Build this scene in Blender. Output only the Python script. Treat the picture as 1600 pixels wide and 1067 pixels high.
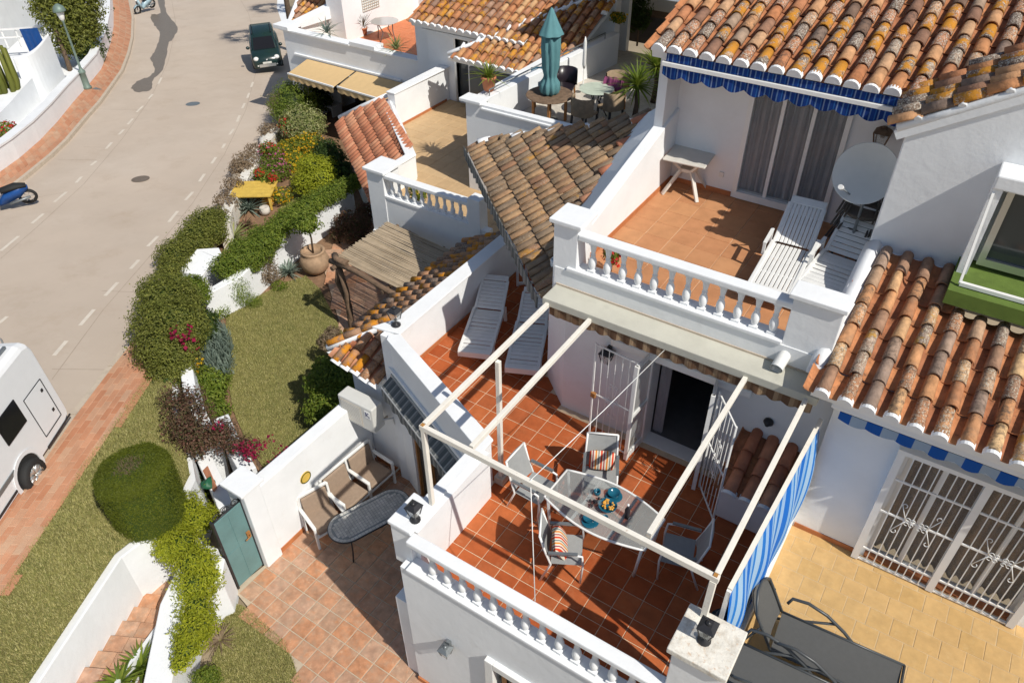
import bpy, bmesh, math, random
from mathutils import Vector, Matrix
random.seed(7)
for _o in list(bpy.data.objects): bpy.data.objects.remove(_o)
S = bpy.context.scene
COL = S.collection
R = math.radians
# ---------------------------------------------------------------- camera
CAM = Vector((0, 0, 12.2)); FPX = 1190.19
_p, _r, _y = R(39.3307), R(.6199), R(-33.4845)
FW = Vector((math.sin(_y)*math.cos(_p), math.cos(_y)*math.cos(_p), -math.sin(_p)))
_r0 = Vector((math.cos(_y), -math.sin(_y), 0)); _d0 = FW.cross(_r0)
RT = _r0*math.cos(_r) + _d0*math.sin(_r); DN = _d0*math.cos(_r) - _r0*math.sin(_r)
cd = bpy.data.cameras.new('camera'); cam = bpy.data.objects.new('camera', cd); COL.objects.link(cam)
cd.sensor_width = 36; cd.lens = FPX/1600*36; cd.clip_end = 2000
cam.matrix_world = Matrix(((RT.x, -DN.x, -FW.x, CAM.x), (RT.y, -DN.y, -FW.y, CAM.y), (RT.z, -DN.z, -FW.z, CAM.z), (0, 0, 0, 1)))
S.camera = cam
# ---------------------------------------------------------------- light
SUNV = Vector((-.87, .20, -1)).normalized()
w = bpy.data.worlds.new('World'); S.world = w; w.use_nodes = True
nt = w.node_tree; bg = nt.nodes['Background']
sky = nt.nodes.new('ShaderNodeTexSky'); sky.sky_type = 'NISHITA'; sky.sun_disc = False
sky.sun_elevation = math.asin(-SUNV.z); sky.sun_rotation = math.atan2(-SUNV.x, -SUNV.y)
nt.links.new(sky.outputs[0], bg.inputs[0]); bg.inputs[1].default_value = .088
sl = bpy.data.lights.new('sun', 'SUN'); sl.energy = 4.5; sl.angle = R(.5); sl.color = (1, .95, .86)
so = bpy.data.objects.new('sun', sl); COL.objects.link(so); so.location = (20, -5, 40)
so.rotation_euler = SUNV.to_track_quat('-Z', 'Y').to_euler()
S.view_settings.view_transform = 'Standard'; S.view_settings.look = 'None'
S.view_settings.exposure = 0; S.view_settings.gamma = 1; S.view_settings.use_curve_mapping = False
# ---------------------------------------------------------------- survey helpers: a sight line met with a real plane
def ray(x, y): return RT*((x-800)/FPX) + DN*((y-533.5)/FPX) + FW
def P(x, y, z): v = ray(x, y); return CAM + v*((z-CAM.z)/v.z)
def PY(x, y, Y): v = ray(x, y); return CAM + v*(Y/v.y)
def PX(x, y, X): v = ray(x, y); return CAM + v*(X/v.x)
GS = .09
def gt(x, y): return -.56*(x+11) + .83*(y-6)
def G(x, y): return 1.2 - GS*gt(x, y)             # the street falls away evenly
def Gg(x, y): return min(0, G(x, y))              # the gardens lie below it
def PG(x, y, h=0):
    v = ray(x, y); return CAM + v*((1.2 + h - GS*gt(0, 0) - CAM.z)/(v.z + GS*(-.56*v.x + .83*v.y)))
def PQ(x, y):
    p = P(x, y, 0); return p if G(p.x, p.y) > 0 else PG(x, y)
def dcam(p): return (Vector(p)-CAM).length
# ---------------------------------------------------------------- materials
MATS = {}
def nd(t, kind, **kw):
    n = t.nodes.new(kind)
    for k, v in kw.items():
        if k in n.inputs.keys(): n.inputs[k].default_value = v
        else: setattr(n, k, v)
    return n
def mk(name, col, rough=.7, spread=0, cols=None, nscale=6, namt=.12, bump=.15, bscale=40, metal=0, spec=.4, trans=0, alpha=1, spots=None, dirt=None, sss=0):
    """procedural surface: per-piece colour (cols ramp or spread), broad noise, fine relief, optional spots / stains"""
    m = bpy.data.materials.new(name); m.use_nodes = True; t = m.node_tree; L = t.links
    b = t.nodes['Principled BSDF']; b.inputs['Roughness'].default_value = rough; b.inputs['Metallic'].default_value = metal
    b.inputs['Specular IOR Level'].default_value = spec
    geo = nd(t, 'ShaderNodeNewGeometry'); oi = nd(t, 'ShaderNodeObjectInfo')
    add = nd(t, 'ShaderNodeMath', operation='ADD'); L.new(geo.outputs['Random Per Island'], add.inputs[0]); L.new(oi.outputs['Random'], add.inputs[1])
    fr = nd(t, 'ShaderNodeMath', operation='FRACT'); L.new(add.outputs[0], fr.inputs[0])
    if cols:
        rp = nd(t, 'ShaderNodeValToRGB'); rp.color_ramp.interpolation = 'CONSTANT' if name.startswith('tile') else 'LINEAR'
        el = rp.color_ramp.elements
        while len(el) < len(cols): el.new(.5)
        for i, c in enumerate(cols): el[i].position = i/(len(cols) if name.startswith('tile') else len(cols)-1); el[i].color = (*c, 1)
        L.new(fr.outputs[0], rp.inputs[0]); cur = rp.outputs[0]
    else:
        rgb = nd(t, 'ShaderNodeRGB'); rgb.outputs[0].default_value = (*col, 1); cur = rgb.outputs[0]
        if spread:
            hs = nd(t, 'ShaderNodeHueSaturation'); mr = nd(t, 'ShaderNodeMapRange'); mr.inputs[3].default_value = 1-spread; mr.inputs[4].default_value = 1+spread
            L.new(fr.outputs[0], mr.inputs[0]); L.new(mr.outputs[0], hs.inputs['Value']); L.new(cur, hs.inputs['Color']); cur = hs.outputs[0]
    pos = geo.outputs['Position']
    def noise(sc, det=4, rgh=.6):
        n = nd(t, 'ShaderNodeTexNoise'); n.inputs['Scale'].default_value = sc; n.inputs['Detail'].default_value = det; n.inputs['Roughness'].default_value = rgh
        L.new(pos, n.inputs['Vector']); return n.outputs[0]
    if namt:
        n = noise(nscale); mr = nd(t, 'ShaderNodeMapRange'); mr.inputs[1].default_value = .3; mr.inputs[2].default_value = .7
        mr.inputs[3].default_value = 1-namt; mr.inputs[4].default_value = 1+namt
        L.new(n, mr.inputs[0]); mx = nd(t, 'ShaderNodeVectorMath', operation='SCALE'); L.new(cur, mx.inputs[0]); L.new(mr.outputs[0], mx.inputs['Scale']); cur = mx.outputs[0]
    for sp in (spots or []):
        c, sc, lo, hi = sp[:4]; amt = sp[4] if len(sp) > 4 else 1
        n = noise(sc, 5, .7); mr = nd(t, 'ShaderNodeMapRange'); mr.inputs[1].default_value = lo; mr.inputs[2].default_value = hi; mr.inputs[4].default_value = amt
        if len(sp) > 5:   # only on some pieces
            gt_ = nd(t, 'ShaderNodeMath', operation='GREATER_THAN'); mm = nd(t, 'ShaderNodeMath', operation='MULTIPLY_ADD'); mm.inputs[1].default_value = 7.31; mm.inputs[2].default_value = sc
            f2 = nd(t, 'ShaderNodeMath', operation='FRACT'); L.new(fr.outputs[0], mm.inputs[0]); L.new(mm.outputs[0], f2.inputs[0]); L.new(f2.outputs[0], gt_.inputs[0]); gt_.inputs[1].default_value = 1-sp[5]
            ml = nd(t, 'ShaderNodeMath', operation='MULTIPLY'); L.new(mr.outputs[0], ml.inputs[0]); L.new(gt_.outputs[0], ml.inputs[1]); fac = ml.outputs[0]
            L.new(n, mr.inputs[0])
        else:
            L.new(n, mr.inputs[0]); fac = mr.outputs[0]
        mx = nd(t, 'ShaderNodeMix', data_type='RGBA'); L.new(fac, mx.inputs[0]); L.new(cur, mx.inputs[6]); mx.inputs[7].default_value = (*c, 1); cur = mx.outputs[2]
    L.new(cur, b.inputs['Base Color'])
    if bump:
        n = noise(bscale, 3); bp = nd(t, 'ShaderNodeBump'); bp.inputs['Strength'].default_value = bump; bp.inputs['Distance'].default_value = .02
        L.new(n, bp.inputs['Height']); L.new(bp.outputs[0], b.inputs['Normal'])
    if trans: b.inputs['Transmission Weight'].default_value = trans
    if alpha < 1: b.inputs['Alpha'].default_value = alpha
    MATS[name] = m; return m
def stripes(name, cols, axis, period, rough=.8, offset=0):
    """woven cloth with straight stripes across one object axis; cols = [(width fraction, colour)]"""
    m = bpy.data.materials.new(name); m.use_nodes = True; t = m.node_tree; L = t.links; b = t.nodes['Principled BSDF']; b.inputs['Roughness'].default_value = rough
    b.inputs['Specular IOR Level'].default_value = .15
    tc = nd(t, 'ShaderNodeTexCoord'); sx = nd(t, 'ShaderNodeSeparateXYZ'); L.new(tc.outputs['Object'], sx.inputs[0])
    mu = nd(t, 'ShaderNodeMath', operation='MULTIPLY_ADD'); mu.inputs[1].default_value = 1/period; mu.inputs[2].default_value = offset+50; L.new(sx.outputs[axis], mu.inputs[0])
    fr = nd(t, 'ShaderNodeMath', operation='FRACT'); L.new(mu.outputs[0], fr.inputs[0])
    rp = nd(t, 'ShaderNodeValToRGB'); rp.color_ramp.interpolation = 'CONSTANT'; el = rp.color_ramp.elements
    while len(el) < len(cols): el.new(.5)
    a = 0
    for i, (wd, c) in enumerate(cols): el[i].position = a; el[i].color = (*c, 1); a += wd
    L.new(fr.outputs[0], rp.inputs[0]); L.new(rp.outputs[0], b.inputs['Base Color'])
    nz = nd(t, 'ShaderNodeTexNoise'); nz.inputs['Scale'].default_value = 60; bp = nd(t, 'ShaderNodeBump'); bp.inputs['Strength'].default_value = .1; bp.inputs['Distance'].default_value = .01
    L.new(tc.outputs['Object'], nz.inputs['Vector']); L.new(nz.outputs[0], bp.inputs['Height']); L.new(bp.outputs[0], b.inputs['Normal'])
    MATS[name] = m; return m
W = (.775, .79, .80)
mk('plaster', W, .85, namt=.04, nscale=1.7, bump=.25, bscale=9, spots=[((.60, .57, .52), 2.2, .60, .85, .35)])
mk('plaster_worn', (.72, .69, .62), .85, namt=.1, nscale=4, bump=.5, bscale=18, spots=[((.46, .40, .32), 6, .5, .68, .7), ((.55, .35, .2), 22, .58, .66, .6), ((.25, .22, .18), 40, .63, .68, .7)])
mk('ledge_paint', (.50, .49, .42), .75, namt=.08, nscale=2.5, bump=.15, bscale=25, spots=[((.3, .3, .26), 3, .6, .8, .4)])
mk('white_paint', (.80, .80, .78), .4, namt=.03, bump=.05, spots=[((.55, .42, .3), 30, .68, .76, .5)])
mk('rusty_white', (.78, .74, .66), .5, namt=.06, bump=.1, spots=[((.35, .18, .06), 22, .63, .72, .7)])
mk('rust', (.42, .2, .05), .8)
mk('white_plastic', (.74, .74, .72), .35, namt=.05, bump=.04, spots=[((.5, .48, .42), 9, .6, .8, .3)])
mk('dusty_plastic', (.58, .55, .5), .45, namt=.06, bump=.04)
mk('aged_plastic', (.55, .5, .42), .5, namt=.08, bump=.08)
mk('black_metal', (.025, .025, .028), .4, namt=.1, bump=.05)
mk('grey_metal', (.22, .24, .25), .4, metal=.5, namt=.08)
mk('green_metal', (.16, .22, .19), .5, metal=.2, namt=.1)
mk('alu', (.62, .63, .62), .3, metal=.7, namt=.03, bump=0)
mk('glass', (.35, .4, .42), .04, namt=0, bump=0, spec=.6, alpha=.16)
mk('pane', (.05, .06, .065), .08, namt=0, bump=0, spec=.6)
mk('frosted', (.40, .42, .41), .18, namt=.1, nscale=2, bump=.04, bscale=80, spec=.6, alpha=.38)
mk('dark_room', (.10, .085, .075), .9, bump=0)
mk('curtain', (.46, .45, .46), .9, namt=.1)
mk('grout', (.62, .47, .32), .95)
mk('grout_beige', (.42, .31, .19), .95)
mk('grout_pale', (.50, .37, .21), .95)
mk('grout_grey', (.47, .39, .29), .95)
mk('terracotta', None, .7, spec=.18, cols=[(.33, .075, .022), (.42, .105, .032), (.37, .10, .035), (.46, .13, .042), (.36, .085, .026)], namt=.16, nscale=5, bump=.12, bscale=30, spots=[((.50, .20, .09), 6, .55, .8, .5), ((.24, .06, .02), 9, .6, .8, .4)])
mk('terracotta_up', None, .7, spec=.2, cols=[(.47, .22, .105), (.50, .25, .12), (.45, .21, .10), (.49, .23, .11)], namt=.12, nscale=4, bump=.1, spots=[((.40, .22, .12), 4, .55, .8, .4)])
mk('skirting', (.44, .16, .06), .65, namt=.15)
mk('patio_tile', None, .7, cols=[(.46, .22, .12), (.48, .28, .175), (.42, .25, .165), (.50, .235, .12), (.40, .235, .15), (.47, .29, .19), (.44, .26, .18)], namt=.25, nscale=7, bump=.3, bscale=25, spots=[((.38, .27, .19), 5, .48, .7, .7), ((.52, .21, .08), 8, .56, .72, .6), ((.56, .40, .28), 14, .58, .7, .5)])
mk('beige_tile', None, .6, cols=[(.50, .34, .185), (.53, .37, .205), (.48, .325, .175)], namt=.06, bump=.05)
mk('yellow_tile', None, .5, cols=[(.53, .335, .135), (.56, .36, .155), (.51, .32, .125), (.545, .345, .145)], namt=.1, nscale=7, bump=.1, bscale=30, spots=[((.60, .43, .21), 12, .55, .75, .5), ((.46, .27, .09), 9, .6, .75, .5)])
mk('far_tile', None, .6, cols=[(.52, .16, .06), (.56, .18, .07), (.50, .15, .055)], namt=.08)
# roof tiles: fired clay, each piece its own tone, lichen where the photograph has it
TC = [(.42, .18, .085), (.24, .13, .085), (.47, .215, .095), (.19, .12, .085), (.52, .28, .14), (.30, .16, .10), (.22, .155, .12), (.45, .185, .08), (.34, .24, .17), (.50, .30, .17)]
WL = ((.56, .52, .44), 48, .52, .57, .95, .55); BL = ((.07, .05, .04), 16, .47, .62, .85, .6); OL = ((.52, .22, .015), 5, .44, .53, .95, .27)
mk('tile_lichen', None, .9, cols=TC, namt=.25, nscale=9, bump=.5, bscale=30, spots=[BL, WL, OL])
mk('tile_tan', None, .85, cols=[(.48, .24, .115), (.33, .19, .12), (.56, .33, .165), (.28, .20, .155), (.62, .41, .21), (.42, .19, .09), (.36, .25, .185), (.52, .26, .12), (.42, .27, .17), (.58, .36, .19)], namt=.3, nscale=9, bump=.5, bscale=30, spots=[((.30, .19, .12), 5, .5, .68, .6), ((.11, .08, .06), 17, .46, .62, .8, .45), ((.55, .50, .40), 46, .53, .58, .9, .35), ((.5, .27, .04), 6, .5, .6, .8, .12)])
mk('tile_pan', None, .85, cols=[(.42, .17, .075), (.50, .21, .09), (.38, .15, .07)], namt=.2, nscale=9, bump=.4, bscale=30, spots=[((.10, .06, .04), 12, .55, .7, .7)])
mk('tile_brown', None, .9, cols=[(.27, .175, .10), (.33, .20, .11), (.22, .15, .095), (.38, .24, .13), (.30, .165, .095), (.25, .18, .12)], namt=.2, nscale=9, bump=.5, bscale=30, spots=[((.42, .37, .28), 42, .55, .62, .7, .55), ((.11, .085, .06), 15, .54, .68, .7, .5), ((.45, .22, .03), 5, .5, .6, .7, .07)])
mk('tile_orange_lichen', None, .9, cols=[(.26, .15, .09), (.34, .2, .12), (.22, .15, .11), (.4, .2, .1)], namt=.25, nscale=9, bump=.5, bscale=30, spots=[((.46, .42, .36), 40, .55, .62, .8, .5), ((.09, .07, .05), 15, .52, .66, .7, .5), ((.56, .22, .012), 3.5, .44, .55, 1, .42)])
mk('tile_salmon', None, .85, cols=[(.50, .21, .115), (.46, .18, .10), (.54, .26, .15), (.42, .16, .085)], namt=.15, nscale=8, bump=.35, bscale=30, spots=[((.5, .38, .2), 18, .6, .7, .6, .25)])
mk('tile_far', None, .9, cols=[(.46, .2, .09), (.33, .17, .10), (.52, .27, .12), (.28, .17, .12), (.42, .2, .11), (.55, .33, .17), (.36, .22, .15)], namt=.22, nscale=6, bump=.4, spots=[((.56, .25, .02), 4, .44, .54, .95, .36), ((.16, .10, .07), 9, .5, .62, .7, .5)])
mk('mortar', (.68, .64, .58), .9, namt=.1, bump=.4, bscale=25)
# ground
mk('asphalt', (.50, .415, .335), .9, namt=.06, nscale=.35, bump=.3, bscale=90, spots=[((.42, .33, .25), .9, .52, .75, .6), ((.56, .48, .40), .33, .48, .75, .7), ((.36, .30, .24), 4, .62, .75, .35)])
mk('road_paint', (.64, .575, .49), .8, namt=.08, spots=[((.50, .42, .34), 3, .5, .75, .7)])
mk('joint_dark', (.36, .29, .23), .9)
mk('wet', (.17, .13, .095), .35, namt=.1)
mk('kerb_stone', (.50, .42, .33), .85, namt=.1, bump=.3)
mk('brick_paver', None, .85, cols=[(.46, .215, .12), (.52, .26, .15), (.44, .19, .10), (.50, .30, .19), (.47, .235, .135)], namt=.12, nscale=2, bump=.3, spots=[((.52, .4, .28), 1.2, .58, .75, .5)])
mk('paver_joint', (.46, .33, .23), .95)
mk('soil', (.22, .13, .075), .95, namt=.25, nscale=5, bump=.6, bscale=25)
mk('field', (.30, .24, .16), .95, namt=.2, nscale=.3)
mk('lawn', (.21, .195, .06), .95, namt=.25, nscale=3.5, bump=.6, bscale=60, spots=[((.10, .13, .03), 1.4, .5, .68, .55), ((.30, .25, .10), 2.6, .55, .75, .5)])
mk('grass_blade', None, .8, cols=[(.13, .14, .03), (.27, .25, .08), (.40, .36, .16), (.20, .20, .05), (.34, .29, .11), (.12, .145, .035)], namt=.1, bump=0)
def leafmat(n, cols, rough=.55, tr=.38):
    m = mk(n, None, rough, cols=cols, namt=.15, nscale=1.5, bump=0, spec=.3); t = m.node_tree; b = t.nodes['Principled BSDF']; o = t.nodes['Material Output']
    tl = t.nodes.new('ShaderNodeBsdfTranslucent'); mx = t.nodes.new('ShaderNodeMixShader'); mx.inputs[0].default_value = tr
    src = b.inputs['Base Color'].links[0].from_socket; sc = t.nodes.new('ShaderNodeVectorMath'); sc.operation = 'SCALE'; sc.inputs['Scale'].default_value = 1.5
    t.links.new(src, sc.inputs[0]); t.links.new(sc.outputs[0], tl.inputs[0]); t.links.new(b.outputs[0], mx.inputs[1]); t.links.new(tl.outputs[0], mx.inputs[2]); t.links.new(mx.outputs[0], o.inputs[0])
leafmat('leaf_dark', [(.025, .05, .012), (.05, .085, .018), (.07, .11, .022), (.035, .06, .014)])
leafmat('leaf_mid', [(0.078, 0.129, 0.016), (0.146, 0.202, 0.025), (0.213, 0.263, 0.034), (0.101, 0.157, 0.018), (0.269, 0.302, 0.05)])
leafmat('leaf_olive', [(0.09, 0.108, 0.022), (0.156, 0.174, 0.031), (0.228, 0.24, 0.048), (0.108, 0.126, 0.024), (0.264, 0.264, 0.06)])
leafmat('leaf_lime', [(.20, .24, .016), (.30, .33, .022), (.42, .43, .035), (.25, .28, .018)])
leafmat('leaf_silver', [(.15, .20, .17), (.22, .28, .235), (.28, .34, .28), (.12, .165, .14)])
leafmat('leaf_red', [(.14, .06, .045), (.10, .075, .04), (.19, .09, .065), (.12, .09, .045), (.08, .085, .03)])
leafmat('leaf_dry', [(.22, .16, .10), (.30, .23, .15), (.16, .11, .07)])
leafmat('leaf_hedge', [(.08, .105, .010), (.12, .145, .013), (.165, .19, .018), (.10, .125, .011)])
leafmat('leaf_cream', [(.34, .33, .14), (.42, .42, .22), (.25, .28, .09), (.18, .22, .06)])
leafmat('petal_red', [(.45, .02, .02), (.6, .04, .02), (.35, .01, .03)])
leafmat('petal_magenta', [(.28, .01, .05), (.34, .015, .07), (.18, .01, .04), (.30, .02, .05)])
leafmat('petal_yellow', [(.6, .36, .01), (.65, .45, .02), (.6, .27, .01)])
leafmat('petal_pink', [(.5, .12, .25), (.42, .08, .22), (.55, .2, .3)])
mk('bark', (.13, .09, .06), .95, namt=.3, nscale=12, bump=.8, bscale=20)
mk('old_wood', (.17, .11, .07), .9, namt=.3, nscale=8, bump=.6, bscale=25)
mk('wood', (.36, .16, .05), .6, namt=.2, nscale=10)
mk('reed', None, .9, cols=[(.42, .33, .22), (.50, .40, .28), (.36, .28, .19), (.46, .37, .26)], namt=.12, nscale=4)
mk('clay_pot', (.45, .17, .08), .8, namt=.12)
mk('old_pot', (.36, .24, .15), .85, namt=.2)
mk('stone', (.52, .48, .42), .9, namt=.15, bump=.6, bscale=14)
mk('rock', (.40, .33, .25), .95, namt=.25, nscale=6, bump=.8, bscale=12)
mk('teal_paint', (.13, .24, .24), .5, namt=.1, nscale=3, bump=.2, bscale=6)
mk('turf_green', (.11, .17, .03), .95, namt=.15, bump=.5, bscale=90)
mk('yellow_wood', (.62, .42, .08), .7, namt=.12)
mk('pool_teal', (.0, .24, .26), .5, namt=.05)
mk('tv_grey', (.60, .60, .57), .45, namt=.03, bump=0)
mk('tan_awning', (.60, .42, .21), .85, namt=.05, bump=.1)
mk('plaster_blue', (.50, .55, .62), .85, namt=.05)
# ---------------------------------------------------------------- mesh building
def V(*a): return Vector(a)
class MB:
    def __init__(s): s.v = []; s.f = []; s.sm = []
    def add(s, vs, fs, smooth=False):
        b = len(s.v); s.v += [tuple(p) for p in vs]; s.f += [tuple(i+b for i in f) for f in fs]; s.sm += [smooth]*len(fs); return s
    def box(s, x0, y0, z0, x1, y1, z1):
        if x0 > x1: x0, x1 = x1, x0
        if y0 > y1: y0, y1 = y1, y0
        if z0 > z1: z0, z1 = z1, z0
        return s.add([(x0, y0, z0), (x1, y0, z0), (x1, y1, z0), (x0, y1, z0), (x0, y0, z1), (x1, y0, z1), (x1, y1, z1), (x0, y1, z1)],
                     [(3, 2, 1, 0), (4, 5, 6, 7), (0, 1, 5, 4), (1, 2, 6, 5), (2, 3, 7, 6), (3, 0, 4, 7)])
    def bar(s, a, b, w, h, up=(0, 0, 1)):
        a = Vector(a); b = Vector(b); d = (b-a).normalized(); up = Vector(up)
        if abs(d.dot(up)) > .98: up = Vector((1, 0, 0))
        x = d.cross(up).normalized()*w/2; y = x.cross(d).normalized()*h/2
        vs = [a-x-y, a+x-y, a+x+y, a-x+y, b-x-y, b+x-y, b+x+y, b-x+y]
        return s.add(vs, [(3, 2, 1, 0), (4, 5, 6, 7), (0, 1, 5, 4), (1, 2, 6, 5), (2, 3, 7, 6), (3, 0, 4, 7)])
    def prism(s, poly, z0, z1):
        """poly: xy points; z0/z1 numbers or per-point lists"""
        n = len(poly); A = sum(poly[i][0]*poly[(i+1) % n][1]-poly[(i+1) % n][0]*poly[i][1] for i in range(n))
        a0 = z0 if isinstance(z0, (list, tuple)) else [z0]*n; a1 = z1 if isinstance(z1, (list, tuple)) else [z1]*n
        idx = list(range(n))
        if A < 0: idx.reverse()
        vs = [(poly[i][0], poly[i][1], a0[i]) for i in idx] + [(poly[i][0], poly[i][1], a1[i]) for i in idx]
        return s.add(vs, [tuple(range(n-1, -1, -1)), tuple(range(n, 2*n))] + [(i, (i+1) % n, n+(i+1) % n, n+i) for i in range(n)])
    def tube(s, pts, r, n=8, caps=True):
        pts = [Vector(p) for p in pts]; m = len(pts); rs = r if isinstance(r, (list, tuple)) else [r]*m
        vs = []; px = None
        for i, p in enumerate(pts):
            d = (pts[min(i+1, m-1)]-pts[max(i-1, 0)]).normalized()
            if px is None:
                px = d.orthogonal().normalized()
            px = (px - d*px.dot(d)).normalized(); py = d.cross(px)
            for k in range(n):
                a = 2*math.pi*k/n; vs.append(p + (px*math.cos(a)+py*math.sin(a))*rs[i])
        fs = [(i*n+k, i*n+(k+1) % n, (i+1)*n+(k+1) % n, (i+1)*n+k) for i in range(m-1) for k in range(n)]
        s.add(vs, fs, True)
        if caps:
            b = len(s.v)-len(vs); s.f += [tuple(b+k for k in range(n-1, -1, -1)), tuple(b+(m-1)*n+k for k in range(n))]; s.sm += [False, False]
        return s
    def lathe(s, prof, c=(0, 0, 0), n=12, smooth=True, axis=None):
        c = Vector(c); m = len(prof); vs = []
        q = Vector(axis).to_track_quat('Z', 'Y') if axis else None
        for (r, z) in prof:
            for k in range(n):
                a = 2*math.pi*k/n; v = Vector((r*math.cos(a), r*math.sin(a), z))
                vs.append(c + (q @ v if q else v))
        fs = [(i*n+k, i*n+(k+1) % n, (i+1)*n+(k+1) % n, (i+1)*n+k) for i in range(m-1) for k in range(n)]
        s.add(vs, fs, smooth); b = len(s.v)-len(vs)
        s.f += [tuple(b+k for k in range(n-1, -1, -1)), tuple(b+(m-1)*n+k for k in range(n))]; s.sm += [False, False]
        return s
    def sphere(s, c, r, n=10, m=7, sz=1):
        pr = [(r*math.sin(math.pi*i/m)+1e-4, -r*sz*math.cos(math.pi*i/m)) for i in range(m+1)]
        return s.lathe(pr, c, n)
    def quad(s, *p): return s.add(p, [tuple(range(len(p)))])
    def sheet(s, pts, th):
        """a thin solid from a planar outline"""
        pts = [Vector(p) for p in pts]; nrm = Vector((0, 0, 0))
        for i in range(len(pts)): nrm += pts[i].cross(pts[(i+1) % len(pts)])
        nrm.normalize(); n = len(pts); vs = pts + [p - nrm*th for p in pts]
        return s.add(vs, [tuple(range(n)), tuple(range(2*n-1, n-1, -1))] + [((i+1) % n, i, n+i, n+(i+1) % n) for i in range(n)])
    def mesh(s, name):
        me = bpy.data.meshes.new(name); me.from_pydata(s.v, [], s.f)
        me.polygons.foreach_set('use_smooth', s.sm); me.update(); return me
    def build(s, name, mat, parent=None, bevel=0, **tags):
        me = s.mesh(name)
        if mat: me.materials.append(MATS[mat] if isinstance(mat, str) else mat)
        o = link(name, me, parent)
        if bevel:
            b = o.modifiers.new('soft_edge', 'BEVEL'); b.width = bevel; b.segments = 2; b.limit_method = 'ANGLE'; b.angle_limit = R(40)
        for k, v in tags.items(): o[k] = v
        return o
def link(name, data, parent=None):
    o = bpy.data.objects.new(name, data); COL.objects.link(o)
    if parent:
        o.parent = parent
        if parent.get('fixed'): o.matrix_parent_inverse = Matrix.Translation(-parent.location)
    return o
LABELS = {}
def thing(name, label, cat, loc=(0, 0, 0), rz=0, group=None, fixed=False):
    """Empty at the base of a thing; fixed = its parts are given in world coordinates"""
    o = bpy.data.objects.new(name, None); COL.objects.link(o); o.location = loc; o.rotation_euler = (0, 0, rz); o.empty_display_size = .1
    o['label'] = label; o['category'] = cat
    if group: o['group'] = group
    if fixed: o['fixed'] = 1
    return o
def tag(o, label, cat, group=None):
    o['label'] = label; o['category'] = cat
    if group: o['group'] = group
    return o
def struct(o): o['kind'] = 'structure'; return o
def copy_tree(o, parent=None):
    c = o.copy(); COL.objects.link(c); c.parent = parent
    for ch in list(o.children): copy_tree(ch, c)
    return c
def put(src, loc, rz, label, first):
    o = src if first else copy_tree(src)
    o.location = loc; o.rotation_euler = (0, 0, rz); o['label'] = label; return o
def inside(p, poly):
    x, y = p[0], p[1]; c = False; n = len(poly)
    for i in range(n):
        x1, y1 = poly[i][0], poly[i][1]; x2, y2 = poly[(i+1) % n][0], poly[(i+1) % n][1]
        if (y1 > y) != (y2 > y) and x < (x2-x1)*(y-y1)/(y2-y1)+x1: c = not c
    return c
def wallbox(mb, axis, at, th, a0, a1, z0, z1, holes=()):
    """upright wall of thickness th behind plane axis=at, with rectangular openings (a0,a1,z0,z1)"""
    As = sorted({a0, a1, *[min(max(h[i], a0), a1) for h in holes for i in (0, 1)]}); Zs = sorted({z0, z1, *[min(max(h[i], z0), z1) for h in holes for i in (2, 3)]})
    def solid(i, j):
        if i < 0 or j < 0 or i >= len(As)-1 or j >= len(Zs)-1: return False
        m = ((As[i]+As[i+1])/2, (Zs[j]+Zs[j+1])/2)
        return not any(h[0] < m[0] < h[1] and h[2] < m[1] < h[3] for h in holes)
    def pt(a, d, z): return (at+d*th, a, z) if axis == 'x' else (a, at+d*th, z)
    for i in range(len(As)-1):
        for j in range(len(Zs)-1):
            if not solid(i, j): continue
            a, b, c, d = As[i], As[i+1], Zs[j], Zs[j+1]
            for k in (0, 1): mb.quad(pt(a, k, c), pt(b, k, c), pt(b, k, d), pt(a, k, d))
            if not solid(i-1, j): mb.quad(pt(a, 0, c), pt(a, 1, c), pt(a, 1, d), pt(a, 0, d))
            if not solid(i+1, j): mb.quad(pt(b, 0, c), pt(b, 1, c), pt(b, 1, d), pt(b, 0, d))
            if not solid(i, j-1): mb.quad(pt(a, 0, c), pt(b, 0, c), pt(b, 1, c), pt(a, 1, c))
            if not solid(i, j+1): mb.quad(pt(a, 0, d), pt(b, 0, d), pt(b, 1, d), pt(a, 1, d))
    return mb
# ---------------------------------------------------------------- clay roofs
PITCH, COURSE = .27, .36
def cover_mesh(r=.10, L=COURSE*1.14, n=7, taper=.86, th=.016, flip=1, h=1.0):
    """one barrel tile, axis +Y (up the slope), wide mouth at y=0"""
    mb = MB(); vs = []
    for (y, k) in ((0, 1), (L, taper)):
        for rr in (r*k, r*k-th):
            for i in range(n+1):
                a = math.pi*i/n; vs.append((rr*math.cos(a), y, flip*h*rr*math.sin(a)))
    m = n+1; fs = []
    for i in range(n):
        fs += [(i, i+1, 2*m+i+1, 2*m+i), (m+i+1, m+i, 3*m+i, 3*m+i+1), (i+1, i, m+i, m+i+1), (2*m+i, 2*m+i+1, 3*m+i+1, 3*m+i)]
    fs += [(0, 2*m, 3*m, m), (n, m+n, 3*m+n, 2*m+n)]
    mb.add(vs, fs); mb.sm = [i % 4 < 2 for i in range(4*n)]+[False]*2
    return mb
_cov = cover_mesh(); _pan = cover_mesh(r=.115, flip=-1, h=.55, taper=.9)
TILEMESH = {}
def tilemesh(kind, mat):
    k = (kind, mat)
    if k not in TILEMESH:
        me = (_cov if kind == 'c' else _pan).mesh('roof_tile'); me.materials.append(MATS[mat]); TILEMESH[k] = me
    return TILEMESH[k]
ROOFTILES = []   # (distance, house key, roof part, kind, mat, matrix)
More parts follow.
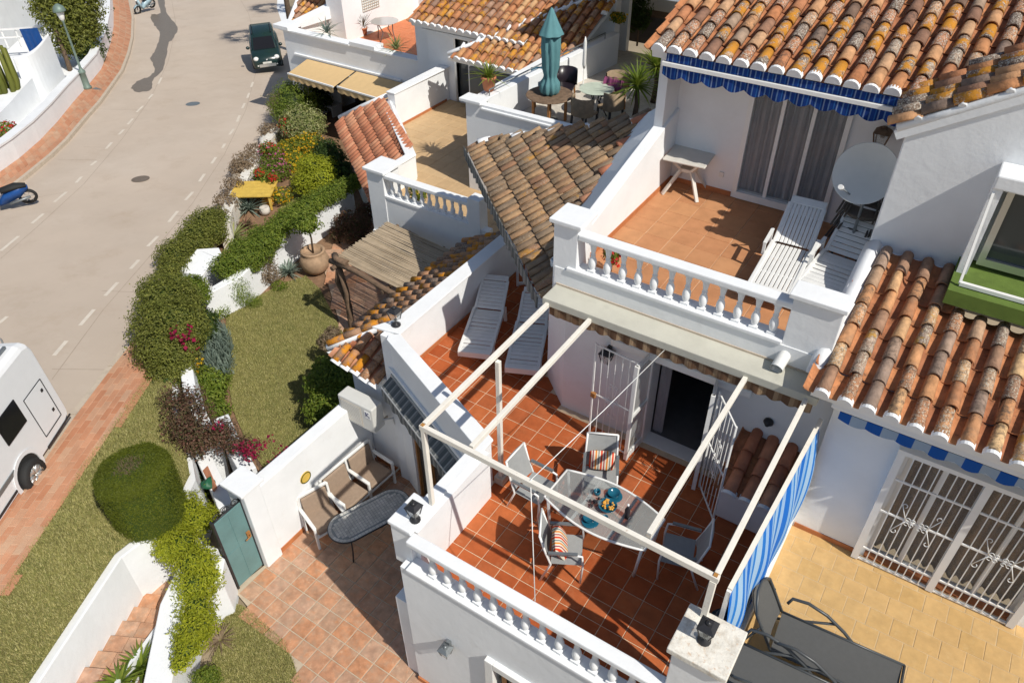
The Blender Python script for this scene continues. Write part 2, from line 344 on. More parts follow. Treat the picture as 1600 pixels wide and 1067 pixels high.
def roof(house, name, E0, E1, Up, poly, mat, key, pitch=PITCH, course=COURSE, ends=True, deck=True, pans='tile_pan', lift=.03, mortar_ends=True, flat=1, wide=1):
    """clay-tiled slope. E0->E1 eave line (left to right seen from below), Up: a point up the slope, poly: outline on that plane"""
    E0, E1, Up = Vector(E0), Vector(E1), Vector(Up)
    e = (E1-E0).normalized(); n = e.cross(Up-E0).normalized()
    if n.z < 0: n = -n
    s = n.cross(e).normalized()
    if s.dot(Up-E0) < 0: s = -s
    p2 = []
    for q in poly:
        q = Vector(q); d = q-E0; p2.append((d.dot(e), d.dot(s)))
    mb = MB()
    mb.sheet([E0+e*a+s*b for a, b in p2] if True else poly, .12)
    part = mb.build(name, 'plaster', house)
    lo = min(a for a, b in p2); hi = max(a for a, b in p2); sl = min(b for a, b in p2); sh = max(b for a, b in p2)
    nx = int((hi-lo)/pitch)+2; ny = int((sh-sl)/course)+2
    rot = Matrix((e, s, n)).transposed() if e.cross(s).dot(n) > 0 else Matrix((-e, s, n)).transposed()
    for i in range(-1, nx):
        for kind in 'pc':
            a = lo + (i + (.5 if kind == 'c' else 0))*pitch; first = True
            for j in range(-1, ny):
                b = sl + j*course
                if not inside((a, b+course*.45), p2): continue
                tilt = Matrix.Rotation(-.055 + random.uniform(-.012, .012), 3, 'X') @ Matrix.Rotation(random.uniform(-.035, .035), 3, 'Z') @ Matrix.Rotation(random.uniform(-.05, .05), 3, 'Y')
                pos = E0 + e*(a+random.uniform(-.008, .008)) + s*(b+random.uniform(-.014, .014) - (.05 if first else 0)) + n*(lift + (.065 if kind == 'c' else .07 + (1-flat)*.05))
                M = Matrix.Translation(pos) @ (rot @ tilt).to_4x4() @ Matrix.Diagonal((wide*random.uniform(.94, 1.05), 1, flat*random.uniform(.9, 1.06), 1))
                ROOFTILES.append((dcam(pos), key, part, kind, mat if kind == 'c' else pans, M))
                if first and kind == 'c' and mortar_ends:   # whitewashed mortar plug in the mouth of the eave tile
                    c = pos - s*.012 - n*.005; vs = [c + rot @ Vector((.112*wide*math.cos(t), -.035, (.118*math.sin(t)*(.5+.5*flat))-.02)) for t in [math.pi*q/8 for q in range(9)]]
                    vs2 = [v + s*.09 - n*.006 for v in vs]
                    k = len(vs); mort = MB(); mort.add(vs+vs2, [tuple(range(k-1, -1, -1))]+[(q, q+1, k+q+1, k+q) for q in range(k-1)]); mort.build('eave_mortar', 'plaster', part)
                first = False
    return part
def finish_roofs(limit=298):
    by = {}
    for r in ROOFTILES: by.setdefault(r[1], []).append(r)
    for key, rs in by.items():
        rs.sort(key=lambda r: r[0]); rest = {}
        for i, (d, k, part, kind, mat, M) in enumerate(rs):
            if i < limit:
                o = bpy.data.objects.new('roof_tile', tilemesh(kind, mat)); COL.objects.link(o); o.parent = part; o.matrix_basis = M
            else: rest.setdefault((part.name, mat, kind), (part, []))[1].append(M)
        for (pn, mat, kind), (part, Ms) in rest.items():
            src = _cov if kind == 'c' else _pan; mb = MB()
            for M in Ms: mb.v += [tuple(M @ Vector(v)) for v in src.v]
            nv = len(src.v)
            for q in range(len(Ms)): mb.f += [tuple(i+q*nv for i in f) for f in src.f]; mb.sm += src.sm
            mb.build('roof_tiles', mat, part, kind='stuff')
# ---------------------------------------------------------------- laid pieces (floor tiles, pavers)
def pave(parent, name, origin, ux, uy, sx, sy, th, poly, mat, gap=.012, offs=0, z=None, limit=298, jit=.002, bev=True, skip=None):
    """rectangular pieces on a grid ux,uy (unit) of size sx,sy whose centres fall in poly (xy); top at origin.z (+z(x,y))"""
    ux, uy = Vector(ux), Vector(uy); o = Vector(origin); mb = MB()
    a, b = (sx-gap)/2, (sy-gap)/2; c = .006
    mb.add([(-a, -b, -th), (a, -b, -th), (a, b, -th), (-a, b, -th), (-a, -b, -c), (a, -b, -c), (a, b, -c), (-a, b, -c), (-a+c, -b+c, 0), (a-c, -b+c, 0), (a-c, b-c, 0), (-a+c, b-c, 0)],
           [(0, 1, 5, 4), (1, 2, 6, 5), (2, 3, 7, 6), (3, 0, 4, 7), (4, 5, 9, 8), (5, 6, 10, 9), (6, 7, 11, 10), (7, 4, 8, 11), (8, 9, 10, 11)])
    me = mb.mesh(name); me.materials.append(MATS[mat])
    pr = [((Vector((p[0], p[1], 0))-Vector((o.x, o.y, 0))).dot(ux), (Vector((p[0], p[1], 0))-Vector((o.x, o.y, 0))).dot(uy)) for p in poly]
    i0 = int(min(p[0] for p in pr)/sx)-1; i1 = int(max(p[0] for p in pr)/sx)+1; j0 = int(min(p[1] for p in pr)/sy)-1; j1 = int(max(p[1] for p in pr)/sy)+1
    rot = Matrix((ux, uy, Vector((0, 0, 1)))).transposed(); lst = []
    for j in range(j0, j1+1):
        for i in range(i0, i1+1):
            q = ((i+.5+(offs if j % 2 else 0))*sx, (j+.5)*sy)
            if not inside(q, pr): continue
            w = o + ux*q[0] + uy*q[1]
            if skip and skip(w): continue
            rt = rot
            if z:
                w.z = z(w.x, w.y); gn = Vector((-(z(w.x+.01, w.y)-w.z)/.01, -(z(w.x, w.y+.01)-w.z)/.01, 1)).normalized()
                rt = Vector((0, 0, 1)).rotation_difference(gn).to_matrix() @ rot
            w.z += random.uniform(-jit, jit)
            lst.append((dcam(w), Matrix.Translation(w) @ (rt @ Matrix.Rotation(random.choice((0, math.pi)) + random.uniform(-.006, .006), 3, 'Z')).to_4x4()))
    lst.sort(key=lambda r: r[0])
    for d, M in lst[:limit]:
        t = bpy.data.objects.new(name, me); COL.objects.link(t); t.parent = parent; t.matrix_basis = M
    if len(lst) > limit:
        m2 = MB(); nv = len(mb.v)
        for q, (d, M) in enumerate(lst[limit:]):
            m2.v += [tuple(M @ Vector(v)) for v in mb.v]; m2.f += [tuple(i+q*nv for i in f) for f in mb.f]; m2.sm += mb.sm
        m2.build(name+'s', mat, parent, kind='stuff')
    return lst
# ---------------------------------------------------------------- foliage
def leaf_cloud(blobs, n, size, seedv=0, aspect=.5, shell=.55, up=.35, droop=0):
    """n leaf-sized folded faces through ellipsoids [(centre, (rx,ry,rz))], denser near the skin"""
    rnd = random.Random(seedv); mb = MB(); vol = [b[1][0]*b[1][1]+b[1][1]*b[1][2]+b[1][0]*b[1][2] for b in blobs]; tot = sum(vol)
    for b, vv in zip(blobs, vol):
        c = Vector(b[0]); r = b[1]
        for _ in range(max(3, int(n*vv/tot))):
            d = Vector((rnd.gauss(0, 1), rnd.gauss(0, 1), rnd.gauss(0, 1))).normalized()
            k = (shell + (1-shell)*rnd.random()**.6) * (1 + .17*math.sin(d.x*6+c.x*3)*math.sin(d.y*5+c.y*5+d.z*4) + rnd.uniform(-.06, .1) + (rnd.uniform(0, .35) if rnd.random() < .06 else 0))
            p = c + Vector((d.x*r[0], d.y*r[1], d.z*r[2]))*k
            nrm = (d + Vector((rnd.gauss(0, .55), rnd.gauss(0, .55), rnd.gauss(0, .55)+up))).normalized()
            leaf(mb, p, nrm, size*rnd.uniform(.6, 1.3), aspect, rnd)
    return mb
def leaf(mb, p, nrm, s, aspect, rnd):
    t = nrm.orthogonal().normalized(); a = rnd.uniform(0, 6.283); u = t*math.cos(a) + nrm.cross(t)*math.sin(a); v = nrm.cross(u)
    u *= s*.5; v *= s*.5*aspect; up = nrm*s*.12
    b = len(mb.v); mb.v += [tuple(p-u), tuple(p+v+up), tuple(p+u), tuple(p-v+up)]
    mb.f += [(b, b+1, b+2, b+3)]; mb.sm += [False]
def blade(mb, base, d, L, w, bend=.4, seg=4, thick=.0):
    """arching strap leaf"""
    base = Vector(base); d = Vector(d).normalized(); side = d.cross(Vector((0, 0, 1)))
    side = side.normalized() if side.length > .05 else Vector((1, 0, 0))
    pts = []; hor = Vector((d.x, d.y, 0)); hor = hor.normalized() if hor.length > .02 else Vector((0, 0, 0))
    for i in range(seg+1):
        t = i/seg; p = base + d*L*t + (hor*.15*L - Vector((0, 0, 1))*bend*L)*t*t
        k = w*(1-t)**.6*(.6+.4*min(1, t*4)) + .0015; pts += [p - side*k, p + side*k]
    mb.add(pts, [(2*i, 2*i+1, 2*i+3, 2*i+2) for i in range(seg)])
def rosette(n, L, w, seedv=0, el=(.2, 1.3), bend=.35, seg=4):
    rnd = random.Random(seedv); mb = MB()
    for i in range(n):
        a = i*2.399 + rnd.uniform(-.2, .2); e = el[0] + (el[1]-el[0])*(i/n)**.8
        blade(mb, (0, 0, 0), (math.cos(a)*math.cos(e), math.sin(a)*math.cos(e), math.sin(e)), L*rnd.uniform(.75, 1.1), w, bend*rnd.uniform(.5, 1.2), seg)
    return mb
# ================================================================ THE HOUSES
def wallseg(mb, A, B, th, z0, z1, holes=()):
    """upright wall from A to B (its face on the left->right line), thickness th to the left of A->B; holes along the run"""
    A, B = Vector((*A, 0)), Vector((*B, 0)); u = (B-A).normalized(); n = Vector((-u.y, u.x, 0)); L = (B-A).length
    tmp = MB(); wallbox(tmp, 'y', 0, th, 0, L, z0, z1, holes)
    vs = [A + u*p[0] + n*p[1] + Vector((0, 0, p[2])) for p in tmp.v]
    return mb.add(vs, tmp.f)
def balmesh(h):
    """turned baluster of height h, base at origin"""
    pr = [(.058, 0), (.058, .05), (.036, .07), (.044, .12), (.056, .20), (.063, .29), (.059, .37), (.045, .46), (.034, .52), (.030, .55), (.043, .575), (.030, .60), (.036, .70), (.045, .82), (.054, .93), (.054, 1)]
    mb = MB(); mb.lathe([(r, z*h) for r, z in pr], n=10); mb.box(-.058, -.058, 0, .058, .058, .07*h); mb.box(-.052, -.052, h*.93, .052, .052, h)
    me = mb.mesh('baluster'); me.materials.append(MATS['plaster']); return me
BAL = balmesh(.50)
def balusters(house, xs, y, z, me=None):
    for x in xs:
        o = link('baluster', me or BAL, house); o.location = (x, y, z); o.rotation_euler = (0, 0, random.uniform(-.05, .05))
def scallop(mb, A, B, z, h, depth, n, th=.012, drop=(0, 0)):
    """hanging valance with a scalloped hem from A to B (xyz tops)"""
    A, B = Vector(A), Vector(B); m = n*8; top = []; bot = []
    side = Vector((0, 0, 1)).cross(B-A).normalized()
    for i in range(m+1):
        t = i/m; p = A.lerp(B, t); k = h + depth*abs(math.sin(math.pi*t*n)) ; wob = side*.012*math.sin(t*n*5.3)
        top.append(p); bot.append(p - Vector((0, 0, k)) + wob)
    vs = top+bot+[p+side*th for p in top]+[p+side*th for p in bot]; k = m+1
    fs = []
    for i in range(m): fs += [(i, i+1, k+i+1, k+i), (2*k+i+1, 2*k+i, 3*k+i, 3*k+i+1), (k+i, k+i+1, 3*k+i+1, 3*k+i), (i+1, i, 2*k+i, 2*k+i+1)]
    return mb.add(vs, fs)
T, U = 2.8, 5.6
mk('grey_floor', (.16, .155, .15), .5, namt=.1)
# ---------------------------------------------------------------- house with the pergola terrace
A = thing('terrace_house', 'white terraced house with terracotta pergola terrace, upper balustrade terrace and blue awning', 'house', (-3, 7, 0), fixed=True)
m = MB()
wallbox(m, 'y', 4.28, .22, -4.72, -.34, 0, 3.16, [(-3.22, -1.9, .0, 2.12)])
wallbox(m, 'x', -4.72, .2, 4.5, 6.2, 0, 3.80)
wallseg(m, (-7.52, 7.46), (-4.72, 6.2), .22, 0, 3.80, [(.45, 1.75, 0, 2.15)])
m.box(-5.0, 4.34, 0, -4.722, 4.9, 2.1)
A_low = m.build('lower_wall', 'plaster', A)
m = MB(); wallbox(m, 'x', -7.72, .2, 7.46, 12.6, 0, 3.80); m.box(-8.45, 7.55, 0, -7.722, 7.75, 2.6); m.build('side_wall', 'plaster', A)
# caps of the parapets
m = MB()
m.prism([(-4.96, 4.40), (-4.56, 4.40), (-4.56, 4.98), (-4.96, 4.98)], 3.80, 3.87)
m.build('pillar_cap', 'plaster', A, bevel=.015)
m = MB(); m.prism([(-4.80, 4.982), (-4.60, 4.982), (-4.60, 6.42), (-6.78, 7.36), (-7.40, 7.62), (-7.56, 7.50), (-7.50, 7.38), (-4.80, 6.18)], 3.802, 3.85); m.build('parapet_cap', 'plaster', A, bevel=.012)
m = MB(); m.prism([(-7.96, 7.52), (-7.40, 7.62), (-7.48, 12.5), (-7.75, 12.5), (-7.75, 7.9)], 3.80, 3.848); m.build('parapet_cap', 'plaster', A, bevel=.012)
m = MB(); m.box(-4.93, 4.42, 3.0, -4.60, 4.95, 3.80); m.build('pillar', 'plaster', A, bevel=.01)
# front balustrade
m = MB(); m.box(-4.6, 4.25, 3.16, -.9, 4.50, 3.22); m.build('balustrade_base', 'plaster', A, bevel=.012)
m = MB(); m.box(-4.56, 4.29, 3.73, -.9, 4.475, 3.83); m.build('balustrade_rail', 'plaster', A, bevel=.02)
balusters(A, [-4.21+.245*i for i in range(14)], 4.385, 3.23)
m = MB(); m.box(-.90, 4.37, 0, -.34, 4.88, 4.56); m.build('pillar', 'plaster', A, bevel=.01)
m = MB(); m.box(-.955, 4.32, 4.56, -.30, 4.95, 4.65); m.build('pillar_cap', 'plaster_worn', A, bevel=.012)
m = MB(); m.box(-.56, 4.882, 0, -.42, 8.4, 3.15); m.build('party_wall', 'plaster', A, bevel=.01)
# terrace deck
m = MB(); m.prism([(-4.7, 4.5), (-.56, 4.5), (-.56, 12.4), (-7.52, 12.4), (-7.52, 7.6), (-4.7, 6.35)], 2.5, T-.009); deck = m.build('terrace_deck', 'grout', A)
pave(deck, 'floor_tile', (-4.64, 4.55, T), (1, 0, 0), (0, 1, 0), .322, .322, .02, [(-4.5, 4.4), (-.5, 4.4), (-.5, 8.55), (-4.5, 8.55), (-5.3, 9.1), (-5.3, 12.2), (-7.6, 12.2), (-7.6, 7.8), (-4.5, 6.4)], 'terracotta', gap=.011)
m = MB(); m.box(-4.5, 4.502, T, -.91, 4.515, T+.1); m.build('skirting', 'skirting', A); m = MB(); m.box(-7.50, 7.9, T-.01, -7.488, 12.3, T+.09); m.build('skirting', 'skirting', A)
# house front behind the pergola
m = MB()
wallbox(m, 'y', 8.55, .25, -4.62, -.42, T-.1, 5.34, [(-3.04, -2.06, T-.01, 4.86)])
wallseg(m, (-5.25, 9.1), (-4.62, 8.55), .2, T-.1, 5.34)
wallbox(m, 'x', -5.25, .2, 9.1, 12.6, T-.1, 5.34)
m.build('terrace_wall', 'plaster', A)
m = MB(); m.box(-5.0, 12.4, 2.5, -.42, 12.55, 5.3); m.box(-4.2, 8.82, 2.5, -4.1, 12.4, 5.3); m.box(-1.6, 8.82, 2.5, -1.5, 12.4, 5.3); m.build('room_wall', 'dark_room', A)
# door leaves, frame, sill
m = MB(); m.box(-3.07, 8.53, T+.02, -3.03, 8.81, 4.85); m.box(-2.07, 8.53, T+.02, -2.03, 8.81, 4.85); m.box(-3.07, 8.52, T, -2.03, 8.80, T+.018); m.build('door_frame', 'white_paint', A)
def leafdoor(a, b, parent, glass='frosted'):
    """glazed door leaf standing from a to b"""
    a, b = Vector(a), Vector(b); h = Vector((0, 0, 1)); u = (b-a).normalized(); m = MB(); H = 2.0
    for p in (a, b): m.bar(p, p+h*H, .06, .045, u)
    for z, w in ((.06, .12), (.95, .07), (H-.04, .08)): m.bar(a+h*z, b+h*z, .04, w)
    d = m.build('door_leaf', 'white_paint', parent)
    g = MB(); n = u.cross(h)*.008; g.sheet([a+u*.03+h*.1+n, b-u*.03+h*.1+n, b-u*.03+h*(H-.06)+n, a+u*.03+h*(H-.06)+n], .012); g.build('pane', glass, d)
    return d
leafdoor((-3.06, 8.5, T+.03), (-3.10, 8.0, T+.03), A); leafdoor((-2.04, 8.5, T+.03), (-1.93, 8.02, T+.03), A)
# white iron gates, folded open
def gate(a, b, parent, H=2.0, nb=6, scroll=True):
    a, b = Vector(a), Vector(b); u = (b-a).normalized(); h = Vector((0, 0, 1)); L = (b-a).length; m = MB()
    for z in (.05, 1.0, H): m.bar(a+h*z, b+h*z, .02, .022)
    for p in (a, b): m.bar(p, p+h*(H+.02), .026, .026, u)
    for i in range(1, nb): p = a+u*(L*i/nb); m.bar(p+h*.05, p+h*H, .010, .010, u)
    g = m.build('gate_leaf', 'white_paint', parent)
    if scroll:
        m = MB(); c = a+u*L/2+h*1.0
        for sx in (-1, 1):
            for sz in (-1, 1):
                pts = [c + u*(sx*(.02+.05*t)) + h*(sz*(.02+.30*t)) for t in (0, .5, 1)]
                e = pts[-1]; pts += [e + u*(-sx*.03*(1-math.cos(k))) + h*(sz*.03*math.sin(k)) for k in (1, 2, 3, 4, 5)]
                m.tube(pts, .007, 5)
                q = c + u*sx*.07 + h*sz*.03; m.tube([q + u*.03*math.cos(k) + h*.03*math.sin(k) for k in [i*.8 for i in range(8)]], .006, 5)
        m.build('scroll', 'white_paint', g)
    return g
gl = gate((-3.84, 8.12, T+.04), (-3.12, 8.06, T+.04), A); gate((-1.87, 8.1, T+.04), (-1.44, 7.58, T+.04), A)
m = MB(); m.bar((-3.85, 8.10, T+1.03), (-3.77, 8.09, T+1.03), .05, .09); m.build('lock', 'wood', gl)
# curtain inside the open door
m = MB(); pts = [(-3.02+.17*i/24, 8.86+.03*math.sin(i*1.9)) for i in range(25)]
m.add([(x, y, T+.03) for x, y in pts]+[(x, y, 4.8) for x, y in pts], [(i, i+1, 26+i, 25+i) for i in range(24)], True); m.build('curtain', 'curtain', A)
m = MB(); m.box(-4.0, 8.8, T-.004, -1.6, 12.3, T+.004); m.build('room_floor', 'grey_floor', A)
# ledge under the upper terrace
m = MB(); m.prism([(-4.72, 7.97), (-.62, 7.97), (-.62, 8.38), (-4.72, 8.55)], 5.34, 5.47); m.build('ledge', 'ledge_paint', A, bevel=.01)
m = MB(); m.prism([(-4.72, 8.37), (-.62, 8.37), (-.62, 8.40), (-4.72, 8.40)], 5.47, 5.50); m.build('ledge_bead', 'kerb_stone', A)
m = MB(); m.tube([(-1.22, 8.44, 5.64), (-1.24, 8.16, 5.55)], .085, 14, False); m.tube([(-1.24, 8.16, 5.55), (-1.22, 8.40, 5.627)], .062, 14, False); m.build('drain_spout', 'white_plastic', A)
# upper terrace
m = MB(); wallbox(m, 'y', 8.385, .22, -4.76, -.64, 5.3, 5.78); m.build('upper_front', 'plaster', A)
m = MB(); m.box(-4.55, 8.36, 5.78, -1.3, 8.63, 5.84); m.build('balustrade_base', 'plaster', A, bevel=.012)
m = MB(); m.box(-4.40, 8.395, 6.34, -1.28, 8.59, 6.44); m.build('balustrade_rail', 'plaster', A, bevel=.02)
balusters(A, [-4.18+.246*i for i in range(12)], 8.49, 5.84)
m = MB(); m.box(-4.80, 8.40, 5.3, -4.40, 8.84, 6.53); m.build('pillar', 'plaster', A, bevel=.01)
m = MB(); m.box(-4.86, 8.35, 6.53, -4.33, 8.89, 6.60); m.build('pillar_cap', 'plaster', A, bevel=.012)
m = MB(); m.box(-1.30, 8.40, 5.3, -.68, 8.68, 6.53); m.build('pillar', 'plaster', A, bevel=.01)
m = MB(); m.box(-1.36, 8.36, 6.53, -.64, 8.73, 6.60); m.build('pillar_cap', 'plaster', A, bevel=.012)
m = MB(); m.prism([(-4.76, 8.84), (-4.55, 8.84), (-4.55, 12.2), (-4.76, 12.2)], 5.0, [6.12, 6.12, 6.96, 6.96]); m.build('upper_side_wall', 'plaster', A, bevel=.015)
m = MB(); m.box(-4.76, 11.62, 5.6, -4.60, 12.45, 8.0); m.build('wing_wall', 'plaster', A, bevel=.01)
m = MB(); m.prism([(-.86, 8.73), (-.64, 8.73), (-.64, 10.4), (-.86, 10.4)], 5.0, [5.98, 5.98, 6.46, 6.46]); m.build('upper_side_wall', 'plaster', A, bevel=.02)
m = MB(); m.box(-4.6, 8.6, 5.3, -.7, 12.3, U-.009); deckU = m.build('upper_deck', 'grout', A)
pave(deckU, 'floor_tile', (-4.56, 8.55, U), (1, 0, 0), (0, 1, 0), .43, .43, .02, [(-4.6, 8.5), (-.5, 8.5), (-.5, 12.3), (-4.6, 12.3)], 'terracotta_up', gap=.007)
m = MB(); m.box(-4.548, 8.9, U, -4.535, 12.2, U+.09); m.build('skirting', 'skirting', A); m = MB(); m.box(-4.53, 12.18, U, -3.40, 12.197, U+.09); m.build('skirting', 'skirting', A)
m = MB(); wallbox(m, 'y', 12.2, .22, -4.6, -.6, U-.1, 8.1, [(-3.38, -1.76, U+.02, 7.85)]); wallbox(m, 'x', -.82, .18, 10.6, 12.2, U-.3, 8.0); m.build('upper_wall', 'plaster', A)
m = MB()
m.box(-3.38, 12.16, U+.02, -3.30, 12.3, 7.85); m.box(-1.84, 12.16, U+.02, -1.76, 12.3, 7.85); m.box(-3.30, 12.15, U+.02, -1.84, 12.3, U+.14); m.box(-3.30, 12.16, 7.78, -1.84, 12.3, 7.85)
for x in (-2.82, -2.33): m.box(x-.03, 12.19, U+.14, x+.03, 12.27, 7.78)
win = m.build('sliding_door', 'white_paint', A)
for x0, x1 in ((-3.3, -2.85), (-2.79, -2.36), (-2.30, -1.84)):
    g = MB(); g.box(x0, 12.225, U+.14, x1, 12.235, 7.78); g.build('pane', 'glass', win)
m = MB(); pts = [(-3.36+1.6*i/150, 12.38+.06*math.sin(i*.55+.9*math.sin(i*.21))+.02*math.sin(i*1.9)) for i in range(151)]
m.add([(x, y, U+.05) for x, y in pts]+[(x, y, 7.9) for x, y in pts], [(i, i+1, 152+i, 151+i) for i in range(150)], True); m.build('curtain', 'curtain', A)
m = MB(); m.box(-4.7, 12.6, U-.2, 3.4, 15.6, 8.0); m.build('rear_light_block', 'plaster', A)  # solid mass added under the roof to block light
m = MB(); m.box(-3.66, 12.175, 5.92, -3.58, 12.199, 6.01); m.build('wall_socket', 'white_plastic', A)
# slope of the main roof
def zA(y): return 8.06 + .30*(y-11.5)
roof(A, 'roof', (-4.86, 11.55, zA(11.55)), (-.9, 11.55, zA(11.55)), (-4.86, 15.5, zA(15.5)), [(-4.9, 11.55, zA(11.55)), (-.95, 11.55, zA(11.55)), (.2, 12.6, zA(12.6)), (1.6, 14.6, zA(14.6)), (1.6, 16, zA(16)), (-4.9, 16, zA(16))], 'tile_lichen', 'A1')
# low diagonal slope over the loungers' corner
e0, e1, c0 = V(-9.22, 12.36, 5.0), V(-4.99, 8.52, 5.0), V(-4.8, 12.55, 6.66)
nn = (e1-e0).cross(c0-e0).normalized()
def onp(x, y): return V(x, y, e0.z - (nn.x*(x-e0.x)+nn.y*(y-e0.y))/nn.z)
rd = roof(A, 'diagonal_roof', e0, e1, c0, [e0, e1, onp(-4.80, 8.75), onp(-4.80, 9.2), onp(-5.30, 9.6), onp(-5.36, 12.35), onp(-5.0, 12.6)], 'tile_brown', 'A2', pitch=.20, course=.36, mortar_ends=False, pans='tile_brown', flat=.58, wide=.78)
m = MB(); ys = [8.84, 9.6, 10.4, 11.2, 12.0, 12.5]   # lime flaunching from the wall head down on to the tiles
def zw(y): return 6.12 + .25*(y-8.84)
L1 = [V(-4.74, y, zw(y)-.01) for y in ys]; L2 = [onp(-4.85 if y < 9 else -5.42, y)+V(0, 0, .07) for y in ys]
m.add([tuple(p) for p in L1+L2]+[(p.x, p.y, p.z-.5) for p in L1+L2], [(i, i+1, 7+i, 6+i) for i in range(5)]+[(6+i, 7+i, 19+i, 18+i) for i in range(5)]+[(5, 11, 23, 17), (0, 12, 18, 6)])
m.build('flaunching', 'plaster', A)
for y in (9.9, 10.55, 11.2, 11.85, 12.4):   # tile stubs bedded in it
    p = onp(-5.34, y)+V(0, 0, .10); d = V(.67, .74, .38).normalized(); m = MB(); m.tube([p-d*.16, p+d*.22], [.085, .06], 9); m.build('bedded_tile', 'tile_salmon', A)
for i in range(13):   # mortar ends along the head of that slope
    p = onp(-8.95+.29*i, 12.42); m = MB(); m.tube([p+V(-.04, -.06, .05), p+V(.10, .10, .10)], [.085, .07], 8); m.build('verge_tile', 'tile_brown' if i % 3 else 'plaster', A)
    m = MB(); m.tube([p+V(.03, .06, .05), p+V(.15, .16, .09)], [.095, .08], 8); m.build('verge_mortar', 'plaster', A)
# lichen-covered slope west of the parapet and its hip end
k0, k1, k2 = V(-9.45, 7.65, 2.45), V(-9.45, 12.5, 2.45), V(-7.9, 12.5, 3.25)
roof(A, 'west_roof', k1, k0, k2, [k1, k0+V(0, .05, 0), V(-7.9, 8.85, 3.25), k2], 'tile_orange_lichen', 'A3', mortar_ends=False, pans='tile_brown', pitch=.24, wide=.92)
h0, h1, h2 = V(-9.45, 7.62, 2.5), V(-8.02, 7.44, 2.5), V(-7.9, 8.75, 3.2)
roof(A, 'hip_roof', h0, h1, h2, [h0, h1, V(-7.76, 7.7, 2.62), V(-7.82, 8.75, 3.2)], 'tile_orange_lichen', 'A3', pans='tile_salmon')
m = MB(); hp = [V(-9.43, 7.65, 2.6).lerp(V(-7.9, 8.8, 3.36), t) for t in (0, .2, .4, .6, .8, 1)]
m.tube(hp, .07, 8); m.build('hip_mortar', 'plaster', A)
m = MB()
for i in range(5):
    p = V(-9.40, 7.70, 2.66).lerp(V(-8.0, 8.8, 3.42), (i+.4)/5); m.tube([p-V(.14, .10, .03), p+V(.14, .10, .11)], [.085, .07], 8)
m.build('hip_tile', 'tile_orange_lichen', A)
m = MB(); m.box(-9.0, 7.78, 0, -8.46, 7.95, 2.3); m.box(-9.0, 7.95, 0, -8.85, 12.5, 2.3); m.build('west_wall', 'plaster', A)
# doors and window of the lower floor
ud = Vector((2.80, -1.26, 0)).normalized(); nd_ = Vector((-ud.y, ud.x, 0)); D0 = V(-7.52, 7.46, 0)
def dg(s, n, z): return D0 + ud*s + nd_*n + V(0, 0, z)
m = MB()
for s in (.48, 1.10, 1.72): m.bar(dg(s, .08, 0), dg(s, .08, 2.12), .07, .06, ud)
m.bar(dg(.45, .08, 2.1), dg(1.75, .08, 2.1), .06, .07); dd = m.build('patio_door', 'wood', A)
for s in (.79, 1.41):
    g = MB(); g.sheet([dg(s-.28, .10, .05), dg(s+.28, .10, .05), dg(s+.28, .10, 2.07), dg(s-.28, .10, 2.07)], .01); g.build('pane', 'pane', dd)
m = MB(); m.box(-3.30, 4.20, 0, -3.16, 4.30, 2.2); m.box(-3.16, 4.20, 2.06, -1.96, 4.30, 2.2); m.box(-1.96, 4.20, 0, -1.84, 4.30, 2.2); wf = m.build('window_frame', 'white_paint', A, bevel=.01)
g = MB(); g.box(-3.16, 4.36, 0, -1.96, 4.37, 2.06); g.build('pane', 'pane', wf)
g = MB(); [g.box(-3.1+.16*i, 4.33, .02, -3.02+.16*i, 4.345, 2.06) for i in range(8)]; g.build('blind_slat', 'wood', wf)
# ---------------------------------------------------------------- neighbour on the right
Cn = thing('neighbour_house', 'white house with sunlit clay roof and yellow tiled terrace on the right', 'house', (1.2, 8, 0), fixed=True)
m = MB(); m.box(-.42, 4.88, 0, 3.6, 8.2, 2.5); m.box(-.34, 2.6, 0, 3.6, 4.88, 2.5); m.build('lower_wall', 'plaster', Cn)
m = MB(); m.box(-.42, 2.6, 2.5, 3.6, 8.4, T-.004); dk = m.build('terrace_deck', 'grout_pale', Cn)
pave(dk, 'floor_tile', (-.42, 2.62, T), (1, 0, 0), (0, 1, 0), .30, .30, .02, [(-.5, 3.6), (3.5, 3.6), (3.5, 8.2), (-.5, 8.2)], 'yellow_tile', gap=.005, offs=.37, limit=290)
m = MB(); wallbox(m, 'y', 8.2, .25, -.42, 3.6, T-.1, 5.6, [(.60, 2.52, T, 5.02)]); m.build('terrace_wall', 'plaster', Cn)
m = MB(); m.box(-.40, 8.186, T, .52, 8.198, T+.09); m.build('skirting', 'skirting', Cn)
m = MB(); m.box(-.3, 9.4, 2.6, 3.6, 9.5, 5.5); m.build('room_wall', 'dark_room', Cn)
m = MB(); m.box(-.45, 7.92, 5.45, 3.6, 8.45, 5.60); m.build('eave_band', 'plaster', Cn, bevel=.02)
gf = MB()
for x in (.50, 1.50, 2.50): gf.box(x-.045, 8.082, T+.02, x+.045, 8.199, 4.998)
gf.box(.546, 8.10, T+.022, 1.454, 8.14, T+.05); gf.box(1.546, 8.10, T+.022, 2.454, 8.14, T+.05); gf.box(.45, 8.08, 5.0, 2.55, 8.199, 5.07)
gfo = gf.build('grille_frame', 'white_paint', Cn)
